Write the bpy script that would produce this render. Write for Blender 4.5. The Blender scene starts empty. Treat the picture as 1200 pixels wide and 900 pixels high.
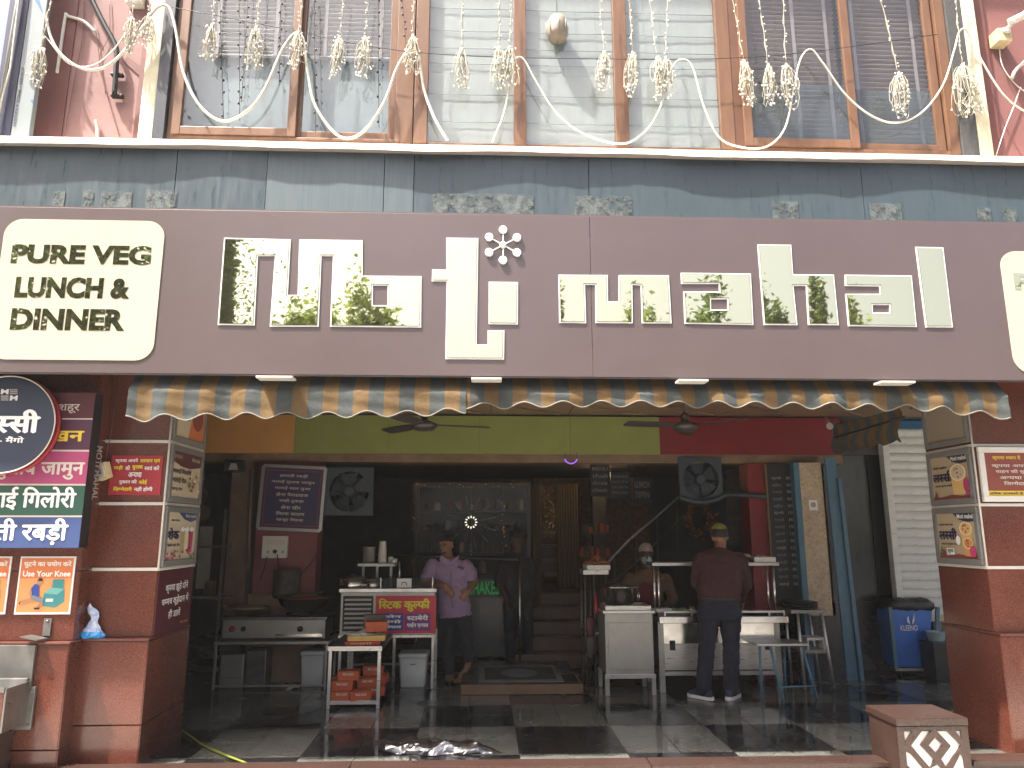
import bpy, bmesh, math, random, re
from mathutils import Vector, Matrix
from mathutils.bvhtree import BVHTree
from mathutils.geometry import tessellate_polygon
random.seed(7)
SC = bpy.context.scene
COL = SC.collection
V = Vector
R = math.radians

# ------------------------------------------------------------------ camera
F, PITCH, YAW, EYE = 873.0, R(11.2), R(2.3), 1.65          # focal length in photo pixels (1200 wide)
cd = bpy.data.cameras.new('camera')
cd.sensor_width = 36.0
cd.lens = F / 1200 * 36
cd.clip_start, cd.clip_end = 0.05, 900
cam = bpy.data.objects.new('camera', cd)
COL.objects.link(cam)
cam.location = (0, 0, EYE)
cam.rotation_euler = (R(90) + PITCH, 0, -YAW)
SC.camera = cam

# ------------------------------------------------------------------ light
SUN = V((0.45, 0.25, -1.0)).normalized()                   # the way the light travels
w = bpy.data.worlds.new('World')
SC.world = w
w.use_nodes = True
nt = w.node_tree
sky = nt.nodes.new('ShaderNodeTexSky')
sky.sky_type = 'NISHITA'
sky.sun_disc = False
sky.sun_elevation = math.asin(-SUN.z)
sky.sun_rotation = math.atan2(-SUN.x, -SUN.y)
sky.air_density, sky.dust_density, sky.ozone_density = 0.5, 10.0, 0.0
bg = nt.nodes['Background']
nt.links.new(sky.outputs[0], bg.inputs[0])
bg.inputs[1].default_value = 0.125
sd = bpy.data.lights.new('sun', 'SUN')
sd.energy = 5.0
sd.angle = R(1.2)
sd.color = (1.0, 0.94, 0.84)
so = bpy.data.objects.new('sun', sd)
COL.objects.link(so)
so.location = (-8, -6, 20)
so.rotation_euler = SUN.to_track_quat('-Z', 'Y').to_euler()
vs = SC.view_settings
vs.view_transform = 'Standard'
vs.look = 'None'
vs.gamma = 1.0
vs.use_curve_mapping = False
vs.exposure = 1.78
SC.cycles.use_denoising = True
SC.cycles.max_bounces = 9
SC.cycles.transparent_max_bounces = 16
SC.cycles.sample_clamp_indirect = 6.0
SC.cycles.caustics_reflective = False
SC.cycles.caustics_refractive = False

# ------------------------------------------------------------------ measuring helpers (photo pixel -> point in the place)
def ray(px, py):
    u, v = (px - 600) / F, (450 - py) / F
    f, z = math.cos(PITCH) - v * math.sin(PITCH), math.sin(PITCH) + v * math.cos(PITCH)
    return V((math.sin(YAW) * f + u * math.cos(YAW), math.cos(YAW) * f - u * math.sin(YAW), z))
def at(px, py, Y):
    d = ray(px, py); t = Y / d.y
    return V((d.x * t, Y, EYE + d.z * t))
def atx(px, py, X):
    d = ray(px, py); t = X / d.x
    return V((X, d.y * t, EYE + d.z * t))
def fl(px, py, z=0.0):
    d = ray(px, py); t = (z - EYE) / d.z
    return V((d.x * t, d.y * t, z))

# ------------------------------------------------------------------ mesh builder
class MB:
    def __init__(s): s.v, s.f, s.m, s.s, s.k = [], [], [], [], 0
    def mat(s, k): s.k = k; return s
    def add(s, vs_, fs, smooth=False):
        o = len(s.v); s.v += [V(p) for p in vs_]
        for f in fs:
            s.f.append([i + o for i in f]); s.m.append(s.k); s.s.append(smooth)
        return s
    def box(s, x0, x1, y0, y1, z0, z1):
        p = [(x0,y0,z0),(x1,y0,z0),(x1,y1,z0),(x0,y1,z0),(x0,y0,z1),(x1,y0,z1),(x1,y1,z1),(x0,y1,z1)]
        return s.add(p, [(0,3,2,1),(4,5,6,7),(0,1,5,4),(1,2,6,5),(2,3,7,6),(3,0,4,7)])
    def obox(s, c, a, b, d):
        c, a, b, d = V(c), V(a), V(b), V(d)
        if a.cross(b).dot(d) < 0: a = -a
        p = [c-a-b-d, c+a-b-d, c+a+b-d, c-a+b-d, c-a-b+d, c+a-b+d, c+a+b+d, c-a+b+d]
        return s.add(p, [(0,3,2,1),(4,5,6,7),(0,1,5,4),(1,2,6,5),(2,3,7,6),(3,0,4,7)])
    def bar(s, p, q, wd, th=None, up=(0,0,1)):
        p, q = V(p), V(q); d = (q - p); n = d.normalized(); u = V(up)
        if abs(n.dot(u)) > .95: u = V((0,1,0))
        a = n.cross(u).normalized(); b = a.cross(n).normalized()
        return s.obox((p+q)/2, d/2, a*wd/2, b*(th or wd)/2)
    def rings(s, rings, smooth=True, cap=True):
        n = len(rings[0]); o = len(s.v); vv, ff = [], []
        for r_ in rings: vv += r_
        for i in range(len(rings)-1):
            for j in range(n):
                k = (j+1) % n
                ff.append((i*n+j, i*n+k, (i+1)*n+k, (i+1)*n+j))
        s.add(vv, ff, smooth)
        if cap:
            s.f.append([o+j for j in range(n)][::-1]); s.m.append(s.k); s.s.append(False)
            s.f.append([o+(len(rings)-1)*n+j for j in range(n)]); s.m.append(s.k); s.s.append(False)
        return s
    def tube(s, pts, r, n=7, cap=True):
        pts = [V(p) for p in pts]; rs = r if isinstance(r, (list, tuple)) else [r]*len(pts)
        out, side = [], None
        for i, p in enumerate(pts):
            t = (pts[min(i+1, len(pts)-1)] - pts[max(i-1, 0)]).normalized()
            if side is None:
                side = t.cross(V((0,0,1)) if abs(t.z) < .9 else V((0,1,0))).normalized()
            side = (side - t*side.dot(t)).normalized(); b = t.cross(side)
            out.append([p + (side*math.cos(2*math.pi*j/n) + b*math.sin(2*math.pi*j/n))*rs[i] for j in range(n)])
        return s.rings(out, True, cap)
    def lathe(s, prof, c, n=20, ax=None, cap=True):
        c = V(c); ax = V(ax or (0,0,1)).normalized()
        a = ax.cross(V((0,1,0)) if abs(ax.y) < .9 else V((1,0,0))).normalized(); b = ax.cross(a)
        return s.rings([[c + ax*z + (a*math.cos(2*math.pi*j/n)+b*math.sin(2*math.pi*j/n))*max(r,1e-4) for j in range(n)] for r, z in prof], True, cap)
    def ball(s, c, r, sc=(1,1,1), n=12, k=8):
        c = V(c); rr = []
        for i in range(k+1):
            t = math.pi*i/k
            rr.append([c + V((math.sin(t)*math.cos(2*math.pi*j/n)*sc[0], math.sin(t)*math.sin(2*math.pi*j/n)*sc[1], -math.cos(t)*sc[2]))*r if 0<i<k
                       else c + V((1e-4*math.cos(2*math.pi*j/n), 1e-4*math.sin(2*math.pi*j/n), -math.cos(t)*sc[2]*r)) for j in range(n)])
        return s.rings(rr, True, True)
    def prism(s, polys, O, U, W, th=0.0):
        """polys: outer outline and holes as 2-D points; O + x*U + y*W; thickness along U x W."""
        O, U, W = V(O), V(U), V(W); N = U.cross(W).normalized()
        if polys and not isinstance(polys[0][0], (list, tuple)): polys = [polys]
        flat = [p for q in polys for p in q]
        tri = tessellate_polygon([[V((p[0], p[1], 0)) for p in q] for q in polys])
        P2 = [O + U*p[0] + W*p[1] for p in flat]
        def orient(t):
            a, b, c = (flat[i] for i in t)
            return t if (b[0]-a[0])*(c[1]-a[1]) - (b[1]-a[1])*(c[0]-a[0]) > 0 else t[::-1]
        tri = [orient(list(t)) for t in tri]
        s.add([p + N*th for p in P2], tri)
        if th:
            s.add(P2, [t[::-1] for t in tri])
            for q in polys:
                o = 0
                for qq in polys:
                    if qq is q: break
                    o += len(qq)
                n = len(q); ar = sum(q[i][0]*q[(i+1)%n][1]-q[(i+1)%n][0]*q[i][1] for i in range(n))
                ccw = (ar > 0) == (q is polys[0])
                for i in range(n):
                    j = (i+1) % n; a, b = P2[o+i], P2[o+j]
                    qd = [a, b, b+N*th, a+N*th]
                    s.add(qd if ccw else qd[::-1], [(0,1,2,3)])
        return s
    def quad(s, a, b, c, d): return s.add([a,b,c,d], [(0,1,2,3)])
    def build(s, name, mats, parent=None, bevel=0.0, weld=False):
        off = LOC.get(parent.name, V((0,0,0))) if parent else V((0,0,0))
        me = bpy.data.meshes.new(name)
        me.from_pydata([tuple(p-off) for p in s.v], [], s.f)
        if not isinstance(mats, (list, tuple)): mats = [mats]
        for m in mats: me.materials.append(MAT[m] if isinstance(m, str) else m)
        me.polygons.foreach_set('material_index', s.m)
        me.polygons.foreach_set('use_smooth', s.s)
        if bevel or weld:
            bm = bmesh.new(); bm.from_mesh(me)
            if weld: bmesh.ops.remove_doubles(bm, verts=bm.verts, dist=1e-5)
            if bevel:
                ed = [e for e in bm.edges if len(e.link_faces) == 2 and e.calc_face_angle(0) > .6]
                bmesh.ops.bevel(bm, geom=ed, offset=bevel, segments=2, affect='EDGES', profile=.6, clamp_overlap=True)
            bm.to_mesh(me); bm.free()
        me.update()
        return obj(name, me, parent)
LOC = {}
def obj(name, me, parent=None):
    o = bpy.data.objects.new(name, me); COL.objects.link(o)
    if parent:
        o.parent = parent; LOC[o.name] = LOC.get(parent.name, V((0,0,0)))
    else: LOC[o.name] = V((0,0,0))
    return o
def tag(o, label=None, cat=None, group=None, kind=None):
    if label: o['label'] = label
    if cat: o['category'] = cat
    if group: o['group'] = group
    if kind: o['kind'] = kind
    return o
def thing(name, label, cat, loc=(0,0,0), group=None):
    o = bpy.data.objects.new(name, None); COL.objects.link(o)
    o.location = loc; o.empty_display_size = .1; LOC[o.name] = V(loc)
    return tag(o, label, cat, group)
def struct(name, mb, mats, **k): return tag(mb.build(name, mats, **k), kind='structure')
def dup(root, loc, label):
    r = root.copy(); COL.objects.link(r); r.location = loc; r['label'] = label; LOC[r.name] = V(loc)
    def rec(a, b):
        for ch in list(a.children):
            c = ch.copy(); COL.objects.link(c); c.parent = b; rec(ch, c)
    rec(root, r)
    return r
def share(name, me, parent, loc=(0,0,0), rot=None):
    o = obj(name, me, parent); o.location = V(loc) - LOC.get(parent.name, V((0,0,0)))
    if rot: o.rotation_euler = rot
    return o

# ------------------------------------------------------------------ materials
MAT = {}
# overall reflectance trims found by comparing with the photograph (whole materials, wherever they are used)
TRIM = dict(sign_board=.74, cream_acp=.80, red_granite=.66, red_granite_trim=.74, brown_granite=.74, blue_fascia=.80, fascia_light=.80, scar=.78, frame_wood=.66, pink_wall=.68, maroon_paint=.8, rose_wall=.8, cream_paint=.85,
            sheer=.64, roman_fold=1.0, white_slat=.75, brown_slat=.72, blind_tape=.7, pale_blue_curtain=.62, blue_stripe=.72, yellow_stripe=.66, piping=.8, tile_light=.95, tile_dark=.8, cable_white=.8, string_cream=.75, bulb_white=.85, p_orange=.8, p_orange2=.8,
            band_red=.66, band_orange=1.15, band_green=1.1, steel=.85, steel_dull=.8, steel_bright=.9, sink_steel=.75, hose_green=.4, foil=.7, blue_paint=.8, red_card=.8, orange_card=.75, frame_grey=.75, white_trim=.75, p_pink=.75, p_blue=.75, p_green=.75, p_red=.75, p_maroon=.8, p_purple=.8, p_ivory=.85, white_plastic=.85, p_tan=.7, p_sand=.75, p_cream=.8,
            pink_inner=.7, lavender_shirt=.8, exhaust_blue=.6, tinted=.8, dark_stone=.75, band=1.0, step_wood=.7, curtain_gold=1.0, goods_amber=.6, flag_blue=.7, lamp_white=.7, tan_stone=.9)
def trim(name, c): return tuple(x*TRIM.get(name, 1.0) for x in c)
def new(name):
    m = bpy.data.materials.new(name); m.use_nodes = True; MAT[name] = m
    t = m.node_tree
    return m, t, t.nodes['Principled BSDF']
def pbr(name, c1, c2=None, scale=8.0, rough=.6, metal=0.0, bump=0.0, bscale=60.0, rvar=0.0, stretch=(1,1,1), spec=.5, detail=6.0, dirt=None, dscale=2.0, damt=.6, dthr=.55, coat=0.0):
    m, t, b = new(name); L = t.links
    c2 = c2 or tuple(x*.82 for x in c1)
    c1, c2 = trim(name, c1), trim(name, c2); dirt = dirt and trim(name, dirt)
    tc = t.nodes.new('ShaderNodeTexCoord'); mp = t.nodes.new('ShaderNodeMapping'); mp.inputs['Scale'].default_value = stretch
    L.new(tc.outputs['Object'], mp.inputs[0])
    n = t.nodes.new('ShaderNodeTexNoise'); n.inputs['Scale'].default_value = scale; n.inputs['Detail'].default_value = detail; n.inputs['Roughness'].default_value = .65
    L.new(mp.outputs[0], n.inputs['Vector'])
    r = t.nodes.new('ShaderNodeValToRGB'); r.color_ramp.elements[0].position = .32; r.color_ramp.elements[1].position = .68
    r.color_ramp.elements[0].color = (*c2, 1); r.color_ramp.elements[1].color = (*c1, 1)
    L.new(n.outputs[0], r.inputs[0]); col = r.outputs[0]
    if dirt:
        n2 = t.nodes.new('ShaderNodeTexNoise'); n2.inputs['Scale'].default_value = dscale; n2.inputs['Detail'].default_value = 8; n2.inputs['Roughness'].default_value = .7
        L.new(mp.outputs[0], n2.inputs['Vector'])
        mr = t.nodes.new('ShaderNodeMapRange'); mr.inputs[1].default_value = dthr; mr.inputs[2].default_value = dthr+.2; mr.inputs[4].default_value = damt
        L.new(n2.outputs[0], mr.inputs[0])
        mx = t.nodes.new('ShaderNodeMix'); mx.data_type = 'RGBA'; L.new(mr.outputs[0], mx.inputs[0]); L.new(col, mx.inputs[6]); mx.inputs[7].default_value = (*dirt, 1)
        col = mx.outputs[2]
    L.new(col, b.inputs['Base Color'])
    b.inputs['Roughness'].default_value = rough; b.inputs['Metallic'].default_value = metal; b.inputs['Specular IOR Level'].default_value = spec
    if coat: b.inputs['Coat Weight'].default_value = coat; b.inputs['Coat Roughness'].default_value = .05
    if rvar:
        mr = t.nodes.new('ShaderNodeMapRange'); mr.inputs[1].default_value = .3; mr.inputs[2].default_value = .7
        mr.inputs[3].default_value = max(.02, rough-rvar); mr.inputs[4].default_value = min(1, rough+rvar)
        L.new(n.outputs[0], mr.inputs[0]); L.new(mr.outputs[0], b.inputs['Roughness'])
    if bump:
        nb = t.nodes.new('ShaderNodeTexNoise'); nb.inputs['Scale'].default_value = bscale; nb.inputs['Detail'].default_value = 5
        L.new(mp.outputs[0], nb.inputs['Vector'])
        bp = t.nodes.new('ShaderNodeBump'); bp.inputs['Strength'].default_value = bump; bp.inputs['Distance'].default_value = .01
        L.new(nb.outputs[0], bp.inputs['Height']); L.new(bp.outputs[0], b.inputs['Normal'])
    return m
def granite(name, ca, cb, cc, rough=.22, scale=260.0, big=3.0):
    ca, cb, cc = trim(name, ca), trim(name, cb), trim(name, cc)
    m, t, b = new(name); L = t.links
    tc = t.nodes.new('ShaderNodeTexCoord')
    vo = t.nodes.new('ShaderNodeTexVoronoi'); vo.inputs['Scale'].default_value = scale
    n = t.nodes.new('ShaderNodeTexNoise'); n.inputs['Scale'].default_value = scale*.35; n.inputs['Detail'].default_value = 3
    n2 = t.nodes.new('ShaderNodeTexNoise'); n2.inputs['Scale'].default_value = big; n2.inputs['Detail'].default_value = 6
    for x in (vo, n, n2): L.new(tc.outputs['Object'], x.inputs['Vector'])
    r = t.nodes.new('ShaderNodeValToRGB'); e = r.color_ramp.elements
    e[0].position = .15; e[0].color = (*cb, 1); e[1].position = .8; e[1].color = (*cc, 1)
    k = e.new(.45); k.color = (*ca, 1)
    sp = t.nodes.new('ShaderNodeSeparateColor'); L.new(vo.outputs['Color'], sp.inputs[0])
    mth = t.nodes.new('ShaderNodeMath'); mth.operation = 'MULTIPLY_ADD'; L.new(sp.outputs[0], mth.inputs[0]); mth.inputs[1].default_value = .5
    m2 = t.nodes.new('ShaderNodeMath'); m2.operation = 'MULTIPLY'; L.new(n.outputs[0], m2.inputs[0]); m2.inputs[1].default_value = .5
    L.new(m2.outputs[0], mth.inputs[2]); L.new(mth.outputs[0], r.inputs[0])
    mx = t.nodes.new('ShaderNodeMix'); mx.data_type = 'RGBA'; mx.blend_type = 'MULTIPLY'; mx.inputs[0].default_value = .55
    r2 = t.nodes.new('ShaderNodeValToRGB'); r2.color_ramp.elements[0].position = .3; r2.color_ramp.elements[0].color = (.55,.52,.5,1); r2.color_ramp.elements[1].position = .7
    L.new(n2.outputs[0], r2.inputs[0]); L.new(r.outputs[0], mx.inputs[6]); L.new(r2.outputs[0], mx.inputs[7])
    L.new(mx.outputs[2], b.inputs['Base Color'])
    mr = t.nodes.new('ShaderNodeMapRange'); mr.inputs[1].default_value = .3; mr.inputs[2].default_value = .7; mr.inputs[3].default_value = max(.03, rough-.08); mr.inputs[4].default_value = rough+.12
    L.new(n2.outputs[0], mr.inputs[0]); L.new(mr.outputs[0], b.inputs['Roughness'])
    return m
def wet(name, ca, cb):
    """wet stone floor: puddled film with drier, rougher islands and a little ripple"""
    m = granite(name, ca, cb, tuple(x*1.5 for x in ca), rough=.2, scale=130, big=2.6)
    t = m.node_tree; b = t.nodes['Principled BSDF']; L = t.links
    tc = t.nodes.new('ShaderNodeTexCoord')
    geo = t.nodes.new('ShaderNodeNewGeometry')
    n = t.nodes.new('ShaderNodeTexNoise'); n.inputs['Scale'].default_value = 2.4; n.inputs['Detail'].default_value = 7; n.inputs['Roughness'].default_value = .62
    L.new(geo.outputs['Position'], n.inputs['Vector'])
    mr = t.nodes.new('ShaderNodeMapRange'); mr.inputs[1].default_value = .42; mr.inputs[2].default_value = .66; mr.inputs[3].default_value = .045; mr.inputs[4].default_value = .34
    L.new(n.outputs[0], mr.inputs[0]); L.new(mr.outputs[0], b.inputs['Roughness'])
    nb = t.nodes.new('ShaderNodeTexNoise'); nb.inputs['Scale'].default_value = 9; nb.inputs['Detail'].default_value = 4; L.new(geo.outputs['Position'], nb.inputs['Vector'])
    bp = t.nodes.new('ShaderNodeBump'); bp.inputs['Strength'].default_value = .10; bp.inputs['Distance'].default_value = .01
    L.new(nb.outputs[0], bp.inputs['Height']); L.new(bp.outputs[0], b.inputs['Normal'])
    b.inputs['Specular IOR Level'].default_value = .75
    return m
def emis(name, c, s):
    m, t, b = new(name); b.inputs['Base Color'].default_value = (*[x*.3 for x in c], 1)
    b.inputs['Emission Color'].default_value = (*c, 1); b.inputs['Emission Strength'].default_value = s
    return m
def glass(name, tint=(1,1,1), refl=.08, rough=.0, veil=None, va=0.0):
    m, t, b = new(name); L = t.links; t.nodes.remove(b)
    out = t.nodes['Material Output']
    tr = t.nodes.new('ShaderNodeBsdfTransparent'); tr.inputs[0].default_value = (*tint, 1)
    gl = t.nodes.new('ShaderNodeBsdfGlossy'); gl.inputs['Roughness'].default_value = rough
    fr = t.nodes.new('ShaderNodeLayerWeight'); fr.inputs[0].default_value = .5
    pw = t.nodes.new('ShaderNodeMath'); pw.operation = 'POWER'; pw.inputs[1].default_value = 4.0; L.new(fr.outputs['Facing'], pw.inputs[0])
    mr = t.nodes.new('ShaderNodeMapRange'); mr.inputs[3].default_value = refl; mr.inputs[4].default_value = .6
    L.new(pw.outputs[0], mr.inputs[0])
    mx = t.nodes.new('ShaderNodeMixShader'); L.new(mr.outputs[0], mx.inputs[0]); L.new(tr.outputs[0], mx.inputs[1]); L.new(gl.outputs[0], mx.inputs[2])
    last = mx
    if veil:
        df = t.nodes.new('ShaderNodeBsdfDiffuse'); df.inputs[0].default_value = (*veil, 1)
        m2 = t.nodes.new('ShaderNodeMixShader'); m2.inputs[0].default_value = va
        L.new(mx.outputs[0], m2.inputs[1]); L.new(df.outputs[0], m2.inputs[2]); last = m2
    L.new(last.outputs[0], out.inputs[0])
    return m
# setting
pbr('asphalt', (.06,.06,.062), (.04,.04,.042), 3, .85, bump=.3, bscale=200)
pbr('paving', (.46,.44,.40), (.36,.34,.31), 1.5, .8, bump=.2)
pbr('slab_dark', (.02,.02,.02), rough=.4)
wet('tile_dark', (.014,.013,.014), (.007,.007,.008))
wet('tile_light', (.105,.11,.10), (.06,.064,.058))
granite('red_granite', (.172,.047,.029), (.095,.024,.015), (.25,.10,.07), .17, 240, 1.6)
granite('red_granite_trim', (.15,.042,.03), (.09,.024,.018), (.22,.10,.075), .3, 240, 2)
granite('brown_granite', (.052,.027,.021), (.028,.014,.011), (.085,.05,.042), .3, 240, 2)
granite('black_granite', (.022,.022,.024), (.01,.01,.012), (.07,.07,.07), .25, 220, 2)
granite('tan_stone', (.58,.46,.31), (.44,.34,.22), (.66,.56,.42), .45, 45, 4)
pbr('dark_stone', (.20,.13,.085), (.13,.08,.05), 6, .6)
pbr('dark_wall', (.10,.098,.10), (.065,.065,.07), 3, .6)
pbr('maroon_dark', (.10,.022,.022), (.07,.016,.016), 4, .45)
pbr('soffit', (.03,.02,.022), rough=.6)
pbr('ceiling_wood', (.30,.20,.12), (.19,.12,.07), 4, .55, stretch=(1,8,1))
pbr('band_orange', (.56,.29,.085), (.50,.25,.07), 2, .45)
pbr('band_green', (.25,.28,.07), (.21,.24,.06), 2, .45)
pbr('band_red', (.32,.022,.03), (.26,.018,.026), 2, .4, dirt=(.4,.08,.08), dthr=.62, damt=.5)
pbr('pink_inner', (.30,.085,.085), (.22,.06,.06), 3, .6)
pbr('tan_dado', (.24,.16,.09), (.16,.10,.055), 5, .6)
# facade
pbr('sign_board', (.128,.094,.093), (.115,.083,.082), 1.2, .27, spec=1.0)
pbr('cream_acp', (.62,.56,.425), (.59,.53,.40), 1.0, .28)
pbr('white_edge', (.80,.80,.76), rough=.35)
pbr('groove', (.12,.09,.05), rough=.5)
m_, t_, b_ = new('gold_mirror'); b_.inputs['Base Color'].default_value = (1.0,.97,.64,1); b_.inputs['Metallic'].default_value = 1; b_.inputs['Roughness'].default_value = .015
n_ = t_.nodes.new('ShaderNodeTexNoise'); n_.inputs['Scale'].default_value = 5; n_.inputs['Detail'].default_value = 2
tc_ = t_.nodes.new('ShaderNodeTexCoord'); t_.links.new(tc_.outputs['Object'], n_.inputs['Vector'])
p_ = t_.nodes.new('ShaderNodeBump'); p_.inputs['Strength'].default_value = .012; p_.inputs['Distance'].default_value = .02
t_.links.new(n_.outputs[0], p_.inputs['Height']); t_.links.new(p_.outputs[0], b_.inputs['Normal'])
pbr('blue_fascia', (.075,.108,.125), (.058,.088,.104), 3, .34, stretch=(6,6,.7), dirt=(.12,.145,.15), dscale=4, dthr=.6, damt=.35, rvar=.12)
pbr('fascia_light', (.125,.165,.18), (.09,.13,.15), 3, .4, stretch=(12,12,.6))
pbr('scar', (.16,.185,.18), (.075,.11,.125), 20, .7, dirt=(.32,.26,.15), dscale=16, dthr=.55, damt=.8)
_t = MAT['scar'].node_tree; _b = _t.nodes['Principled BSDF']; _n = _t.nodes.new('ShaderNodeTexNoise'); _n.inputs['Scale'].default_value = 11; _n.inputs['Detail'].default_value = 9; _n.inputs['Roughness'].default_value = .75
_g = _t.nodes.new('ShaderNodeNewGeometry'); _t.links.new(_g.outputs['Position'], _n.inputs['Vector']); _m = _t.nodes.new('ShaderNodeMapRange'); _m.inputs[1].default_value = .40; _m.inputs[2].default_value = .56
_t.links.new(_n.outputs[0], _m.inputs[0]); _t.links.new(_m.outputs[0], _b.inputs['Alpha'])
pbr('flashing', (.80,.76,.66), (.68,.63,.53), 2, .5, stretch=(1,1,4), dirt=(.35,.28,.2), dscale=5, dthr=.66)
pbr('frame_wood', (.28,.15,.088), (.20,.10,.056), 5, .38, stretch=(3,3,.5))
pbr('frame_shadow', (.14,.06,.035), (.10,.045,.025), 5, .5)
pbr('pink_wall', (.40,.225,.21), (.34,.185,.175), 2.5, .75, dirt=(.48,.32,.30), dscale=1.3, dthr=.5, damt=.5, bump=.15)
pbr('maroon_paint', (.20,.068,.062), (.16,.055,.05), 3, .6, bump=.1)
pbr('rose_wall', (.27,.115,.105), (.23,.095,.088), 2.5, .65, bump=.12, dirt=(.42,.19,.17), dscale=2, dthr=.6)
pbr('cream_paint', (.80,.74,.52), (.66,.61,.44), 7, .7, dirt=(.42,.38,.28), dscale=9, dthr=.63, bump=.2)
pbr('navy_stone', (.03,.035,.05), (.02,.024,.036), 30, .45)
pbr('grey_stone', (.085,.085,.082), (.05,.05,.05), 60, .5)
pbr('navy_panel', (.035,.042,.085), rough=.4)
pbr('pale_panel', (.24,.275,.29), (.21,.245,.26), 2, .4)
pbr('flag_blue', (.03,.18,.42), rough=.45)
pbr('sheer', (.66,.69,.67), (.60,.63,.62), 4, .8, stretch=(6,6,.8))
pbr('roman_fold', (.27,.31,.32), rough=.8)
pbr('white_slat', (.66,.64,.66), (.58,.56,.58), 3, .5)
pbr('brown_slat', (.56,.47,.45), (.48,.40,.38), 3, .5, stretch=(.5,4,4))
pbr('blind_tape', (.42,.37,.37), rough=.7)
pbr('pale_blue_curtain', (.40,.47,.51), (.36,.43,.47), 2, .7)
glass('window_glass', (.97,.99,.99), .075)
glass('window_film', (.72,.77,.80), .07, .02, (.34,.39,.43), .10)  # sky reflection on the lower right panes, put into the glass colour
glass('shop_glass', (.8,.82,.82), .02)
pbr('blue_stripe', (.095,.110,.108), (.070,.084,.084), 14, .85, dirt=(.075,.07,.06), dscale=5, dthr=.5, damt=.6, bump=.35, bscale=30)
pbr('yellow_stripe', (.25,.155,.060), (.185,.112,.042), 14, .85, dirt=(.13,.09,.05), dscale=5, dthr=.5, damt=.6, bump=.35, bscale=30)
for _s in ('blue_stripe','yellow_stripe'):                  # thin cloth lets some light through
    _t = MAT[_s].node_tree; _b = _t.nodes['Principled BSDF']
    _tr = _t.nodes.new('ShaderNodeBsdfTranslucent'); _mx = _t.nodes.new('ShaderNodeMixShader'); _mx.inputs[0].default_value = .2
    _t.links.new(_b.inputs['Base Color'].links[0].from_socket, _tr.inputs[0])
    _t.links.new(_b.outputs[0], _mx.inputs[1]); _t.links.new(_tr.outputs[0], _mx.inputs[2]); _t.links.new(_mx.outputs[0], _t.nodes['Material Output'].inputs[0])
pbr('piping', (.22,.20,.165), rough=.7)
pbr('lamp_white', (.80,.77,.70), rough=.3)
# metals and plastics
pbr('steel', (.68,.67,.64), (.54,.53,.51), 9, .34, .72, rvar=.1, stretch=(1,1,6), dirt=(.20,.18,.16), dscale=5, dthr=.6, damt=.5)
pbr('steel_bright', (.70,.69,.66), (.6,.59,.56), 6, .2, 1.0, rvar=.08)
pbr('steel_dull', (.52,.52,.48), (.38,.38,.35), 6, .42, .55, rvar=.12, dirt=(.12,.11,.09), dscale=3, dthr=.58, damt=.6)
pbr('steel_dark', (.20,.195,.19), (.12,.118,.115), 6, .4, .7, dirt=(.03,.028,.026), dscale=4, dthr=.5)
pbr('sink_steel', (.30,.295,.28), (.22,.215,.205), 6, .36, .7, rvar=.1, dirt=(.12,.11,.10), dscale=4, dthr=.55)
pbr('iron_black', (.02,.02,.022), (.012,.012,.013), 8, .5, .4)
pbr('brass', (.50,.38,.16), (.32,.24,.10), 10, .35, 1)
pbr('aluminium', (.52,.52,.50), (.44,.44,.42), 8, .38, .8)
pbr('frame_grey', (.24,.235,.225), (.20,.195,.19), 6, .45)
pbr('white_trim', (.72,.69,.63), (.60,.57,.52), 6, .5, dirt=(.35,.31,.27), dscale=6, dthr=.6)
pbr('white_plastic', (.76,.75,.70), (.68,.67,.62), 4, .4)
pbr('bucket_white', (.62,.66,.64), (.54,.58,.56), 4, .4)
pbr('cable_white', (.80,.78,.70), (.68,.66,.58), 6, .5)
pbr('string_cream', (.66,.62,.48), (.5,.47,.36), 12, .6)
pbr('bulb_white', (.86,.85,.78), rough=.25)
pbr('cable_black', (.015,.015,.016), rough=.5)
pbr('wire_maroon', (.16,.05,.05), rough=.6)
pbr('cream_box', (.66,.56,.32), (.52,.43,.24), 6, .5)
pbr('blue_plastic', (.035,.17,.62), (.028,.135,.52), 5, .42, dirt=(.012,.04,.18), dscale=7, dthr=.6)
pbr('black_plastic', (.014,.014,.015), rough=.35, bump=.2, bscale=12)
pbr('blue_paint', (.10,.23,.33), (.075,.18,.27), 6, .45, dirt=(.16,.28,.36), dscale=8, dthr=.6)
pbr('shutter_white', (.74,.77,.73), (.62,.65,.62), 5, .5, stretch=(1,1,3), dirt=(.13,.13,.11), dscale=7, dthr=.6, damt=.7)
pbr('exhaust_blue', (.065,.095,.125), (.045,.07,.095), 6, .5)
pbr('fan_dark', (.05,.045,.042), rough=.4)
pbr('orange_card', (.62,.115,.03), (.54,.095,.025), 8, .55)
pbr('red_card', (.42,.025,.025), rough=.5)
pbr('yellow_card', (.62,.42,.12), rough=.6)
pbr('grey_card', (.16,.14,.12), rough=.7)
pbr('paper', (.72,.71,.66), (.58,.57,.53), 9, .7)
m_ = pbr('foil', (.50,.51,.53), (.16,.16,.18), 7, .30, 1, bump=.35, bscale=22)
pbr('packet_blue', (.03,.30,.68), (.02,.2,.55), 20, .3)
pbr('packet_white', (.80,.80,.80), (.10,.25,.6), 26, .3, dirt=(.6,.25,.05), dscale=24, dthr=.58, damt=.9)
pbr('hose_green', (.38,.44,.06), rough=.4)
pbr('snack', (.36,.12,.05), (.20,.06,.025), 40, .6)
pbr('chilli_red', (.28,.015,.02), rough=.3)
pbr('lettuce', (.12,.26,.05), (.4,.46,.3), 30, .6)
pbr('cup_white', (.66,.65,.60), rough=.6)
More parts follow.
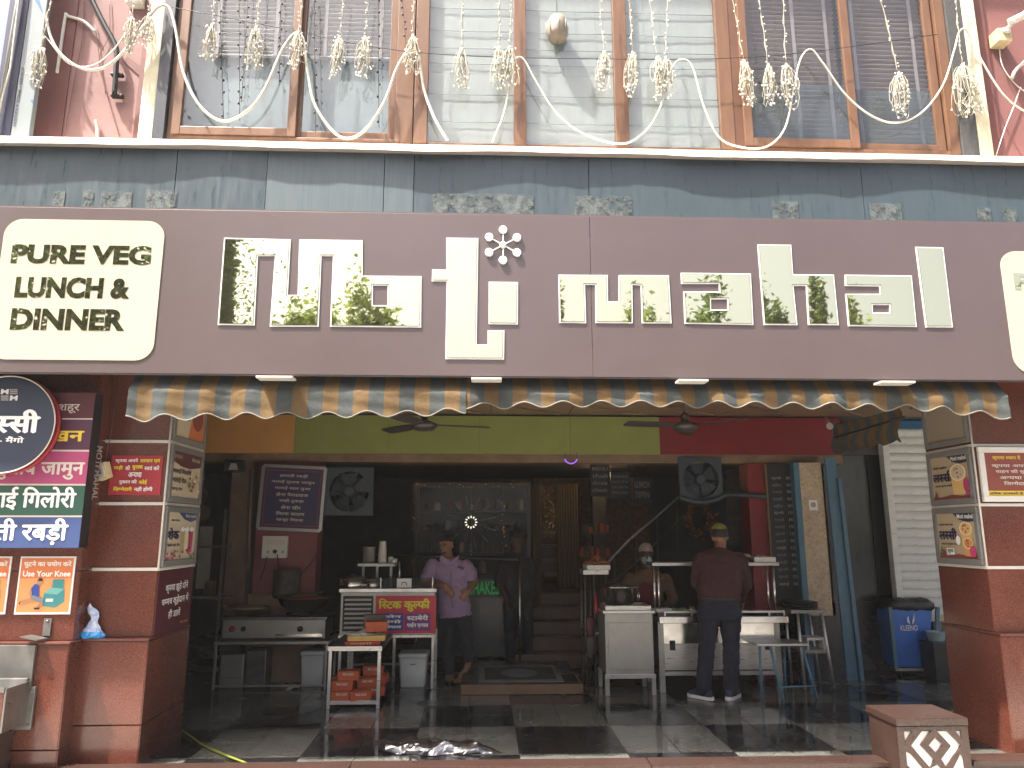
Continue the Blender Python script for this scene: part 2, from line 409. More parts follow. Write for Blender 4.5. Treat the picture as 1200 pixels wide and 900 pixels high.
pbr('mat_border', (.20,.20,.18), (.15,.15,.135), 40, .9)
pbr('mat_dark', (.045,.05,.042), (.03,.033,.03), 40, .95)
pbr('step_wood', (.26,.16,.085), (.20,.12,.06), 4, .35, stretch=(1,5,1))
pbr('tread', (.12,.07,.055), (.09,.05,.04), 4, .35)
pbr('curtain_gold', (.26,.185,.10), (.17,.115,.06), 3, .6, stretch=(10,10,.3))
pbr('shop_dark', (.085,.075,.068), (.05,.046,.043), 5, .6)
pbr('goods_amber', (.30,.17,.06), (.10,.05,.02), 12, .5)
pbr('screen_grey', (.09,.10,.10), (.05,.06,.06), 3, .25)
# print colours
def flat(name, c, rough=.45): return pbr(name, c, tuple(x*.93 for x in c), 3, rough)
for n, c in dict(p_white=(.80,.80,.78), p_ivory=(.72,.64,.56), p_yellow=(.72,.52,.05), p_lime=(.78,.66,.03), p_navy=(.022,.030,.055), p_ink=(.02,.018,.05), p_maroon=(.11,.022,.028), p_purple=(.09,.028,.06),
                 p_pink=(.48,.075,.20), p_green=(.03,.11,.072), p_blue=(.05,.085,.23), p_red=(.44,.035,.05), p_kulfired=(.56,.03,.06), p_orange=(.72,.21,.065), p_orange2=(.80,.36,.13), p_teal=(.04,.22,.22),
                 p_tealtop=(.14,.38,.36), p_skin=(.40,.20,.12), p_shirt=(.03,.06,.30), p_trouser=(.16,.20,.24), p_violet=(.20,.025,.25), p_royal=(.02,.05,.30), p_menublue=(.040,.034,.095), p_cream=(.68,.58,.42),
                 p_sand=(.58,.46,.30), p_lassi=(.66,.44,.17), p_foam=(.78,.66,.40), p_rose=(.45,.05,.15), p_leaf=(.09,.20,.05), p_brown=(.22,.055,.04), p_dkmaroon=(.075,.012,.02), p_black=(.012,.012,.013), p_grey=(.35,.34,.32),
                 p_dimwhite=(.30,.30,.30), p_tan=(.40,.34,.26)).items(): flat(n, c)
# people
pbr('skin', (.27,.135,.075), (.23,.11,.06), 6, .5)
pbr('skin_dark', (.085,.043,.028), (.065,.034,.022), 6, .5)
pbr('hair', (.018,.014,.012), rough=.6, bump=.5, bscale=150)
pbr('lavender_shirt', (.42,.30,.47), (.36,.25,.41), 5, .8, bump=.5, bscale=16, detail=3)
pbr('dark_trousers', (.022,.026,.034), (.016,.018,.025), 8, .85, bump=.3, bscale=18)
pbr('maroon_jumper', (.052,.014,.020), (.038,.010,.014), 5, .9, bump=.5, bscale=15, detail=3)
pbr('navy_trousers', (.0095,.011,.026), (.007,.008,.018), 6, .85, bump=.5, bscale=14, detail=3)
pbr('belt', (.02,.014,.01), rough=.4)
pbr('shoe_navy', (.025,.03,.07), rough=.8)
pbr('sole_white', (.72,.72,.70), rough=.5)
pbr('cap_yellow', (.26,.29,.05), rough=.7)
pbr('mask_blue', (.36,.50,.56), rough=.8)
pbr('cap_white', (.42,.38,.34), (.32,.28,.25), 12, .8)
pbr('brown_shirt', (.20,.12,.07), (.15,.09,.05), 6, .85, bump=.4, bscale=16)
pbr('red_apron', (.22,.025,.03), rough=.8)
pbr('charcoal_cloth', (.03,.03,.033), rough=.9)
# foliage
pbr('leaf_dark', (.075,.12,.03), (.05,.085,.02), 3, .55)
pbr('leaf_light', (.15,.20,.045), (.11,.16,.035), 3, .55)
for _s in ('leaf_dark', 'leaf_light'):
    _t = MAT[_s].node_tree; _b = _t.nodes['Principled BSDF']; _tr = _t.nodes.new('ShaderNodeBsdfTranslucent'); _mx = _t.nodes.new('ShaderNodeMixShader'); _mx.inputs[0].default_value = .4
    _t.links.new(_b.inputs['Base Color'].links[0].from_socket, _tr.inputs[0]); _t.links.new(_b.outputs[0], _mx.inputs[1]); _t.links.new(_tr.outputs[0], _mx.inputs[2]); _t.links.new(_mx.outputs[0], _t.nodes['Material Output'].inputs[0])
pbr('bark', (.12,.085,.055), (.08,.055,.035), 6, .9, stretch=(6,6,1), bump=.5)
emis('led_white', (1.0,.93,.75), .5)
emis('led_violet', (.42,.16,1.0), .45)
emis('led_red', (1.0,.2,.25), .16)
emis('led_blue', (.6,.65,1.0), .16)
emis('neon_green', (.05,.5,.12), .06)
emis('warm_lamp', (1.0,.62,.25), 16)

# ------------------------------------------------------------------ lettering
_tc = {}
def _glyph(s, off=0.0):
    """filled outline of a short string at size 1 -> (verts, tris)"""
    if (s, off) in _tc: return _tc[(s, off)]
    cu = bpy.data.curves.new('glyph', 'FONT'); cu.body = s; cu.size = 1; cu.resolution_u = 3; cu.offset = off
    o = bpy.data.objects.new('glyph', cu); COL.objects.link(o)
    me = bpy.data.meshes.new_from_object(o.evaluated_get(bpy.context.evaluated_depsgraph_get()))
    vv = [(v.co.x, v.co.y) for v in me.vertices]; ff = [tuple(p.vertices) for p in me.polygons]
    bpy.data.objects.remove(o); bpy.data.curves.remove(cu); bpy.data.meshes.remove(me)
    _tc[(s, off)] = (vv, ff)
    return _tc[(s, off)]
def _width(s):
    vv = _glyph(s)[0]
    return max(p[0] for p in vv) - min(p[0] for p in vv) if vv else 0
def _adv(s): return _width('|' + s + '|'*8) - _width('|'*9)
CONS = '\u0915-\u0939\u0958-\u095f'
def deva(s):
    """visual order, half letters and r-strokes for Devanagari, laid out glyph run by glyph run"""
    s = re.sub('([%s]\u093c?(?:\u094d[%s]\u093c?)*)\u093f' % (CONS, CONS), '\u093f\\1', s)
    parts = re.split('([%s]\u093c?\u094d\u0930|[%s]\u093c?\u094d(?=[%s]))' % (CONS, CONS, CONS), s)
    vv, ff, x = [], [], 0.0
    def put(v2, f2):
        o = len(vv); vv.extend(v2); ff.extend([tuple(i+o for i in t) for t in f2])
    for p in parts:
        if not p: continue
        if len(p) >= 2 and '\u094d' in p and len(p) <= 4 and re.match('[%s]' % CONS, p):
            c = p.split('\u094d')[0]; g, t = _glyph(c); a = _adv(c)
            if p.endswith('\u0930'):
                put([(q[0]+x, q[1]) for q in g], t); xr = x + a*.70
                put([(xr, .22), (xr+.05, .27), (xr-.16, .02), (xr-.21, .05)], [(0,1,2,3)]); x += a
            else:
                bm = bmesh.new(); bv = [bm.verts.new((q[0], q[1], 0)) for q in g]
                for q in t:
                    try: bm.faces.new([bv[i] for i in q])
                    except ValueError: pass
                cut = a*.66
                bmesh.ops.bisect_plane(bm, geom=bm.verts[:]+bm.edges[:]+bm.faces[:], plane_co=(cut,0,0), plane_no=(1,0,0), clear_outer=True)
                bm.verts.index_update()
                put([(q.co.x+x, q.co.y) for q in bm.verts], [tuple(q.index for q in f_.verts) for f_ in bm.faces]); bm.free(); x += cut
        else:
            g, t = _glyph('|' + p) if p[0] == ' ' else _glyph(p)
            if p[0] == ' ':                                  # leading blanks: measure from a bar, then drop it
                bm = None; w0 = _width('|' + p) - _width(p.strip()) if p.strip() else 0
                if p.strip():
                    g, t = _glyph(p.strip()); put([(q[0]+x+_adv(' ')*(len(p)-len(p.lstrip())), q[1]) for q in g], t)
            else: put([(q[0]+x, q[1]) for q in g], t)
            x += _adv(p)
    return vv, ff
def letters(parent, text, O, U, W, mat, bold=.02, slant=0.0, lift=.0, name='lettering', th=0.0):
    """text stretched to fill the parallelogram O, O+U, O+W"""
    O, U, W = V(O), V(U), V(W); N = U.cross(W).normalized()
    hindi = re.search('[\u0900-\u097f]', text)
    vv, ff = deva(text) if hindi else _glyph(text, bold*.75)
    if not hindi: bold = 0.0
    if not vv: return None
    x0, x1 = min(p[0] for p in vv)-bold, max(p[0] for p in vv)+bold
    y0, y1 = min(p[1] for p in vv)-bold, max(p[1] for p in vv)+bold
    mb = MB(); offs = [(0,0)] if not bold else [(0,0),(bold,0),(-bold,0),(0,bold*.7),(0,-bold*.7)]
    for k, (dx, dy) in enumerate(offs):
        pts = []
        for p in vv:
            a, b = (p[0]+dx-x0)/(x1-x0), (p[1]+dy-y0)/(y1-y0)
            pts.append(O + U*(a+slant*(b-.5)) + W*b + N*(lift+.0003*k+th))
        mb.add(pts, ff)
        if th:                                               # raised letters: side walls round the outline
            cnt = {}
            for t in ff:
                for i in range(len(t)):
                    e = (t[i], t[(i+1) % len(t)]); cnt[e] = 1
            for (a, b) in list(cnt):
                if (b, a) not in cnt: mb.add([pts[a]-N*th, pts[b]-N*th, pts[b], pts[a]], [(0,1,2,3)])
    return mb.build(name, mat, parent)
def lpx(parent, text, x0, y0, x1, y1, Y, mat, bold=.02, lift=.003, **k):
    """lettering filling the photo box on a wall at distance Y"""
    o = at(x0, y1, Y)
    return letters(parent, text, o, V((at(x1, y1, Y).x-o.x, 0, 0)), V((0, 0, at(x0, y0, Y).z-o.z)), mat, bold, lift=lift, **k)

# ================================================================== SETTING
YS, YA, YFA, YSILL, YW = 5.35, 5.377, 5.76, 5.70, 5.98       # sign, awning, fascia, flashing, window planes
YP, YPL, YO, YOL = 5.91, 5.85, 5.74, 5.69                   # inner pier upper / lower, outer pier upper / lower
XL, XR = -2.446, 4.00                                       # pier faces towards the opening
YB = 8.90                                                   # inner shop front
ZC = 3.02
struct('road', MB().box(-150, 150, -160, 2.5, -.60, -.32), 'asphalt')
struct('pavement', MB().box(-60, 60, 2.5, 5.62, -.55, -.14), 'paving')
struct('ground', MB().box(-200, 200, -260, 260, -.9, -.63), 'asphalt')

# verandah floor of wet square tiles
floor = struct('floor', MB().box(-4.6, 6.6, 5.60, 9.2, -.20, -.008), 'slab_dark')
T = .41
tm = {}
for k in ('tile_dark', 'tile_light'):
    o = MB().box(-T/2+.002, T/2-.002, -T/2+.002, T/2-.002, -.012, 0).build('floor_tile', k, bevel=.0015)
    tm[k] = o.data; bpy.data.objects.remove(o)
tm['n'] = 0
for i in range(-12, 16):
    for j in range(-3, 6):
        x, y = .30 + T*(i+.5), 6.87 + T*(j+.5)
        if not (-4.3 < x < 6.4 and 5.75 < y < 9.2): continue
        if x < -2.9 and y < 8.0: continue
        q = (math.floor(i/2) + math.floor(j/2)) % 2
        o = share('floor_tile', tm['tile_light' if q == 0 else 'tile_dark'], floor, (x, y, random.uniform(-.0015, .0015)), (random.uniform(-.002,.002), random.uniform(-.002,.002), 0))
struct('shop_floor', MB().box(-4.6, 6.6, 9.2, 14.2, -.2, -.006), 'black_granite')
# kerb of brown granite along the front
kerb = struct('kerb', MB().box(-8, 8, 5.60, 5.745, -.4, .012), 'brown_granite')
for a, b in ((-6.0, -2.9), (-2.9, -.9), (-.9, 1.2), (1.2, 2.93), (3.5, 6.0)):
    MB().box(a+.004, b-.004, 5.575, 5.76, .014, .05).build('kerb_stone', 'brown_granite', kerb, bevel=.006)
# verandah ceiling of timber panels
ceil = struct('ceiling', MB().box(-6, 7, 5.46, 14.4, ZC+.02, ZC+.3), 'dark_wall')
for i in range(12):
    for j in range(4):
        x, y = -4.5 + i*.92, 5.9 + j*.82
        MB().box(x+.006, x+.914, y-.40, y+.40, ZC, ZC+.018).build('ceiling_panel', 'ceiling_wood', ceil)
        MB().bar((x+.1, y-.3, ZC-.012), (x+.8, y+.3, ZC-.012), .03, .02).build('ceiling_batten', 'tan_dado', ceil)
# walls of the ground floor
struct('side_wall', MB().box(-4.75, -4.55, 6.5, 14.2, -.2, ZC+.02), 'dark_wall')
struct('side_wall', MB().box(6.6, 6.8, 9.2, 14.2, -.2, ZC+.02), 'dark_wall')
struct('back_wall', MB().box(-4.75, 6.8, 13.8, 14.2, -.2, ZC+.02), 'dark_wall')

# ================================================================== PIERS
def slab_rows(parent, axis, a0, a1, face, zs, th, mat, sgn, joint=.004):
    """stone slabs on a pier face between the given heights"""
    for z0, z1 in zip(zs, zs[1:]):
        mb = MB()
        if axis == 'x': mb.box(a0+joint, a1-joint, min(face, face+sgn*th), max(face, face+sgn*th), z0+joint, z1-joint)
        else: mb.box(min(face, face+sgn*th), max(face, face+sgn*th), a0+joint, a1-joint, z0+joint, z1-joint)
        mb.build('granite_slab', mat, parent, bevel=.002)
ZT = [.878, 1.37, 1.86, 2.34, 2.98]
def pier(name, label, x0, x1, yf, yl, side, yb, zj):
    """red granite pier with a stone ledge at waist height; side = face that looks into the opening"""
    p = thing(name, label, 'pier', ((x0+x1)/2, yf, 0))
    MB().box(x0+.02, x1-.02, yf+.02, yb-.02, -.2, 2.98).build('core', 'red_granite_trim', p)
    slab_rows(p, 'x', x0, x1, yf+.022, ZT, .022, 'red_granite', -1)
    slab_rows(p, 'x', x0, x1, yl+.022, zj, .022, 'red_granite', -1)
    sx, s = (x1, 1) if side == 'right' else (x0, -1)
    slab_rows(p, 'y', yf, yb, sx-s*.022, ZT, .022, 'red_granite', s)
    slab_rows(p, 'y', yl, yb, sx-s*.018, zj, .022, 'red_granite', s)
    MB().box(x0-(.012 if side=='left' else 0), x1+(.012 if side=='right' else 0), yl-.012, yb, .862, .878).build('ledge', 'red_granite_trim', p, bevel=.004)
    return p
piL = pier('granite_pier', 'red granite pier with red notice and lightboxes left of the shop entrance', -3.02, XL, YP, YPL, 'right', 6.64, [-.14, .28, .862])
piO = pier('granite_pier', 'red granite pier behind the lassi disc and banner at far left', -6.0, -2.93, YO, YOL, 'right', 6.3, [-.14, .16, .862])
piR = pier('granite_pier', 'red granite pier with two lassi lightboxes right of the shop entrance', XR, 4.95, YP, YPL, 'left', 6.56, [-.14, .862])
# white trim strips and lightbox frames on the piers
for z in ZT[1:4]:
    MB().box(-3.0, XL+.006, YP-.012, YP-.002, z-.012, z+.012).build('trim_strip', 'white_trim', piL, bevel=.003)
    MB().box(XL+.002, XL+.014, YP-.004, 6.62, z-.012, z+.012).build('trim_strip', 'white_trim', piL, bevel=.003)
    MB().box(XR-.006, 4.94, YP-.012, YP-.002, z-.012, z+.012).build('trim_strip', 'white_trim', piR, bevel=.003)
    MB().box(XR-.014, XR-.002, YP-.004, 6.54, z-.012, z+.012).build('trim_strip', 'white_trim', piR, bevel=.003)
MB().tube([(XL+.004, YP-.006, 1.37), (XL+.004, YP-.006, 2.96)], .008).build('corner_bead', 'white_trim', piL)
MB().tube([(XR-.004, YP-.006, 1.37), (XR-.004, YP-.006, 2.96)], .008).build('corner_bead', 'white_trim', piR)

class Board:
    """2-D drawing surface: unit square on a panel"""
    def __init__(s, parent, O, U, W): s.p, s.O, s.U, s.W, s.n = parent, V(O), V(U), V(W), 0; s.N = s.U.cross(s.W).normalized(); s.L = .002
    def pt(s, x, y): return s.O + s.U*x + s.W*y
    def poly(s, pts, mat, name='print_patch'):
        s.L += .0006
        MB().prism([tuple(p) for p in pts], s.O + s.N*s.L, s.U, s.W).build(name, mat, s.p)
    def rect(s, x0, y0, x1, y1, mat, name='print_patch'): s.poly([(x0,y0),(x1,y0),(x1,y1),(x0,y1)], mat, name)
    def oval(s, cx, cy, rx, ry, mat, n=20, name='print_patch'): s.poly([(cx+rx*math.cos(2*math.pi*i/n), cy+ry*math.sin(2*math.pi*i/n)) for i in range(n)], mat, name)
    def text(s, t, x0, y0, x1, y1, mat, bold=.03):
        s.L += .0006
        letters(s.p, t, s.pt(x0, y0), s.U*(x1-x0), s.W*(y1-y0), mat, bold, lift=s.L)
def lightbox(name, label, face, y0, y1, z0, z1, right, fmat='frame_grey', fw=.045, panel='p_cream', group=None):
    """framed poster box on a pier's side face"""
    s = 1 if right else -1
    t = thing(name, label, 'poster', (face, (y0+y1)/2, z0), group)
    a, b = face + s*.002, face + s*.03
    lo, hi = min(a, b), max(a, b)
    for (p, q, r_, u) in ((y0, y1, z0, z0+fw), (y0, y1, z1-fw, z1), (y0, y0+fw, z0+fw+.001, z1-fw-.001), (y1-fw, y1, z0+fw+.001, z1-fw-.001)):
        MB().box(lo, hi, p, q, r_, u).build('frame', fmat, t, bevel=.003)
    MB().box(min(a, face+s*.016), max(a, face+s*.016), y0+fw-.002, y1-fw+.002, z0+fw-.002, z1-fw+.002).build('panel', panel, t)
    W = V((0,0,z1-z0-2*fw))
    if right: return t, Board(t, (face+s*.016, y0+fw, z0+fw), (0, y1-y0-2*fw, 0), W)
    return t, Board(t, (face+s*.016, y1-fw, z0+fw), (0, -(y1-y0-2*fw), 0), W)
# left pier, three lightboxes and the maroon notice
t, b = lightbox('lightbox', 'lightbox with orange dish, topmost on the left pier', XL, YP+.01, 6.60, 2.355, 2.86, True)
b.poly([(.45,0),(1,0),(1,1),(.8,.9),(.55,.5)], 'p_orange'); b.oval(.75,.45,.2,.25,'p_brown'); b.text('चमचम', .05,.55,.5,.72,'p_rose'); b.text('छेना मिठाई', .05,.34,.45,.44,'p_ink')
t, b = lightbox('lightbox', 'lightbox with brown wave and two lines of black Hindi lettering on left pier', XL, YP+.01, 6.60, 1.875, 2.325, True)
b.poly([(0,1),(0,.78),(.3,.68),(.6,.66),(1,.74),(1,1)], 'p_maroon'); b.text('MM', .05,.84,.3,.94,'p_tan'); b.text('Moti mahal', .66,.84,.95,.93,'p_cream')
b.text('मलाई गिलोरी', .03,.5,.66,.64,'p_ink'); b.text('मलाई रोल', .03,.3,.5,.45,'p_ink'); b.text('काजू रोल', .03,.12,.38,.23,'p_ink')
for i in range(14): b.oval(.58+random.random()*.38, .06+random.random()*.5, .03+.03*random.random(), .03+.03*random.random(), random.choice(['p_orange2','p_leaf','p_sand','p_foam','p_brown']), 8)
t, b = lightbox('lightbox', 'lightbox with milkshake glasses and roses, lowest on the left pier', XL, YP+.01, 6.60, 1.385, 1.845, True)
b.poly([(.35,1),(.55,.86),(.8,.80),(1,.86),(1,1)], 'p_blue'); b.text('Moti mahal', .6,.9,.97,.97,'p_cream'); b.text('शेक', .03,.42,.42,.68,'p_ink', .05); b.text('बादाम आम रोज', .05,.27,.45,.36,'p_ink'); b.text('केला चीकू', .1,.8,.4,.86,'p_ink')
for cx, m in ((.52,'p_sand'), (.66,'p_foam'), (.82,'p_rose')):
    b.poly([(cx-.07,.62),(cx+.07,.62),(cx+.05,.14),(cx-.05,.14)], m); b.oval(cx,.64,.075,.05,'p_white')
for i in range(18): b.oval(random.random()*.95, .03+random.random()*.16, .025+.03*random.random(), .03, random.choice(['p_brown','p_orange','p_rose','p_leaf']), 7)
t = thing('wall_notice', 'maroon notice with white Hindi lettering low on left pier side', 'notice', (XL, 6.2, .89))
MB().box(XL+.002, XL+.008, YP+.01, 6.60, .885, 1.352).build('panel', 'p_dkmaroon', t)
b = Board(t, (XL+.008, YP+.01, .885), (0,.68,0), (0,0,.467))
b.text('कृपया झूठे दोने', .2,.62,.86,.80,'p_white'); b.text('चम्मच कूड़ेदान में', .12,.40,.9,.58,'p_white'); b.text('ही डालें', .33,.2,.68,.36,'p_white'); b.text('Moti mahal', .7,.08,.92,.12,'p_orange2')
# right pier
t, b = lightbox('lightbox', 'blank tan lightbox, topmost on the right pier', XR, YP+.01, 6.52, 2.37, 2.93, False, panel='p_tan')
def lassi(label, z0, z1, two):
    t, b = lightbox('lightbox', label, XR, YP+.01, 6.52, z0, z1, False, panel='p_sand')
    b.poly([(.45,1),(.6,.86),(.8,.80),(1,.82),(1,1)], 'p_navy'); b.text('Moti mahal', .56,.88,.96,.98,'p_white')
    b.poly([(0,0),(1,0),(1,.16),(.8,.06),(.5,.1),(.2,.05),(0,.08)], 'p_brown'); b.text('मलाई केसर मेवा' if two else 'मीठी नमकीन', .06,.72,.44,.78,'p_ink')
    b.text('लस्सी', .03,.40,.52 if two else .58,.68,'p_ink', .05); b.text('बादाम गुलाब मलाई', .08,.28,.55,.35,'p_ink')
    def glass_(cx, top, r_, bot, m):
        b.poly([(cx-r_,top),(cx+r_,top),(cx+r_*.72,bot),(cx-r_*.72,bot)], m); b.oval(cx,top,r_,r_*.95,'p_foam'); b.oval(cx,top,r_*.82,r_*.8,m if two else 'p_cream')
        for i in range(7): b.oval(cx+r_*.5*math.cos(i*2.4)*random.random(), top+r_*.5*math.sin(i*2.4), .022, .022, random.choice(['p_brown','p_orange','p_rose']), 6)
    if two: glass_(.76,.66,.16,.36,'p_lassi'); glass_(.80,.34,.13,.06,'p_orange2'); b.oval(.92,.16,.08,.12,'p_rose'); b.oval(.14,.11,.08,.08,'p_brown'); b.poly([(.05,.12),(.12,.28),(.14,.13)],'p_leaf'); b.rect(.25,.08,.45,.22,'p_white'); b.text('शुद्ध', .27,.1,.43,.2,'p_ink'); b.oval(.58,.4,.06,.1,'p_white')
    else: glass_(.72,.60,.21,.10,'p_lassi'); b.oval(.92,.3,.07,.16,'p_rose'); b.oval(.95,.14,.06,.08,'p_pink'); b.poly([(.05,.04),(.1,.2),(.15,.06)],'p_brown')
lassi('lightbox with one large lassi glass under the blank box, right pier', 1.875, 2.325, False)
lassi('lightbox with two lassi glasses, lowest on the right pier', 1.385, 1.845, True)
# brown notice in a white frame on the right pier's front
o0, o1 = at(1151, 588, YP), at(1252, 520, YP)
t = thing('framed_notice', 'brown Hindi notice in a white frame on the right pier front', 'notice', (o0.x, YP, o0.z))
x0, x1, z0, z1 = o0.x, o1.x, 1.885, 2.325
for (p, q, r_, u) in ((x0, x1, z0, z0+.045), (x0, x1, z1-.045, z1), (x0, x0+.045, z0+.046, z1-.046), (x1-.045, x1, z0+.046, z1-.046)):
    MB().box(p, q, YP-.03, YP-.002, r_, u).build('frame', 'white_plastic', t, bevel=.003)
MB().box(x0+.04, x1-.04, YP-.014, YP-.002, z0+.04, z1-.04).build('panel', 'p_brown', t)
b = Board(t, (x0+.045, YP-.014, z0+.045), (x1-x0-.09, 0, 0), (0, 0, z1-z0-.09))
b.rect(0,0,1,.12,'p_yellow'); b.text('अधिक जानकारी के लिए काउंटर पर संपर्क करें', .02,.025,.98,.1,'p_ink'); b.text('कृपया ध्यान दें', .1,.82,.44,.94,'p_yellow'); b.text('सूचना', .62,.84,.78,.95,'p_white')
for k, s_ in enumerate(('कृपया अपने सामान एवं', 'वाहन की सुरक्षा स्वयं करें', 'अन्यथा हमारी कोई', 'जिम्मेदारी नहीं होगी')):
    b.text(s_, .08+.04*k, .64-.135*k, .92-.04*k, .75-.135*k, 'p_ivory')
# red notice on the left pier's front
a, c = at(127, 580, YP), at(192, 534, YP)
t = thing('wall_notice', 'red notice with white and yellow Hindi lettering on left pier front', 'notice', (a.x, YP, a.z))
MB().box(a.x, c.x, YP-.008, YP-.001, a.z, c.z).build('panel', 'p_red', t)
b = Board(t, (a.x, YP-.008, a.z), (c.x-a.x,0,0), (0,0,c.z-a.z))
for (s_, x0, x1, y, m) in (('कृपया अपने',.08,.52,.80,'p_white'),('सामान एवं',.56,.95,.80,'p_lime'),('गाड़ी',.06,.24,.62,'p_lime'),('की',.29,.38,.62,'p_white'),('सुरक्षा',.42,.63,.62,'p_lime'),('स्वयं करें',.66,.95,.62,'p_white'),('अन्यथा',.36,.62,.44,'p_white'),
                           ('दुकान की',.2,.54,.26,'p_white'),('कोई',.58,.74,.26,'p_lime'),('ज़िम्मेदारी',.1,.46,.08,'p_lime'),('नहीं होगी',.5,.86,.08,'p_white')):
    b.text(s_, x0, y, x1, y+.13, m)

# ================================================================== SIGN
def sgn(px, py): return at(px, py, YS)
ZS0, ZS1 = sgn(600, 441).z, sgn(600, 252).z
sign = thing('shop_sign', 'wide maroon shop sign with gold mirror letters above the entrance', 'sign', (.25, YS, ZS0))
xs = [-5.4, sgn(693, 350).x, 5.9]
for a, c in zip(xs, xs[1:]):
    MB().box(a+.0015, c-.0015, YS, YS+.012, ZS0, ZS1).build('board_panel', 'sign_board', sign, bevel=.002)
MB().box(-5.4, 5.9, YS+.004, YFA-.002, ZS1-.002, ZS1+.012).build('top_cap', 'sign_board', sign)
MB().box(-5.4, 5.9, YS+.002, YS+.014, ZS0-.010, ZS0-.002).build('bottom_rail', 'soffit', sign)
for px in (180, 318, 693, 1010): 
    q = sgn(px, 300); MB().lathe([(.004,0),(.004,.002),(.002,.003)], (q.x, YS, ZS1-.04), 8, (0,-1,0)).build('screw', 'sign_board', sign)
def pxpoly(pts): return [(sgn(*p).x, sgn(*p).z) for p in pts]
def offset(poly, d):
    n = len(poly); ar = sum(poly[i][0]*poly[(i+1)%n][1]-poly[(i+1)%n][0]*poly[i][1] for i in range(n)); s = 1 if ar > 0 else -1
    out = []
    for i in range(n):
        p0, p1, p2 = V(poly[i-1]), V(poly[i]), V(poly[(i+1)%n])
        a, c = (p1-p0).normalized(), (p2-p1).normalized()
        na, nc = V((-a.y, a.x))*s, V((-c.y, c.x))*s
        k = na + nc; k = k/max(.2, k.dot(na)) if k.length > 1e-6 else na
        out.append(tuple(p1 + k*d))
    return out
EX, EZ = V((1,0,0)), V((0,0,1))
def letter(outer, holes=()):
    po, ho = pxpoly(outer), [pxpoly(h) for h in holes]
    l = MB().prism([po]+ho, (0, YS-.001, 0), EX, EZ, .007).build('letter', 'white_edge', sign)
    MB().prism([offset(po, .009)]+[offset(h, -.009) for h in ho], (0, YS-.0082, 0), EX, EZ, .0012).build('letter_groove', 'groove', l)
    MB().prism([offset(po, .0115)]+[offset(h, -.0115) for h in ho], (0, YS-.0095, 0), EX, EZ, .002).build('letter_face', 'gold_mirror', l)
letter([(263,279),(341,281),(337.5,346),(349,346),(351,281),(425,282),(425,323.5),(494,324),(493.5,384),(387,383),(390.5,300.5),(377,300.5),(373.5,383),(316.5,383),(322.5,300.5),(302.5,300.5),(298.5,381.5),(255.5,381)], [[(437,335),(454.5,335),(454,358),(437,358)]])
letter([(523,279),(560.5,279.5),(558.5,404),(571.5,404),(571.5,387.5),(591,387.5),(590.5,421.5),(522,421),(523.5,330),(506,330),(506.5,316),(523.3,316.5)])
letter([(572.7,330.5),(607,331),(606.7,380.5),(572.7,380)])
letter([(654.3,322.3),(712,322.7),(712.3,353.3),(724.7,353.7),(725,322.7),(783.5,323),(786.7,379.3),(752,379),(750.5,335),(740.7,334),(741.3,379),(697.7,378.7),(697.3,334.3),(685.3,334),(686.7,379),(655.3,378.7)])
letter([(797.5,320),(879.5,321),(882.5,381),(802,379.5),(800.5,342),(842.5,342),(842,333),(798,333)], [[(832.7,351),(852,351),(852.3,363),(833,363)]])
letter([(887.3,287),(926.7,287.3),(929,321.7),(976.7,322.3),(982.3,381.3),(946.7,381),(944,335.3),(929.3,335.3),(934,381.3),(894.7,381)])
letter([(989.7,322.3),(1067.7,323.3),(1073.7,383.3),(993.7,382.3),(990.3,344.7),(1030.7,344.7),(1030,336),(990,335.3)], [[(1022,357.7),(1041.7,357.7),(1042,366.7),(1022.3,366.7)]])
letter([(1072.3,289.7),(1104.7,290.3),(1116,384),(1084.3,383.7)])
# star of balls and spokes
cst = sgn(589.5, 287.8)
star = MB().lathe([(.026,0),(.026,.02),(.01,.026)], (cst.x, YS, cst.z), 16, (0,-1,0)).build('star_hub', 'white_edge', sign)
for k in range(6):
    an = math.pi/2 + k*math.pi/3; q = cst + V((math.cos(an), 0, math.sin(an)))*.122
    MB().bar((cst.x, YS-.012, cst.z), (q.x, YS-.012, q.z), .008, .008, (0,1,0)).build('spoke', 'white_edge', star)
    d = MB().lathe([(.032,0),(.032,.018),(.028,.022)], (q.x, YS, q.z), 16, (0,-1,0)).build('star_ball', 'white_edge', star)
# cream plates with gold lettering
def plate(px0, px1, y0, y1, lines, lab):
    a, c = sgn(px0, 340), sgn(px1, 340); z0, z1 = sgn(90, y1).z, sgn(90, y0).z
    x0, x1, r_ = a.x, c.x, .13
    pts = []
    for cx, cz, s0 in ((x1-r_, z1-r_, 0), (x0+r_, z1-r_, 90), (x0+r_, z0+r_, 180), (x1-r_, z0+r_, 270)):
        pts += [(cx+r_*math.cos(R(s0+k*11.25)), cz+r_*math.sin(R(s0+k*11.25))) for k in range(9)]
    p = MB().prism(pts, (0, YS-.001, 0), EX, EZ, .006).build('plate', 'cream_acp', sign)
    for (s_, u0, u1, v0, v1) in lines:
        letters(p, s_, (x0+(x1-x0)*u0, YS-.007, z0+(z1-z0)*v0), ((x1-x0)*(u1-u0),0,0), (0,0,(z1-z0)*(v1-v0)), 'gold_mirror', .062, name='plate_lettering', th=.0022)
PL = [('PURE VEG', .065, .93, .675, .815), ('LUNCH &', .115, .82, .43, .58), ('DINNER', .115, .81, .205, .355)]
plate(-4, 187, 258, 422, PL, 'left')
plate(1176, 1372, 278, 428, PL, 'right')
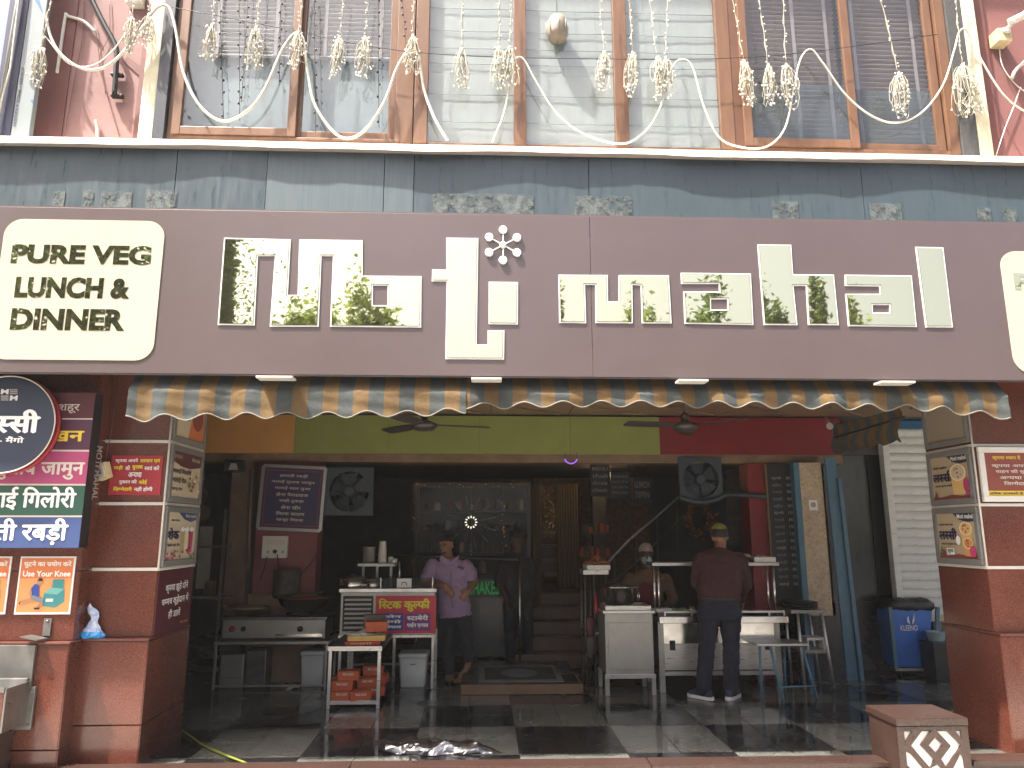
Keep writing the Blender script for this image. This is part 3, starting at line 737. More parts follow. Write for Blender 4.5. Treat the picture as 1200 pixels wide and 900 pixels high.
# flood lamps under the sign
for k, px in enumerate((326, 570, 808, 1043)):
    q = at(px, 454, YS+.02)
    nm = ('beside the ceiling fan at left', 'below the tall gold letter', 'below the small gold letters', 'nearest the right pier')[k]
    t = thing('flood_lamp', 'flat white flood lamp panel under the sign, %s' % nm, 'lamp', (q.x, YS-.1, ZS0-.03), 'flood lamps under the sign')
    s = .13 if k in (0, 3) else .11
    MB().box(q.x-s, q.x+s, YS-.10, YS+.01, ZS0-.046, ZS0-.030).build('housing', 'lamp_white', t, bevel=.003)
    MB().box(q.x-s+.012, q.x+s-.012, YS-.09, YS, ZS0-.0485, ZS0-.0465).build('lens', 'lamp_white', t)
    MB().box(q.x-.012, q.x+.012, YS+.002, YS+.03, ZS0-.03, ZS0-.012).build('bracket', 'iron_black', t)

# ================================================================== BLUE FASCIA AND FLASHING
ZF1 = 4.745
fa = thing('blue_fascia', 'weathered blue grey metal fascia above the maroon sign', 'fascia', (0, YFA, ZS1))
xs = [-6.2] + [at(p, 215, YFA).x for p in (205, 312, 450, 485, 690, 1010)] + [7.0]
for i, (a, c) in enumerate(zip(xs, xs[1:])):
    MB().box(a+.003, c-.003, YFA+(0,.002,-.003,-.001,.001,0,.002)[i], YFA+.03, 3.3, ZF1).build('fascia_panel', 'fascia_light' if i in (2, 3) else 'blue_fascia', fa)
for k, (a, b_, c, d) in enumerate(((62,224,77,238),(96,223,110,238),(118,224,156,242),(170,223,208,243),(507,228,625,250),(673,230,740,252),(905,236,935,254),(1020,238,1055,258),(1146,244,1160,260),(1176,244,1190,260))):
    p, q = at(a, d, YFA), at(c, b_, YFA); n = 9
    pts = [(p.x+(q.x-p.x)*t, p.z-.04+random.uniform(-.004,.004)) for t in [i/n for i in range(n+1)]] + [(q.x+random.uniform(-.006,.006), p.z+(q.z-p.z)*.5)] + [(q.x-(q.x-p.x)*t, q.z+random.uniform(-.012,.004)) for t in [i/n for i in range(n+1)]] + [(p.x+random.uniform(-.006,.006), p.z+(q.z-p.z)*.5)]
    MB().prism(pts, (0, YFA-.0045, 0), EX, EZ, .0012).build('paint_scar', 'scar', fa)
struct('wall', MB().box(-6.5, 7.2, YFA+.032, YFA+.2, ZC+.3, ZF1+.01), 'dark_wall')
# flashing strip with a wavy lip
mb = MB(); n = 130; x0, x1 = -6.4, 7.1
va, vb, vc, vd = [], [], [], []
for i in range(n+1):
    x = x0 + (x1-x0)*i/n; wv = .010*math.sin(x*2.1)+.007*math.sin(x*5.3+1)+random.uniform(-.003,.003)
    va.append(V((x, YFA+.28, ZF1+.062))); vb.append(V((x, YSILL+.3*wv, ZF1+.055+.4*wv*.6))); vc.append(V((x, YSILL-.012+wv*.8, ZF1-.004+wv))); vd.append(V((x, YFA+.02, ZF1+.004)))
for r0, r1 in ((va, vb), (vb, vc), (vc, vd)):
    for i in range(n): mb.quad(r0[i], r1[i], r1[i+1], r0[i+1])
fl_ = mb.build('flashing', 'flashing', weld=True); tag(fl_, 'cream white metal flashing strip between windows and blue fascia', 'flashing')

# ================================================================== UPPER FLOOR
ZU = 7.6
XHL = at(-6, 160, YW).x                                   # the upper storey ends here; open sky beyond
struct('wall', MB().box(XHL, 7.2, YW+.62, YW+.9, ZF1, ZU), 'dark_wall')
struct('roof', MB().box(XHL, 7.2, YFA, YW+.9, ZU, ZU+.2), 'dark_wall')
struct('upper_floor', MB().box(XHL, 7.2, YFA+.05, YW+.9, ZF1-.1, ZF1+.04), 'dark_wall')
def wx(px, y=165, Y=YW): return at(px, y, Y).x
XWL, XWR = wx(194), wx(1125)
uw = struct('wall', MB().box(XHL, XWL-.16, YW+.06, YW+.5, ZF1, ZU), 'pink_wall')
struct('wall', MB().box(XWR+.26, 7.2, YW+.06, YW+.5, ZF1, ZU), 'rose_wall')
# painted maroon bands on the pink wall (raised plaster strips)
xm0, xm1 = at(28, 160, YW+.05).x, at(72, 160, YW+.05).x
MB().box(xm0, xm1, YW+.048, YW+.058, ZF1, ZU).build('plaster_band', 'maroon_paint', uw)
xe0, xe1 = at(157, 160, YW+.05).x, at(166, 160, YW+.05).x
MB().box(xe0, xe1, YW+.03, YW+.058, ZF1, ZU).build('plaster_band', 'maroon_paint', uw)
MB().prism([(at(142,68,YW).x, at(142,68,YW).z), (at(162,86,YW).x, at(162,86,YW).z), (at(165,76,YW).x, at(165,76,YW).z), (at(146,62,YW).x, at(146,62,YW).z)], (0, YW+.056, 0), EX, EZ, .006).build('plaster_band', 'maroon_paint', uw)
tag(MB().box(xe1+.002, at(180,160,YW).x, YW-.03, YW+.1, ZF1+.03, ZU).build('pilaster', 'cream_paint', bevel=.008), 'cream painted pilaster left of the upper windows', 'pilaster')
tag(MB().box(at(180,160,YW).x+.003, XWL-.004, YW-.045, YW+.1, ZF1+.03, ZU).build('stone_strip', 'navy_stone', bevel=.004), 'dark navy stone strip beside the left window frame', 'stone strip')
tag(MB().box(XWR+.004, at(1147,182,YW).x, YW-.02, YW+.1, ZF1+.03, ZU).build('stone_strip', 'grey_stone', bevel=.004), 'dark grey stone strip beside the right window frame', 'stone strip')
tag(MB().box(at(1147,182,YW).x+.003, at(1160,182,YW).x+.02, YW-.03, YW+.12, ZF1+.03, ZU).build('pilaster', 'cream_paint', bevel=.008), 'cream painted pilaster right of the upper windows', 'pilaster')
MBx = MB().box(at(1160,182,YW).x+.03, at(1172,182,YW).x+.05, YW+.03, YW+.058, ZF1, ZU); struct('wall_band', MBx, 'maroon_paint')
# neighbour's hoarding at the far left
hd = thing('hoarding', 'navy and pale grey hoarding panel standing at top left corner', 'hoarding', (-4.3, YW-.1, ZF1))
h0, h1, h2 = at(-10,160,YW-.1).x, at(13,160,YW-.1).x, at(35,160,YW-.1).x
MB().box(h0, h1, YW-.12, YW-.06, ZF1+.03, ZU).build('navy_panel', 'navy_panel', hd, bevel=.004)
MB().box(h1+.002, h2, YW-.115, YW-.06, ZF1+.03, ZU).build('pale_panel', 'pale_panel', hd, bevel=.004)
for (a, b_, c) in (((37,60),(45,72),(43,58)), ((36,118),(40,124),(38,116)), ((41,0),(50,16),(44,-8))):
    MB().prism([(at(*p, YW-.117).x, at(*p, YW-.117).z) for p in (a, b_, c)][::-1], (0, YW-.117, 0), EX, EZ, .0).build('blue_mark', 'flag_blue', hd)
q = at(19, 148, YW-.116); letters(hd, 'FRIENDLY ZONE • SERVICE', q, V((0,0,.55)), V((-.024,0,0)), 'p_ink', .01, lift=.002)
MB().tube([at(-6,160,YW-.15), at(21,0,YW-.15), at(27,-40,YW-.15)], .016).build('post', 'steel_dull', hd)
MB().tube([at(-2,130,YW-.16), at(12,80,YW-.16), at(22,0,YW-.16), at(26,-40,YW-.16)], .007).build('cable', 'cable_white', hd)

# --- window frames
Z0 = 4.962
def member(parent, x0, x1, z0, z1, y0=YW, d=.06, name='frame_member', mat='frame_wood'):
    return MB().box(x0, x1, y0, y0+d, z0, z1).build(name, mat, parent, bevel=.005)
def sash(win, x0, x1, z0, z1, y0, sheen=None):
    s = MB().box(x0, x0+.075, y0, y0+.045, z0, z1).build('sash', 'frame_wood', win, bevel=.005)
    for (a, b_, c, d) in ((x1-.075, x1, z0, z1), (x0+.076, x1-.076, z0, z0+.075), (x0+.076, x1-.076, z1-.075, z1)):
        MB().box(a, b_, y0, y0+.045, c, d).build('sash_rail', 'frame_wood', s, bevel=.005)
    if sheen:
        MB().box(x0+.07, x1-.07, y0+.024, y0+.028, sheen, z1-.07).build('pane', 'window_glass', s)
        MB().box(x0+.07, x1-.07, y0+.022, y0+.027, z0+.07, sheen-.002).build('pane', 'window_film', s)
    else: MB().box(x0+.07, x1-.07, y0+.022, y0+.027, z0+.07, z1-.07).build('pane', 'window_glass', s)
    return s
ZW1 = 7.3
wl = thing('sliding_window', 'brown framed sliding window with white blinds at upper left', 'window', (wx(340), YW, Z0))
member(wl, XWL, wx(207), Z0, ZW1); member(wl, wx(207)+.001, wx(468), Z0, Z0+.03, YW-.01, .08); member(wl, wx(462), wx(483), Z0, ZW1)
sash(wl, wx(200), wx(346), Z0+.034, ZW1, YW-.02)
sash(wl, wx(344)-.03, wx(463), Z0+.036, ZW1, YW+.03)
wc = thing('fixed_window', 'three pane brown framed fixed window with pale blinds at upper centre', 'window', (wx(670), YW, Z0))
for a, b_ in ((484,500),(602,617),(722,738)):
    member(wc, wx(a)+.001, wx(b_), Z0, ZW1, YW-.005, .07)
member(wc, wx(500)+.001, wx(845), Z0-.02, Z0+.02, YW+.01, .05)
for a, b_ in ((500,602),(617,722),(738,846)):
    MB().box(wx(a)-.006, wx(b_)+.006, YW+.03, YW+.035, Z0+.02, ZW1).build('pane', 'window_glass', wc)
wr = thing('sliding_window', 'brown framed sliding window with brown slatted blinds at upper right', 'window', (wx(980), YW, Z0))
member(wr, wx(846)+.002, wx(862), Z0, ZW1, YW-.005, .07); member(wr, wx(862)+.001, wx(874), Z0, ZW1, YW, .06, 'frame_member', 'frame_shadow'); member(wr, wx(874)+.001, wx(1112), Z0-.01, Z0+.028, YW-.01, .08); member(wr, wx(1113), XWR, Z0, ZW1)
ZREFL = at(900, 98, YW).z  # below this height the panes carry the painted sky reflection
sash(wr, wx(872)+.003, wx(1006), Z0+.032, ZW1, YW-.03, ZREFL)
sash(wr, wx(1000), wx(1111), Z0+.033, ZW1, YW+.03, ZREFL)
# --- blinds behind the panes
def venetian(name, label, x0, x1, z0, z1, mat, pitch, tapes, y=YW+.11):
    t = thing(name, label, 'blind', ((x0+x1)/2, y, z0), 'slatted blinds in the upper windows')
    me = MB().obox((0,0,0), ((x1-x0)/2,0,0), V((0,.022,-.012)), V((0,.0006,.0011))).build('slat', mat).data
    bpy.data.objects.remove([o for o in COL.objects if o.data is me][0])
    z = z0 + .03; k = 0
    while z < z1:
        share('slat', me, t, ((x0+x1)/2, y, z), (random.uniform(-.05,.05), random.uniform(-.002,.002), 0)); z += pitch
    MB().box(x0, x1, y-.016, y+.016, z0, z0+.02).build('bottom_rail', mat, t, bevel=.004)
    for tx in tapes: MB().box(tx-.016, tx+.016, y-.026, y-.024, z0, z1).build('ladder_tape', 'blind_tape', t)
    return t
ZBL = at(300, 69, YW+.14).z
venetian('venetian_blind', 'white slatted blind half raised in the leftmost pane', wx(216), wx(330), ZBL, 7.2, 'white_slat', .045, [wx(240), wx(312)])
venetian('venetian_blind', 'white slatted blind half raised in the second pane from left', wx(350), wx(455), ZBL, 7.2, 'white_slat', .045, [wx(372), wx(440)])
tag(MB().box(wx(205), wx(470), YW+.145, YW+.150, ZF1+.05, 7.2).build('curtain', 'pale_blue_curtain'), 'pale blue sheet hanging behind the left window panes', 'curtain')  # sky mirrored in the lower panes, put in as a coloured sheet
venetian('venetian_blind', 'brown slatted blind in the right window, left sash', wx(880), wx(996), Z0+.04, 7.2, 'brown_slat', .048, [wx(945), wx(985)])
venetian('venetian_blind', 'brown slatted blind in the rightmost pane of upper floor', wx(1003), wx(1104), Z0+.04, 7.2, 'brown_slat', .048, [wx(1018), wx(1090)])
for k, (a, b_, nm) in enumerate(((498,604,'left'),(615,724,'middle'),(736,850,'right'))):
    t = thing('roman_blind', 'pale cloth roman blind in the %s pane of the centre window' % nm, 'blind', (wx((a+b_)/2), YW+.12, Z0), 'pale cloth blinds in the centre window')
    mb = MB(); nx, nz = 26, 44; X0, X1 = wx(a), wx(b_)
    pt = lambda i, j: V((X0+(X1-X0)*i/nx, YW+.07+.0012*math.sin(i*.8+k*2)*(.4+.6*abs(math.sin(j*.35))), Z0+.02+(7.2-Z0)*j/nz))
    for i in range(nx):
        for j in range(nz): mb.add([pt(i,j), pt(i+1,j), pt(i+1,j+1), pt(i,j+1)], [(0,1,2,3)], True)
    mb.build('cloth', 'sheer', t, weld=True)
    zz = [at(550, y, YW+.1).z for y in (146,114,78,60,40,14)]
    for z in zz: MB().tube([(X0, YW+.056, z), ((X0+X1)/2, YW+.055, z-.006), (X1, YW+.056, z)], .0036, 5).build('fold_rod', 'roman_fold', t)
# paper lantern behind the middle pane
q = at(653, 33, YW-.03)
t = thing('paper_lantern', 'pale ribbed lantern hanging in the middle upper pane', 'lantern', q)
MB().tube([q+V((0,0,-.13)), q+V((.04,0,-.3)), q+V((.055,0,-.48))], .003, 5).build('tassel', 'roman_fold', t); MB().lathe([(.03,-.13),(.075,-.12),(.092,-.06),(.095,0),(.088,.06),(.06,.11),(.02,.125)], q, 16).build('shade', 'p_tan', t)
for i in range(8): MB().tube([q+V((.096*math.cos(i*.785), .096*math.sin(i*.785), -.09)), q+V((.1*math.cos(i*.785), .1*math.sin(i*.785), .05))], .003, 5).build('rib', 'roman_fold', t)
MB().tube([q+V((0,0,.12)), q+V((0,0,1.0))], .002, 5).build('cord', 'cable_black', t)
tag(MB().bar(at(752,0,YW+.1)+V((0,0,.4)), at(760,175,YW+.1), .03, .01).build('curtain_edge', 'flag_blue'), 'thin blue curtain edge behind the right centre pane', 'curtain')

# ================================================================== CABLES, LIGHT STRINGS AND FITTINGS ON THE UPPER WALL
YC = YW - .10
def catmull(p, k=6):
    out = []
    for i in range(len(p)-1):
        a, b, c, d = p[max(i-1,0)], p[i], p[i+1], p[min(i+2,len(p)-1)]
        for j in range(k):
            t = j/k; out.append(.5*((2*b)+(c-a)*t+(2*a-5*b+4*c-d)*t*t+(3*b-a-3*c+d)*t**3))
    return out + [p[-1]]
def cable(name, label, pts, r, mat, Y=YC, cat='cable', k=6):
    o = MB().tube(catmull([at(x, y, Y + (0 if len(q) == 0 else q[0])) for (x, y, *q) in pts], k), r, 8).build(name, mat)
    return tag(o, label, cat)
cable('cable', 'thick white cable looping across the left upper windows', [(52,-30),(53,0),(57,35),(70,62),(95,80),(120,80),(140,66),(165,35),(183,10),(197,8),(205,30),(215,85),(235,125),(262,142),(290,130),(310,105),(330,60),(345,40),(355,45),(360,80),(370,125),(398,160),(425,155),(450,120),(465,80),(480,58),(490,65),(497,105),(510,140),(524,164)], .0125, 'cable_white')
cable('cable', 'thick white cable looping across the centre and right upper windows', [(577,166),(590,135),(597,100),(600,75),(612,68),(628,95),(650,130),(680,155),(720,168),(745,163),(770,135),(788,80),(800,70),(812,80),(825,125),(842,160),(866,172),(898,172),(920,150),(930,105),(938,70),(950,58),(965,75),(990,110),(1020,135),(1050,144),(1080,132),(1105,100),(1118,60),(1125,36),(1135,38),(1150,70),(1175,110),(1200,130),(1230,140)], .0085, 'cable_white')
cable('cable', 'thin white cable swagging over the pink wall', [(24,0),(30,20),(55,45),(75,70),(92,78),(115,74),(140,50),(155,22)], .006, 'cable_white')
cable('cable', 'thin dark cable stretched across the upper windows', [(200,8),(340,35),(420,52),(520,64),(700,69),(900,66),(1100,40)], .003, 'cable_black', k=3)
for k, (x, xe, ye) in enumerate(((257,262,143),(280,281,142),(292,283,120),(330,327,100),(368,370,155),(443,444,150),(470,478,80))):
    mb = MB(); p = [at(x+(xe-x)*i/10, -20+(ye+20)*i/10, YC+.03) for i in range(11)]
    mb.tube(p, .0028, 5)
    for i in range(12):
        q = p[0].lerp(p[-1], (i+.5)/12); mb.ball(q+V((random.choice((-.01,.01)),0,0)), .009, (1,1,1.4), 6, 4)
    tag(mb.build('dark_light_string', 'cable_black'), ('dark bulb string, %s of those hanging before the left window' % ('leftmost','second','third','fourth','fifth','sixth','rightmost')[k]), 'light string', 'dark light strings')
# bundled strings of white fairy lights
def bundle(px_top, px, y0, y1, label, seed, fat=1.0):
    rnd = random.Random(seed); a, b = at(px, y0, YC-.02), at(px, y1, YC-.02); h = a.z - b.z
    t = thing('fairy_light_bundle', label, 'fairy lights', a, 'bundled fairy lights')
    top = at(px_top, -24, YC-.02); mb = MB(); n = 12; st = []
    for i in range(n+1):
        q = top.lerp(a, i/n); st.append(q + V((rnd.uniform(-.004,.004), rnd.uniform(-.004,.004), 0)))
    mb.tube(st, .0030, 5); mb.tube([q+V((.007*math.sin(i*1.9), .006, 0)) for i, q in enumerate(st)], .0024, 5)
    mb.build('strand', 'string_cream', t)
    mb, bl = MB(), MB()
    for i in range(11):
        q = st[0].lerp(st[-1], (i+rnd.random())/11); bl.ball(q+V((rnd.choice((-1,1))*rnd.uniform(.008,.016), -.006, 0)), .0072, (1,1,1.1), 7, 5)
    for k in range(int(13*fat)):
        an = rnd.uniform(0, 6.28); wd = h*rnd.uniform(.05, .16)*fat; ln = h*rnd.uniform(.5, 1.0); sh = V((rnd.uniform(-.17,.17)*h*fat, 0, 0))
        lp = []
        for j in range(13):
            u = j/12*2*math.pi
            lp.append(a + sh*((1-math.cos(u))/2)**1.5 + V((math.cos(an)*wd*math.sin(u), math.sin(an)*wd*.6*math.sin(u)-.01, -ln*(1-math.cos(u))/2)) + V((rnd.uniform(-1,1), 0, rnd.uniform(-1,1)))*.009)
        mb.tube(lp, .0025, 5, False)
        for j in (3, 5, 6, 7, 9):
            if rnd.random() < .55: bl.ball(lp[j]+V((rnd.uniform(-.014,.014), -.008, rnd.uniform(-.014,.014))), .0085, (1,1,1.1), 7, 5)
    mb.lathe([(.012,-.035),(.018,0),(.014,.03),(.01,.045)], a+V((0,-.008,-.05*h)), 8)
    for k in range(int(9*fat)): bl.ball(a+V((rnd.gauss(0,.022), -.012, -h*rnd.uniform(-.02,.22))), .0088, (1,1,1.1), 7, 5)
    tag(mb.build('wire_coil', 'string_cream', t), kind='stuff'); tag(bl.build('bulbs', 'bulb_white', t), kind='stuff')
BL = [(64,48,56,105,'over the pale hoarding edge'),(157,155,24,68,'on the pink wall under the junction box'),(178,175,20,60,'against the left cream pilaster'),(252,249,32,75,'left of the pair in the leftmost pane'),(305,301,34,86,'right of the pair in the leftmost pane'),
      (356,350,40,84,'on the stile between the two left panes'),(404,398,46,92,'left of the pair in the second pane'),(433,428,46,94,'right of the pair in the second pane'),(485,484,44,92,'on the frame between left and centre windows'),(542,541,60,108,'alone in the first centre pane'),
      (586,585,58,105,'touching its twin left of the first centre stile'),(601,597,58,107,'on the first centre stile'),(701,708,64,110,'alone right of the pale lantern'),(737,741,64,116,'just right of the second centre stile'),(759,770,70,118,'left of the touching pair in the third centre pane'),
      (784,780,70,118,'right of the touching pair in the third centre pane'),(855,872,74,127,'on the frame left of the brown blinds'),(887,900,78,126,'left of the pair before the brown blinds'),(917,921,78,133,'right of the pair before the brown blinds'),(1028,1053,88,140,'before the rightmost pane')]
for i, (a, b_, c, d, s_) in enumerate(BL): bundle(a, b_, c, d, 'white fairy light bundle %s' % s_, 30+i, 1.25 if i in (0, 19) else 1.0)
bundle(1118, 1128, 78, 140, 'large tangled white fairy light bundle on the right cream pilaster', 77, 1.7)
# fittings on the pink wall
cable('conduit', 'white bent conduit on the maroon band of the pink wall', [(67,85),(72,50),(77,18),(80,19),(98,25),(112,38)], .013, 'cable_white', YW+.03, 'conduit', 4)
cable('conduit', 'short white conduit stub above the flashing on pink wall', [(112,141),(114,150),(114,162)], .013, 'cable_white', YW+.03, 'conduit', 3)
t = thing('drain_pipe', 'dark bent pipe clamped to the pink wall', 'pipe', at(136, 112, YW))
MB().tube(catmull([at(x, y, YW) for x, y in ((96,-24),(108,0),(122,28),(134,50),(137,62),(136,80),(134,112))], 5), .022, 9).build('pipe', 'iron_black', t)
for y in (86, 111): MB().box(at(129,y,YW).x, at(143,y,YW).x, YW+.0, YW+.05, at(130,y,YW).z-.012, at(130,y,YW).z+.012).build('clamp', 'iron_black', t, bevel=.006)
for k, pts in enumerate(([(98,0),(97,40),(88,90),(75,160)], [(128,0),(128,40),(116,70),(125,110),(140,160)], [(112,30),(118,80),(124,110)])):
    cable('wire', 'thin maroon wire, %s run down the pink wall' % ('left','right','middle')[k], pts, .003, 'wire_maroon', YW+.045, 'wire', 4)
q = at(160, 4, YW+.02); t = thing('junction_box', 'grey junction box on pink wall at top of frame', 'box', q)
MB().box(q.x-.075, q.x+.06, YW-.03, YW+.06, q.z-.03, q.z+.12).build('case', 'white_plastic', t, bevel=.008); MB().box(q.x-.06, q.x+.045, YW-.036, YW-.031, q.z-.015, q.z+.105).build('cover', 'white_trim', t, bevel=.004)
# security camera on the right wall
q = at(1172, 43, YW-.02); t = thing('security_camera', 'white security camera on a cream box at upper right', 'camera', q)
MB().box(q.x-.055, q.x+.075, YW-.07, YW+.06, q.z-.075, q.z+.055).build('junction_box', 'cream_box', t, bevel=.008)
MB().lathe([(.035,0),(.04,.015),(.022,.03)], q+V((.02,-.05,.02)), 14, (0,-1,.4)).build('mount', 'white_plastic', t)
MB().tube([q+V((.02,-.075,.03)), q+V((.05,-.11,.06))], .016).build('arm', 'white_plastic', t)
ax = V((.75,-.6,.18)).normalized(); c0 = q + V((.02,-.09,.075))
bd = MB().lathe([(.030,0),(.034,.01),(.034,.13),(.038,.135),(.038,.15)], c0, 16, ax).build('barrel', 'white_plastic', t)
MB().lathe([(.034,.151),(.030,.156)], c0, 16, ax).build('lens_face', 'black_plastic', bd)
cable('wire', 'thin white wire dropping from the security camera', [(1171,54),(1174,75),(1184,92),(1196,104),(1204,108)], .005, 'cable_white', YW+.02, 'wire')
cable('wire', 'thin white wire running down the rose wall to the flashing', [(1196,102),(1188,125),(1178,150),(1167,183)], .005, 'cable_white', YW+.03, 'wire')
cable('conduit', 'white conduit end cut off by the right frame edge', [(1186,92),(1192,80),(1215,62)], .016, 'cable_white', YW, 'conduit', 3)

# ================================================================== AWNING
def valance(parent, pts, period, phase, name='valance', ztop=None, depth=YA, amp=.046, sc=.287):
    """hanging striped cloth: pts = (px, py of the mean lower edge); scallops once per stripe pair"""
    xs_, zs_ = [at(p[0], p[1], depth).x for p in pts], [at(p[0], p[1], depth).z for p in pts]
    def low(x):
        for i in range(len(xs_)-1):
            if x <= xs_[i+1] or i == len(xs_)-2:
                return zs_[i] + (zs_[i+1]-zs_[i])*(x-xs_[i])/(xs_[i+1]-xs_[i])
    x0, x1 = xs_[0], xs_[-1]; cuts = [x0]; k = math.ceil((x0-phase)/(period/2))
    while phase + k*period/2 < x1:
        if phase + k*period/2 > x0+.004: cuts.append(phase + k*period/2)
        k += 1
    cuts.append(x1); cols = []
    for a, b in zip(cuts, cuts[1:]):
        n = 5; m = 0 if math.floor(((a+b)/2-phase)/(period/2)) % 2 == 0 else 1
        cols += [(a+(b-a)*i/n, a+(b-a)*(i+1)/n, m) for i in range(n)]
    mb, pip = MB(), []; nz = 16
    def P(x, j):
        zl = low(x) - amp*.5*math.cos(2*math.pi*(x-phase)/sc+.8)
        z = ztop + (zl-ztop)*j/nz; f = j/nz
        y = depth + f*(.012*math.sin(x*9.1)+.008*math.sin(x*23+1.3)+.007*math.cos(2*math.pi*(x-phase)/sc+.8)) + .004*math.sin(z*60+x*7)*f
        zk_ = at(600, 459, depth).z                          # above this the cloth is bent back to darken into the sign's shadow band
        if z > zk_: y = depth + (z-zk_)*.8
        return V((x, y, z))
    for a, b, m in cols:
        mb.mat(m)
        for j in range(nz): mb.add([P(a,j), P(a,j+1), P(b,j+1), P(b,j)], [(0,1,2,3)], True)
        pip.append(P(a, nz))
    pip.append(P(cols[-1][1], nz))
    o = mb.build(name, ['blue_stripe', 'yellow_stripe'], parent, weld=True)
    MB().tube(pip, .0055, 5).build('piping', 'piping', o)
    return o
aw = thing('awning', 'blue and yellow striped awning with scalloped edge below the sign, left stretch', 'awning', (-1.3, YA, 2.8))
xa = at(158, 470, YA).x
valance(aw, [(147,491),(250,488),(400,486),(500,484),(546,481)], at(194.7,470,YA).x-xa, at(178,470,YA).x, ztop=ZS0+.06)
MB().tube([(at(147,440,YA).x, YA+.13, ZS0+.055), (at(548,440,YA).x, YA+.13, ZS0+.055)], .014).build('rail', 'iron_black', aw)
aw2 = thing('awning', 'blue and yellow striped awning with scalloped edge below the sign, longer right stretch', 'awning', (1.9, YA, 2.8))
valance(aw2, [(541,476),(700,473),(850,474),(980,476),(1100,479),(1183,489)], .2085, at(551,470,YA+.03).x, ztop=ZS0+.06, depth=YA+.008)
MB().tube([(at(545,440,YA).x, YA+.14, ZS0+.055), (at(1183,440,YA).x, YA+.14, ZS0+.055)], .014).build('rail', 'iron_black', aw2)
# the drawn-back awning end inside the verandah
aw3 = thing('awning_flap', 'small drawn back striped awning flap hanging beside the red band', 'awning', at(1015, 490, 7.4))
p0, p1 = at(974, 500, 8.3), at(1054, 478, 7.0); mb = MB(); n = 36
for i in range(n):
    for j in range(6):
        def Q(a, b_):
            u = a/n; q = p0.lerp(p1, u); dz = .30*(1+.12*abs(math.sin(u*math.pi*4.5)))
            return q + V((.02*math.sin(u*30)*b_/6, -.05*math.sin(b_*1.1), -dz*b_/6))
        mb.mat((i//3) % 2); mb.add([Q(i,j), Q(i,j+1), Q(i+1,j+1), Q(i+1,j)], [(0,1,2,3)], True)
mb.build('cloth', ['blue_stripe', 'yellow_stripe'], aw3, weld=True)
MB().tube([p0+V((0,-.07,-.13)), p1+V((0,-.07,-.1))], .012).build('roller', 'iron_black', aw3)

# ================================================================== LEFT FRONT: BANNER, DISC, POSTERS, SINK
YBN = YO - .13
def bz(y): return at(60, y, YBN).z
bx1 = at(112, 460, YBN).x; bx0 = at(-150, 550, YBN).x
bn = thing('banner_box', 'striped menu lightbox in maroon, purple, pink, green and blue at far left', 'banner', (bx1-1, YBN, bz(642)))
MB().box(bx0, bx1, YBN+.004, YO-.002, bz(642), bz(460)).build('case', 'p_black', bn, bevel=.004)
rows = [(460,490,'p_maroon'),(491.5,527,'p_purple'),(529,567,'p_pink'),(569,604,'p_green'),(606,642,'p_blue')]
for a, c, m in rows: MB().box(bx0, bx1+.001, YBN-.002, YBN+.003, bz(c), bz(a)).build('colour_band', m, bn)
MB().box(bx0, bx1, YBN-.0005, YBN+.002, bz(640), bz(461)).build('backing', 'p_ivory', bn)
for (s_, x0, y0, x1, y1, m, bd) in (('शहर की मशहूर', 10,470,93,484,'p_ivory',.012),('मलाई मक्खन', -42,499,98,519,'p_yellow',.03),('मलाई गुलाब जामुन', -62,535,98,562,'p_ivory',.03),('मलाई गिलोरी', -34,570,88,598,'p_white',.03),('इमरती रबड़ी', -52,607,78,639,'p_white',.03)):
    lpx(bn, s_, x0, y0, x1, y1, YBN-.002, m, bd)
letters(bn, 'MOTI MAHAL', (bx1+.001, YBN+.10, bz(520)), V((0,0,bz(585)-bz(520))), V((0,-.085,0))*-1, 'p_dimwhite', .02, lift=.003)
# round hanging sign
YD = YBN - .09
dc = at(6, 497, YD); rd = .36
ds = thing('round_sign', 'round navy sign with white Hindi lettering over the banner', 'sign', (dc.x, YD, dc.z-rd))
MB().lathe([(rd,-.04),(rd,.0)], (dc.x, YD+.035, dc.z), 64, (0,-1,0)).build('rim', 'p_red', ds)
fc = MB().lathe([(rd-.006,0),(rd-.01,.006)], (dc.x, YD, dc.z), 64, (0,-1,0)).build('face', 'p_navy', ds)
ring = [(dc.x+(rd-.004)*math.cos(i*math.pi/40), YD-.006, dc.z+(rd-.004)*math.sin(i*math.pi/40)) for i in range(81)]
MB().tube(ring, .005, 5).build('edge_bead', 'p_ivory', fc)
lpx(fc, 'लस्सी', -34, 479, 46, 508, YD-.008, 'p_white', .045); lpx(fc, 'केसर - मैंगो', -34, 511, 28, 519, YD-.008, 'p_white', .03)
for (x, y, m) in ((1,456,'p_white'),(11.5,456,'p_grey'),(1,463.5,'p_grey'),(11.5,463.5,'p_white')):
    if m == 'p_white': lpx(fc, 'M', x, y, x+9, y+6, YD-.008, m, .05)
    else:
        for k in range(3): MB().prism([(at(p,q,YD-.009).x, at(p,q,YD-.009).z) for p, q in ((x,y+2.2*k+1.5),(x+9,y+2.2*k+1.5),(x+9,y+2.2*k),(x,y+2.2*k))], (0,YD-.009,0), EX, EZ).build('logo_bar', m, fc)
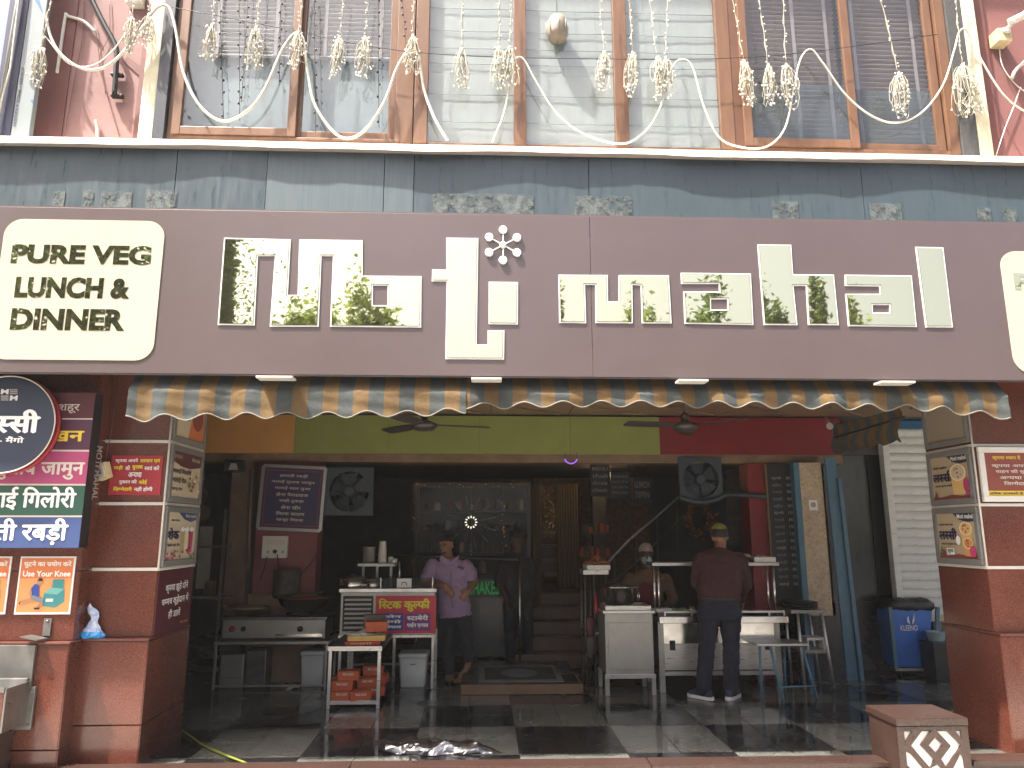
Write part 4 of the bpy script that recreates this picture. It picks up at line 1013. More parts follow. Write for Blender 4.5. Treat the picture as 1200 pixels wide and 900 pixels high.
# knee posters
def knee(x0, x1, label):
    a, c = at(x0, 720, YO), at(x1, 652, YO)
    t = thing('poster', label, 'poster', (a.x, YO, a.z), 'knee posters')
    MB().box(a.x, c.x, YO-.009, YO-.001, a.z, c.z).build('backing', 'p_white', t, bevel=.001)
    b = Board(t, (a.x, YO-.009, a.z), (c.x-a.x,0,0), (0,0,c.z-a.z))
    b.rect(.03,.04,.97,.97,'p_orange2'); b.rect(.03,.62,.97,.97,'p_orange')
    b.text('घुटने का प्रयोग करें', .08,.80,.94,.93,'p_white'); b.text('Use Your Knee', .08,.65,.94,.75,'p_white', .03)
    b.poly([(.50,.14),(.74,.12),(.74,.34),(.50,.36)],'p_teal'); b.poly([(.74,.12),(.88,.22),(.86,.44),(.74,.34)],'p_teal'); b.poly([(.50,.36),(.74,.34),(.86,.44),(.62,.46)],'p_tealtop'); b.poly([(.64,.46),(.84,.44),(.84,.60),(.64,.60)],'p_teal'); b.rect(.55,.22,.68,.27,'p_white')
    b.poly([(.28,.33),(.42,.30),(.40,.52),(.32,.52),(.26,.44)],'p_shirt'); b.oval(.41,.56,.055,.06,'p_skin'); b.poly([(.36,.58),(.40,.63),(.46,.61),(.45,.57)],'p_black')
    b.poly([(.28,.34),(.42,.30),(.52,.27),(.50,.20),(.34,.24),(.28,.28)],'p_trouser'); b.poly([(.48,.22),(.51,.20),(.42,.10),(.40,.13)],'p_skin'); b.poly([(.30,.28),(.34,.25),(.14,.19),(.10,.22)],'p_skin'); b.poly([(.36,.12),(.46,.12),(.46,.09),(.36,.09)],'p_black'); b.poly([(.08,.20),(.12,.24),(.10,.16)],'p_black'); b.poly([(.27,.46),(.30,.36),(.27,.30),(.24,.36)],'p_skin')
knee(17, 90, 'orange poster of a kneeling man and teal bin, whole, under the banner')
knee(-55, 15, 'orange poster cut off by the left photo edge')
# steel hand-wash trough on the far left
a, c = at(-60, 790, YOL-.02), at(43, 752, YOL-.02); xs0, xs1 = a.x, c.x
sk = thing('wash_trough', 'steel hand wash trough fixed at lower left edge', 'sink', (xs1-.4, YOL-.2, .3))
zr = at(30, 795, YOL-.05).z
MB().box(xs0-.5, xs1, YOL-.03, YOL-.004, zr-.10, at(30,756,YOL-.02).z).build('splashback', 'sink_steel', sk, bevel=.004)
yf = YOL-.30
basin = MB()
prof = [(YOL-.03, zr), (YOL-.05, zr-.005), (YOL-.07, zr-.10), (yf+.08, zr-.12), (yf+.04, zr-.02), (yf, zr-.012), (yf, zr-.045)]
for (y0, z0), (y1, z1) in zip(prof, prof[1:]): basin.quad((xs0-.5,y0,z0),(xs0-.5,y1,z1),(xs1-.02,y1,z1),(xs1-.02,y0,z0))
basin.build('basin', 'sink_steel', sk)
MB().box(xs0-.5, xs1-.02, yf+.005, yf+.02, zr-.30, zr-.046).build('apron', 'red_granite_trim', sk, bevel=.003)
MB().box(xs1-.018, xs1-.004, yf+.004, YOL-.03, zr-.30, zr-.02).build('end_plate', 'sink_steel', sk, bevel=.003)
MB().box(xs1-.10, xs1+.035, YOL-.034, YOL-.006, zr-.34, zr-.06).build('bracket_plate', 'sink_steel', sk, bevel=.004)
for z in (zr-.09, zr-.31): MB().lathe([(.014,0),(.014,.006),(.008,.01)], (xs1+.012, YOL-.034, z), 8, (0,-1,0)).build('bolt', 'steel_dark', sk)
MB().box(xs0-.5, xs1-.08, yf+.06, YOL-.02, -.14, zr-.31).build('pedestal', 'brown_granite', sk, bevel=.004)
q = at(55, 733, YO)
t = thing('metal_bracket', 'bent steel bracket bolted above the trough', 'bracket', q)
MB().box(q.x-.02, q.x+.035, YO-.012, YO-.003, q.z-.07, q.z+.05).build('upright', 'sink_steel', t, bevel=.002)
MB().obox((q.x-.04, YO-.07, q.z-.075), (.06,0,-.012), (.012,.05,0), (0,0,.004)).build('foot', 'sink_steel', t)
MB().lathe([(.012,0),(.012,.006),(.006,.012)], (q.x+.008, YO-.012, q.z+.03), 8, (0,-1,0)).build('bolt', 'steel_dark', t)
# snack packet on the ledge
q = V((at(107, 745, YP-.03).x, YP-.035, .879))
mb = MB(); rr = []
sh = [(.086,.034,0),(.094,.04,.016),(.082,.038,.045),(.055,.03,.075),(.034,.022,.10),(.022,.015,.125),(.030,.014,.15),(.036,.012,.18),(.030,.010,.205),(.016,.007,.225),(.004,.004,.238)]
rp = random.Random(2)
for i, (rx, ry, z) in enumerate(sh):
    dx = .0 if z < .08 else .02*math.sin((z-.08)*26) - .012*(z-.08)*8
    rr.append([q + V((dx + rx*math.cos(j*math.pi/9)*(1+rp.uniform(-.16,.16)), ry*math.sin(j*math.pi/9)*(1+rp.uniform(-.25,.25)), max(0, z+(rp.uniform(-.01,.01) if z else 0)))) for j in range(18)])
t = thing('snack_packet', 'twisted blue and white snack packet on the left ledge', 'packet', q)
MB().rings(rr[2:], False).build('wrapper', 'packet_white', t); MB().rings(rr[:3], False).build('filled_base', 'packet_blue', t)
# tilted switch box on the wire
q = at(120, 553, YP-.03)
t = thing('switch_box', 'small tilted cream switch box beside the red notice', 'switch', q)
M_ = Matrix.Rotation(R(-18), 3, 'Y') @ Matrix.Rotation(R(-25), 3, 'Z')
MB().obox(q, M_@V((.065,0,0)), M_@V((0,.03,0)), M_@V((0,0,.062))).build('case', 'cream_box', t, bevel=.006)
MB().obox(q+M_@V((.02,-.033,-.004)), M_@V((.036,0,0)), M_@V((0,.004,0)), M_@V((0,0,.046))).build('plate', 'white_plastic', t, bevel=.003)
MB().obox(q+M_@V((.02,-.04,-.004)), M_@V((.008,0,0)), M_@V((0,.004,0)), M_@V((0,0,.014))).build('rocker', 'p_black', t)
MB().tube([q+V((.01,0,.07)), q+V((.03,.01,.3)), q+V((.05,.01,.75))], .003, 5).build('wire', 'wire_maroon', t)

# lattice post at the kerb
z1 = .38
f0 = fl(1050, 842, z1); b0 = fl(1028, 826, z1); w_ = .505; dp = .42
px0, py0 = f0.x, f0.y
po = thing('lattice_post', 'low brown granite post with white lattice panel at kerb end', 'post', (px0+w_/2, py0+dp/2, -.14))
MB().box(px0+.012, px0+w_-.012, py0+.03, py0+dp-.012, -.3, z1-.05).build('body', 'brown_granite', po)
MB().box(px0-.002, px0+w_+.002, py0-.004, py0+dp, z1-.05, z1).build('cap', 'brown_granite', po, bevel=.006)
MB().box(px0+.04, px0+w_-.04, py0+.022, py0+.029, -.28, z1-.09).build('white_panel', 'p_white', po)
cells = [[(.12,.76),(.33,1),(.45,1),(.245,.76),(.46,.53),(.40,.43)], [(.43,.76),(.53,.86),(.63,.765),(.53,.655)], [(.60,1),(.73,1),(.95,.75),(.68,.43),(.62,.54),(.82,.75)], [(0,.64),(.09,.60),(.30,.34),(.24,.25),(0,.46)], [(0,.84),(.12,.98),(.1,1),(0,1)],
         [(.40,.40),(.52,.44),(.60,.36),(.44,.17),(.60,-.03),(.5,-.12),(.30,.15)], [(.95,.6),(1,.55),(1,.36),(.90,.28),(.80,.38)], [(.66,.17),(.75,.27),(.84,.17),(.75,.07)], [(.92,1),(1,1),(1,.9)], [(0,.2),(.1,.24),(.16,.14),(.02,-.06),(0,-.05)], [(1,.12),(.94,.16),(1,.22)], [(.9,-.02),(.97,.06),(1,-.1),(.94,-.14)]]
S_ = w_-.10
cells = [[(max(.004, min(.996, x)), y) for x, y in c] for c in cells]
# ornament cut through a brown stone face
H_ = (z1-.055+.30)/S_
outer = [(-.12,-H_+1.06),(1.12,-H_+1.06),(1.12,1.06),(-.12,1.06)]
cells = [[(max(.002, min(.998, x)), min(.998, y)) for x, y in offset(c, -.016)] for c in cells]
MB().prism([outer]+cells, (px0+.05, py0+.020, z1-.055-1.06*S_), EX*S_, EZ*S_, .016).build('lattice', 'brown_granite', po)
# garden hose and foil bag on the floor
cable_pts = [fl(x, y, .015) for x, y in ((205,850),(222,862),(240,874),(262,884),(285,893),(300,900))]
tag(MB().tube(catmull(cable_pts, 6), .0085, 8).build('hose', 'hose_green'), 'yellow green hose on the wet floor by left pier', 'hose')
def crumple(name, label, a, b_, h, mat, seed, cat):
    rnd = random.Random(seed); n, m = 34, 16; L_ = (b_-a); side = V((-L_.y, L_.x, 0)).normalized(); mb = MB()
    from mathutils import noise
    def P(i, j):
        u, v = i/n, j/m*math.pi; prof = math.sin(math.pi*min(1, u*1.02))**.5 * (1-.55*u)
        q = a + L_*u - side*math.cos(v)*.16*prof + V((0,0,math.sin(v)*h*prof))
        nn = noise.noise_vector(q*9+V((seed,0,0))); n2 = noise.noise_vector(q*23)
        r_ = q + nn*.035*min(1, prof*2) + n2*.014
        r_.z = max(r_.z, .004)
        return r_
    for i in range(n):
        for j in range(m): mb.add([P(i,j), P(i+1,j), P(i+1,j+1), P(i,j+1)], [(0,1,2,3)], False)
    return tag(mb.build(name, mat, weld=True), label, cat)
crumple('foil_bag', 'crumpled silver foil bag lying on floor behind the kerb', fl(440, 884)+V((0,.12,0)), fl(592, 886)+V((0,.08,0)), .11, 'foil', 5, 'bag')

# ================================================================== INNER SHOP FRONT
def bxpx(mb, x0, y0, x1, y1, Y, d, name, mat, parent=None, bevel=0.0):
    """box whose front face fills the photo rectangle on the wall at distance Y"""
    a, c = at(x0, y1, Y), at(x1, y0, Y); xm = ((at(x0,y0,Y).x+a.x)/2, (at(x1,y1,Y).x+c.x)/2)
    return mb.box(xm[0], xm[1], Y, Y+d, a.z, c.z).build(name, mat, parent, bevel=bevel)
ZB0, ZB1 = 2.562, ZC-.002
bd = thing('colour_band', 'orange, green and red panelled band over the inner shop front', 'fascia', (0, YB, ZB0))
edges = [(232,'band_orange'),(345,'band_green'),(455,'band_green'),(562,'band_green'),(668,'band_green'),(773,'band_red'),(985,None)]
for (a, m), (c, _) in zip(edges, edges[1:]):
    MB().box(at(a,510,YB).x+.002, at(c,510,YB).x-.002, YB, YB+.04, ZB0, ZB1).build('band_panel', m, bd, bevel=.002)
struct('beam', MB().box(-4.5, at(985,510,YB).x+.02, YB+.042, YB+.35, ZB0-.10, ZB1), 'tan_dado')
struct('shop_ceiling', MB().box(-4.5, 6.6, YB+.36, 13.8, ZB0+.05, ZB0+.15), 'dark_wall')
# left inner wall with a stone jamb
jx0, jx1 = at(266,640,YB).x, at(290,640,YB).x
tag(MB().box(jx0, jx1, YB, YB+.3, 0, ZB0-.102).build('stone_jamb', 'dark_stone', bevel=.006), 'brown stone jamb left of the pink inner wall', 'jamb')
px0_, px1_ = at(298,640,YB).x, at(371,640,YB).x
iw = struct('inner_wall', MB().box(px0_, px1_, YB+.02, YB+.3, .95, ZB0-.102), 'pink_inner')
MB().box(px0_-.03, px1_+.05, YB-.01, YB+.3, 0, .93).build('dado', 'tan_dado', iw)
MB().box(px0_-.03, px1_+.06, YB-.04, YB+.3, .932, .955).build('dado_shelf', 'step_wood', iw, bevel=.004)
tag(MB().tube([at(296,548,YB-.02), at(293,600,YB-.02), at(291,668,YB-.02)], .022, 8).build('drain_pipe', 'dark_stone'), 'thin orange brown pipe beside the stone jamb', 'pipe')
# flood light over the jamb
q = at(274, 546, YB-.12); t = thing('flood_light', 'black floodlight with pale lens above the stone jamb', 'lamp', q)
MB().box(q.x-.11, q.x+.11, YB-.13, YB-.03, q.z-.07, q.z+.07).build('case', 'iron_black', t, bevel=.008)
MB().prism([(-.055,-.045),(.055,-.045),(.03,.03),(-.03,.03)], (q.x, YB-.131, q.z), EX, EZ, .004).build('lens', 'p_grey', t)
# hindi menu board
mbt = thing('menu_board', 'navy menu board with eight lines of Hindi in silver frame', 'board', at(341, 620, YB-.06))
a, c = at(302, 619, YB-.05), at(379, 546, YB-.05)
ux = V((c.x-a.x, 0, -.03)); uz = V((.035,-.03,c.z-a.z))
for (o_, u_, v_, wd) in ((a, ux, uz, 0), (a, uz, ux, 1)):
    for k in (0, 1):
        p = o_ + (uz if wd == 0 else ux)*k; MB().bar(p, p+u_, .035, .03, (0,1,0)).build('frame', 'aluminium', mbt)
nb = ux.cross(uz).normalized()
MB().prism([(0,0),(1,0),(1,1),(0,1)], a, ux, uz, .004).build('panel', 'p_menublue', mbt)
b = Board(mbt, a+nb*.004, ux, uz)
for (x0, y0, x1, y1) in ((.06,.06,.94,.072),(.06,.93,.94,.942),(.06,.072,.07,.93),(.93,.072,.94,.93)): b.rect(x0,y0,x1,y1,'p_red')
for k, (s_, wd) in enumerate((('इमरती रबड़ी',.46),('मलाई गुलाब जामुन',.70),('मलाई माल पुआ',.58),('छेना पैराडाइज',.52),('शाही टुकड़ा',.40),('छेना खीर',.32),('मिल्क बादाम',.46),('खजूर मिल्क',.44))):
    b.text(s_, .5-wd/2, .82-.10*k, .5+wd/2, .885-.10*k, 'p_ivory', .025)
# switchboard and wires
q = at(322, 640, YB); t = thing('switchboard', 'white electrical switchboard with black plug on the pink wall', 'switch', q)
a, c = at(307, 654, YB), at(338, 628, YB)
MB().box(a.x, c.x, YB-.03, YB+.02, a.z, c.z).build('plate', 'white_plastic', t, bevel=.006)
for i in range(6): MB().box(a.x+.05+i*.036, a.x+.078+i*.036, YB-.036, YB-.031, a.z+.15, a.z+.21).build('rocker', 'p_ivory', t, bevel=.002)
for i in range(3): MB().lathe([(.018,0),(.018,.004)], (a.x+.07+i*.085, YB-.03, a.z+.07), 12, (0,-1,0)).build('socket', 'p_grey', t)
MB().lathe([(.022,0),(.022,.03),(.012,.05)], (a.x+.155, YB-.035, a.z+.075), 10, (0,-1,0)).build('plug', 'cable_black', t)
for k, pts in enumerate(([(325,650),(326,668),(327,692)], [(313,652),(309,668),(304,680)], [(371,650),(356,670),(340,682),(326,684)])):
    cable('wire', 'thin black wire under the switchboard, %s one' % ('straight middle','short left','long right')[k], pts, .006, 'cable_black', YB-.06, 'wire')
# exhaust fans
def exhaust(px, py, s, label, mat, fr):
    q = at(px, py, YB+.05); t = thing('exhaust_fan', label, 'fan', q, 'exhaust fans'); r_ = s*.42
    pts = [(-s/2,-s/2),(s/2,-s/2),(s/2,s/2),(-s/2,s/2)]; hole = [(r_*math.cos(i*math.pi/16), r_*math.sin(i*math.pi/16)) for i in range(32)]
    MB().prism([pts, hole], (q.x, YB+.05, q.z), EX, EZ, .05).build('frame', mat, t)
    MB().lathe([(r_,0),(r_,.12)], (q.x, YB+.05, q.z), 32, (0,1,0), cap=False).build('duct', mat, t)
    MB().lathe([(.07,0),(.07,.06),(.04,.08)], (q.x, YB+.10, q.z), 16, (0,-1,0)).build('hub', mat, t)
    for i in range(5):
        an = i*2*math.pi/5+.4; d = V((math.cos(an),0,math.sin(an))); e = V((-math.sin(an),0,math.cos(an)))
        MB().add([V((q.x,YB+.08,q.z))+d*.06-e*.03, V((q.x,YB+.08,q.z))+d*r_*.9-e*.10+V((0,.03,0)), V((q.x,YB+.08,q.z))+d*r_*.92+e*.10-V((0,.02,0)), V((q.x,YB+.08,q.z))+d*.06+e*.04], [(0,1,2,3)], True).build('blade', mat, t)
    for k in range(1, 4): MB().tube([(q.x+r_*k/4*math.cos(i*math.pi/12), YB+.0, q.z+r_*k/4*math.sin(i*math.pi/12)) for i in range(25)], .004, 5).build('guard_ring', fr, t)
    for k in range(4): 
        an = k*math.pi/4; MB().tube([(q.x-r_*math.cos(an), YB+.001, q.z-r_*math.sin(an)), (q.x+r_*math.cos(an), YB+.001, q.z+r_*math.sin(an))], .004, 5).build('guard_bar', fr, t)
    MB().lathe([(.05,0),(.05,.006)], (q.x, YB-.002, q.z), 16, (0,-1,0)).build('badge', fr, t)
    return t
exhaust(410, 576, .56, 'square blue grey exhaust fan beside the Hindi menu board', 'exhaust_blue', 'exhaust_blue')
exhaust(820, 562, .52, 'blue grey exhaust fan above the right counter', 'exhaust_blue', 'exhaust_blue')
tag(MB().tube(catmull([at(x, y, YB-.02) for x, y in ((797,583),(815,588),(838,586),(850,580),(870,580),(898,582))], 5), .03, 8).build('duct_arm', 'exhaust_blue'), 'blue grey support arm under the right exhaust fan', 'bracket')
# right: red column, dark price board, stone pillar, blue frame and plank
cx0, cx1 = at(880,620,YB).x, at(903,620,YB).x
tag(MB().box(cx0, cx1, YB+.01, YB+.3, 0, ZB0-.102).build('red_column', 'band_red', bevel=.006), 'red painted column under the red band', 'column')
t = thing('price_board', 'tall black price board with faint columns of figures', 'board', at(922, 700, YB))
a, c = at(905, 668, YB), at(936, 540, YB)
MB().box(a.x, c.x, YB-.03, YB+.02, .85, ZB0-.11).build('panel', 'p_black', t, bevel=.004)
MB().box(a.x-.025, a.x-.001, YB-.035, YB+.02, .85, ZB0-.11).build('edge_strip', 'step_wood', t)
b = Board(t, (a.x+.02, YB-.03, .95), (c.x-a.x-.04,0,0), (0,0,ZB0-.2-.95))
rnd = random.Random(4)
for k in range(16): b.text(rnd.choice(['60 40','80 50','120 70','90 60','150 85','70 45']), .55, .93-.058*k, .92, .955-.058*k, 'p_dimwhite', .02); b.text(rnd.choice(['लस्सी','रबड़ी','कुल्फी','खीर','मलाई']), .08, .925-.058*k, .4, .955-.058*k, 'p_grey' if k % 5 == 0 else 'p_trouser', .01)
sx0, sx1 = at(943,640,YB-.12).x, at(970,640,YB-.12).x
sp = thing('stone_pillar', 'beige granite pillar on a black base with round sticker', 'pillar', (sx0, YB-.12, 0))
MB().box(sx0, sx1, YB-.12, YB+.3, .70, ZB0-.103).build('shaft', 'tan_stone', sp, bevel=.005)
MB().box(sx0-.006, sx1+.03, YB-.126, YB+.3, 0, .698).build('base', 'black_granite', sp, bevel=.005)
q = at(953, 592, YB-.12); st = MB().box(q.x-.05, q.x+.05, YB-.123, YB-.1205, q.z-.06, q.z+.06).build('sticker', 'p_white', sp)
MB().lathe([(.032,0),(.032,.001)], (q.x, YB-.1235, q.z+.005), 16, (0,-1,0)).build('sticker_mark', 'p_grey', st)
tag(MB().box(sx0-.075, sx0-.004, YB-.14, YB+.1, 0, ZB0-.103).build('blue_post', 'blue_paint', bevel=.006), 'blue painted door post left of the stone pillar', 'post')
t = thing('leaning_plank', 'blue painted plank leaning right of the stone pillar', 'plank', fl(1003, 797))
pb, pt = fl(1001, 797), at(974, 536, YB-.16)
MB().bar(pb+V((-.02,0,.0)), pt+V((-.02,0,0)), .13, .03, (0,1,0)).build('board', 'blue_paint', t, bevel=.004)
MB().bar(pb+V((.075,-.02,0)), pt+V((.06,-.02,-.25)), .045, .05, (0,1,0)).build('edge_batten', 'blue_paint', t, bevel=.003)
# dark glass, jamb and roller shutter at the right
YG = 9.35
t = thing('tinted_window', 'dark tinted glass panel right of the stone pillar', 'glass', at(1010, 700, YG))
gx0, gx1 = at(972,640,YG).x, at(1044,640,YG).x
MB().box(gx0, gx1, YG, YG+.012, .8, ZB1).build('pane', pbr('tinted', (.085,.096,.092), (.055,.063,.06), 3, .12, stretch=(3,3,1)), t)
MB().box(gx0, gx1+.3, YG-.02, YG+.3, .0, .80).build('plinth', 'black_granite', t, bevel=.004)
MB().box(at(1024,640,YG).x, at(1042,640,YG).x, YG-.03, YG+.05, .802, ZB1).build('jamb', 'iron_black', t, bevel=.004)
YH = 9.15
sh = thing('roller_shutter', 'white roller shutter with grimy slats behind the blue bin', 'shutter', at(1075, 716, YH))
hx0, hx1 = at(1049,600,YH).x-.02, 6.3; zb = at(1075, 722, YH).z; zt = 2.93
n = 22; dz = (zt-zb)/n
prof = [(0,0),(.012,.012),(.02,.05),(.018,dz-.03),(.006,dz-.006)]
mb = MB()
for i in range(len(prof)-1): mb.quad((0,-prof[i][0],prof[i][1]),(hx1-hx0,-prof[i][0],prof[i][1]),(hx1-hx0,-prof[i+1][0],prof[i+1][1]),(0,-prof[i+1][0],prof[i+1][1]))
mb.quad((0,-.006,dz-.006),(hx1-hx0,-.006,dz-.006),(hx1-hx0,.004,dz+.001),(0,.004,dz+.001))
o = mb.build('slat', 'shutter_white'); me = o.data; bpy.data.objects.remove(o)
for i in range(n): share('slat', me, sh, (hx0, YH, zb+i*dz), (0, random.uniform(-.003,.003), 0))
MB().box(hx0-.005, hx1, YH-.03, YH+.02, zb-.06, zb-.002).build('bottom_bar', 'cream_paint', sh, bevel=.004)
MB().box(hx0-.085, hx0-.004, YH-.05, YH+.06, zb-.05, zt).build('guide_rail', 'shutter_white', sh, bevel=.006)
struct('step', MB().box(gx1+.32, 6.6, YH-.0, YH+.5, 0, zb-.065), 'black_granite')
struct('wall', MB().box(hx0-.1, 6.6, YH-.05, YH+.3, zt+.002, ZC), 'flag_blue')

# ================================================================== DARK INTERIOR
# storefront glazing with LED wheel
YGL = 9.9
gz = thing('shop_window', 'dark glazed shop window with thin frame behind the leaning man', 'window', at(530, 760, YGL))
for (x0, y0, x1, y1) in ((486,566,622,571),(486,571.2,489,770),(618,571.2,622,770),(489.2,686,617.8,690)): bxpx(MB(), x0, y0, x1, y1, YGL, .05, 'frame', 'shop_dark', gz)
for a, c in ((489.3, 552), (552.5, 617.7)): bxpx(MB(), a, 571.3, c, 685.7, YGL+.02, .006, 'pane', 'shop_glass', gz)
bxpx(MB(), 489.3, 690.3, 617.7, 770, YGL+.01, .03, 'kick_panel', 'screen_grey', gz)
# shelves of sweets behind the glass
rnd = random.Random(9)
for k, y in enumerate((598, 622, 648, 672)):
    Y = YGL+.5; p, q = at(492, y, Y), at(616, y, Y)
    t = thing('display_shelf', 'display shelf behind the shop window, %s from the top' % ('first','second','third','fourth')[k], 'shelf', p, 'display shelves behind glass')
    MB().box(p.x, q.x, Y, Y+.3, p.z-.02, p.z).build('board', 'shop_dark', t)
    for i in range(9):
        x = p.x + (q.x-p.x)*(i+.5+rnd.uniform(-.2,.2))/9; h = rnd.uniform(.06,.17); r_ = rnd.uniform(.03,.055)
        MB().lathe([(r_,0),(r_,h*.8),(r_*.6,h*.9),(r_*.65,h)], (x, Y+.08, p.z), 10).build('jar', rnd.choice(['goods_amber','steel_dark','p_sand','p_brown','p_grey']), t)
# LED wheel
q = at(552, 612, YGL-.03); t = thing('starburst_light', 'starburst LED wheel with bright white ring on the shop window', 'light', q)
for i in range(12):
    an = i*math.pi/6; d = V((math.cos(an),0,math.sin(an)))
    MB().bar(q+d*.055, q+d*.082, .012, .006, (0,1,0)).build('led', 'led_white', t)
for i, m in enumerate(('led_blue','led_blue','led_red','led_blue','led_blue','led_blue','led_blue','led_blue','led_red','led_red','led_blue','led_blue')):
    an = i*math.pi/6+.2; d = V((math.cos(an),0,math.sin(an)))
    sp_ = MB().bar(q+d*.10, q+d*.34, .006, .004, (0,1,0)).build('spoke', 'shop_dark', t)
    for k in range(4): MB().ball(q+d*(.24+.028*k)+V((0,-.006,0)), .004, (1,1,1), 6, 4).build('led', m, sp_)
MB().tube([q+V((0,0,-.34)), q+V((0,0,-.75))], .005, 5).build('stem', 'shop_dark', t)
for k in range(5): MB().ball(q+V((0,-.008,-.36-.05*k)), .006, (1,1,1), 6, 4).build('led', 'led_blue', t)
# dim fairy lights and gilt leaves round the glazing and the doorway
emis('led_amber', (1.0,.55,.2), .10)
def dimlights(label, pts, n, seed, spread=.012):
    rnd = random.Random(seed); t = thing('fairy_light_string', label, 'fairy lights', pts[0], 'dim amber fairy lights'); MB().tube(pts, .003, 5).build('wire', 'cable_black', t)
    mb = MB()
    for i in range(n):
        u = rnd.random()*(len(pts)-1); k = int(u); p = V(pts[k]).lerp(V(pts[k+1]), u-k); mb.ball(p+V((rnd.gauss(0,spread), -.01, rnd.gauss(0,spread))), rnd.uniform(.003,.008), (1,1,1), 6, 4)
    tag(mb.build('bulbs', 'led_amber', t), kind='stuff')
dimlights('dim amber fairy lights down the left edge of shop window', [at(486,568,YGL-.04), at(485,620,YGL-.04), at(484,680,YGL-.04)], 26, 1)
dimlights('dim amber fairy lights along the top of shop window', [at(487,568,YGL-.04), at(550,570,YGL-.04), at(614,567,YGL-.04)], 34, 2, .02)
dimlights('dim amber fairy lights down the right part of shop window', [at(590,572,YGL-.04), at(588,610,YGL-.04), at(592,650,YGL-.04)], 20, 3)
dimlights('amber gilt leaf garland hanging in the lit doorway', [at(636,575,11.5), at(644,590,11.5), at(648,610,11.5), at(640,628,11.5)], 90, 4, .06)  # golden foliage, no lamp; its glow is added through the bulb material
# green SHAKES sign
q0, q1 = at(546, 698, YGL-.02), at(588, 680, YGL-.02)
t = thing('neon_sign', 'green lit SHAKES sign low on the shop window', 'sign', q0)
MB().box(q0.x-.02, q1.x+.02, YGL-.018, YGL-.006, q0.z-.02, q1.z+.02).build('panel', 'p_black', t)
lpx(t, 'SHAKES', 549, 681, 585, 697, YGL-.019, 'neon_green', .02)
# violet LED arc under the band
q = at(669, 538, YB-.05); t = thing('led_garland', 'small violet LED arc hanging under the green band', 'light', q)
pts = [q + V((.075*math.cos(R(200+i*14)), 0, .075*math.sin(R(200+i*14))+.02)) for i in range(11)]
MB().tube([V((pts[0].x, pts[0].y, ZB0+.01))]+pts+[V((pts[-1].x, pts[-1].y, ZB0+.01))], .004, 5).build('wire', 'cable_black', t)
for p in pts: MB().ball(p+V((0,-.006,0)), .008, (1,1,1), 7, 5).build('led', 'led_violet', t)
# stairs, platform, mat, door mat frame
stp = thing('stairs', 'dark wooden steps rising into the lit doorway', 'stairs', (.75, 9.6, 0))
sx = (at(604,760,9.6).x, at(694,760,9.6).x)
for k in range(5):
    MB().box(sx[0], sx[1], 9.62+.28*k, 9.62+.28*k+.4, .0 if k == 0 else .16*k+.002, .16*(k+1)).build('step', 'tread', stp, bevel=.008)
struct('landing', MB().box(sx[0]-.3, sx[1]+1.2, 11.05, 13.8, 0, .80), 'tread')
p0, p1 = fl(540, 815), fl(684, 815)
pf = thing('platform', 'low timber faced platform before the stairs', 'platform', (p0.x, p0.y, 0))
MB().box(p0.x, p1.x, p0.y+.02, 9.6, 0, .095).build('top', 'black_granite', pf, bevel=.003)
MB().box(p0.x, p1.x-.02, p0.y-.002, p0.y+.018, .005, .10).build('nosing', 'step_wood', pf, bevel=.004)
MB().box(p1.x-.018, p1.x+.004, p0.y, p0.y+.5, .005, .10).build('end_board', 'step_wood', pf, bevel=.004)
t = thing('door_mat', 'grey bordered door mat on the low platform', 'mat', fl(610, 792, .1))
z = .097; a, b_, c, d = fl(561, 800, z), fl(661, 799, z), fl(654, 781, z), fl(561, 781, z)
MB().prism([(0,0),(1,0),(1,1),(0,1)], a, V((b_.x-a.x,0,0)), V((0,d.y-a.y,0)), .007).build('border', 'mat_border', t)
MB().prism([(.07,.12),(.93,.12),(.93,.88),(.07,.88)], a+V((0,0,.0075)), V((b_.x-a.x,0,0)), V((0,d.y-a.y,0)), .003).build('pile', 'mat_dark', t)
MB().prism([(.5+.22*math.cos(i*.314), .5+.26*math.sin(i*.314)) for i in range(20)], a+V((0,0,.011)), V((b_.x-a.x,0,0)), V((0,d.y-a.y,0)), .002).build('medallion', 'p_trouser', t)
# handrail by the stairs
t = thing('handrail', 'slim steel newel post and dark rail left of the stairs', 'railing', fl(606, 772))
b0_ = at(606, 741, 9.55); t0_ = at(609, 654, 9.55)
MB().tube([(t0_.x, 9.55, 0), (t0_.x, 9.55, t0_.z)], .016, 8).build('post', 'steel_bright', t)
MB().tube([(t0_.x, 9.56, t0_.z-.02), at(440, 650, 9.6)], .012, 8).build('rail', 'steel_dark', t)
# gold curtain and lit doorway
struct('door_surround', MB().box(at(694,600,11.6).x, at(694,600,11.6).x+.2, 11.5, 11.7, .8, ZB0), 'shop_dark')
def curtain(x0, x1, y0, y1, Y, label, mat):
    a, c = at(x0, y1, Y), at(x1, y0, Y); mb = MB(); n = 40
    for i in range(n):
        f = lambda k: V((a.x+(c.x-a.x)*k/n, Y+.035*math.sin(k*1.3), 0))
        p, q = f(i), f(i+1)
        mb.add([p+V((0,0,a.z)), q+V((0,0,a.z)), q+V((0,0,c.z)), p+V((0,0,c.z))], [(0,1,2,3)], True)
    return tag(mb.build('curtain', mat, weld=True), label, 'curtain', None)
curtain(653, 677, 567, 690, 11.7, 'gold curtain hanging in the lit doorway', 'curtain_gold')
curtain(618, 634, 567, 730, 10.5, 'thin brown curtain between shop window and stairs', 'curtain_gold')
bk = struct('inner_back_wall', MB().box(at(625,600,13).x, at(760,600,13).x, 13.0, 13.1, .8, ZB0), 'goods_amber')
t = thing('wall_lamp', 'small warm lamp glowing behind the dark menu boards', 'lamp', at(704, 560, 11.2))
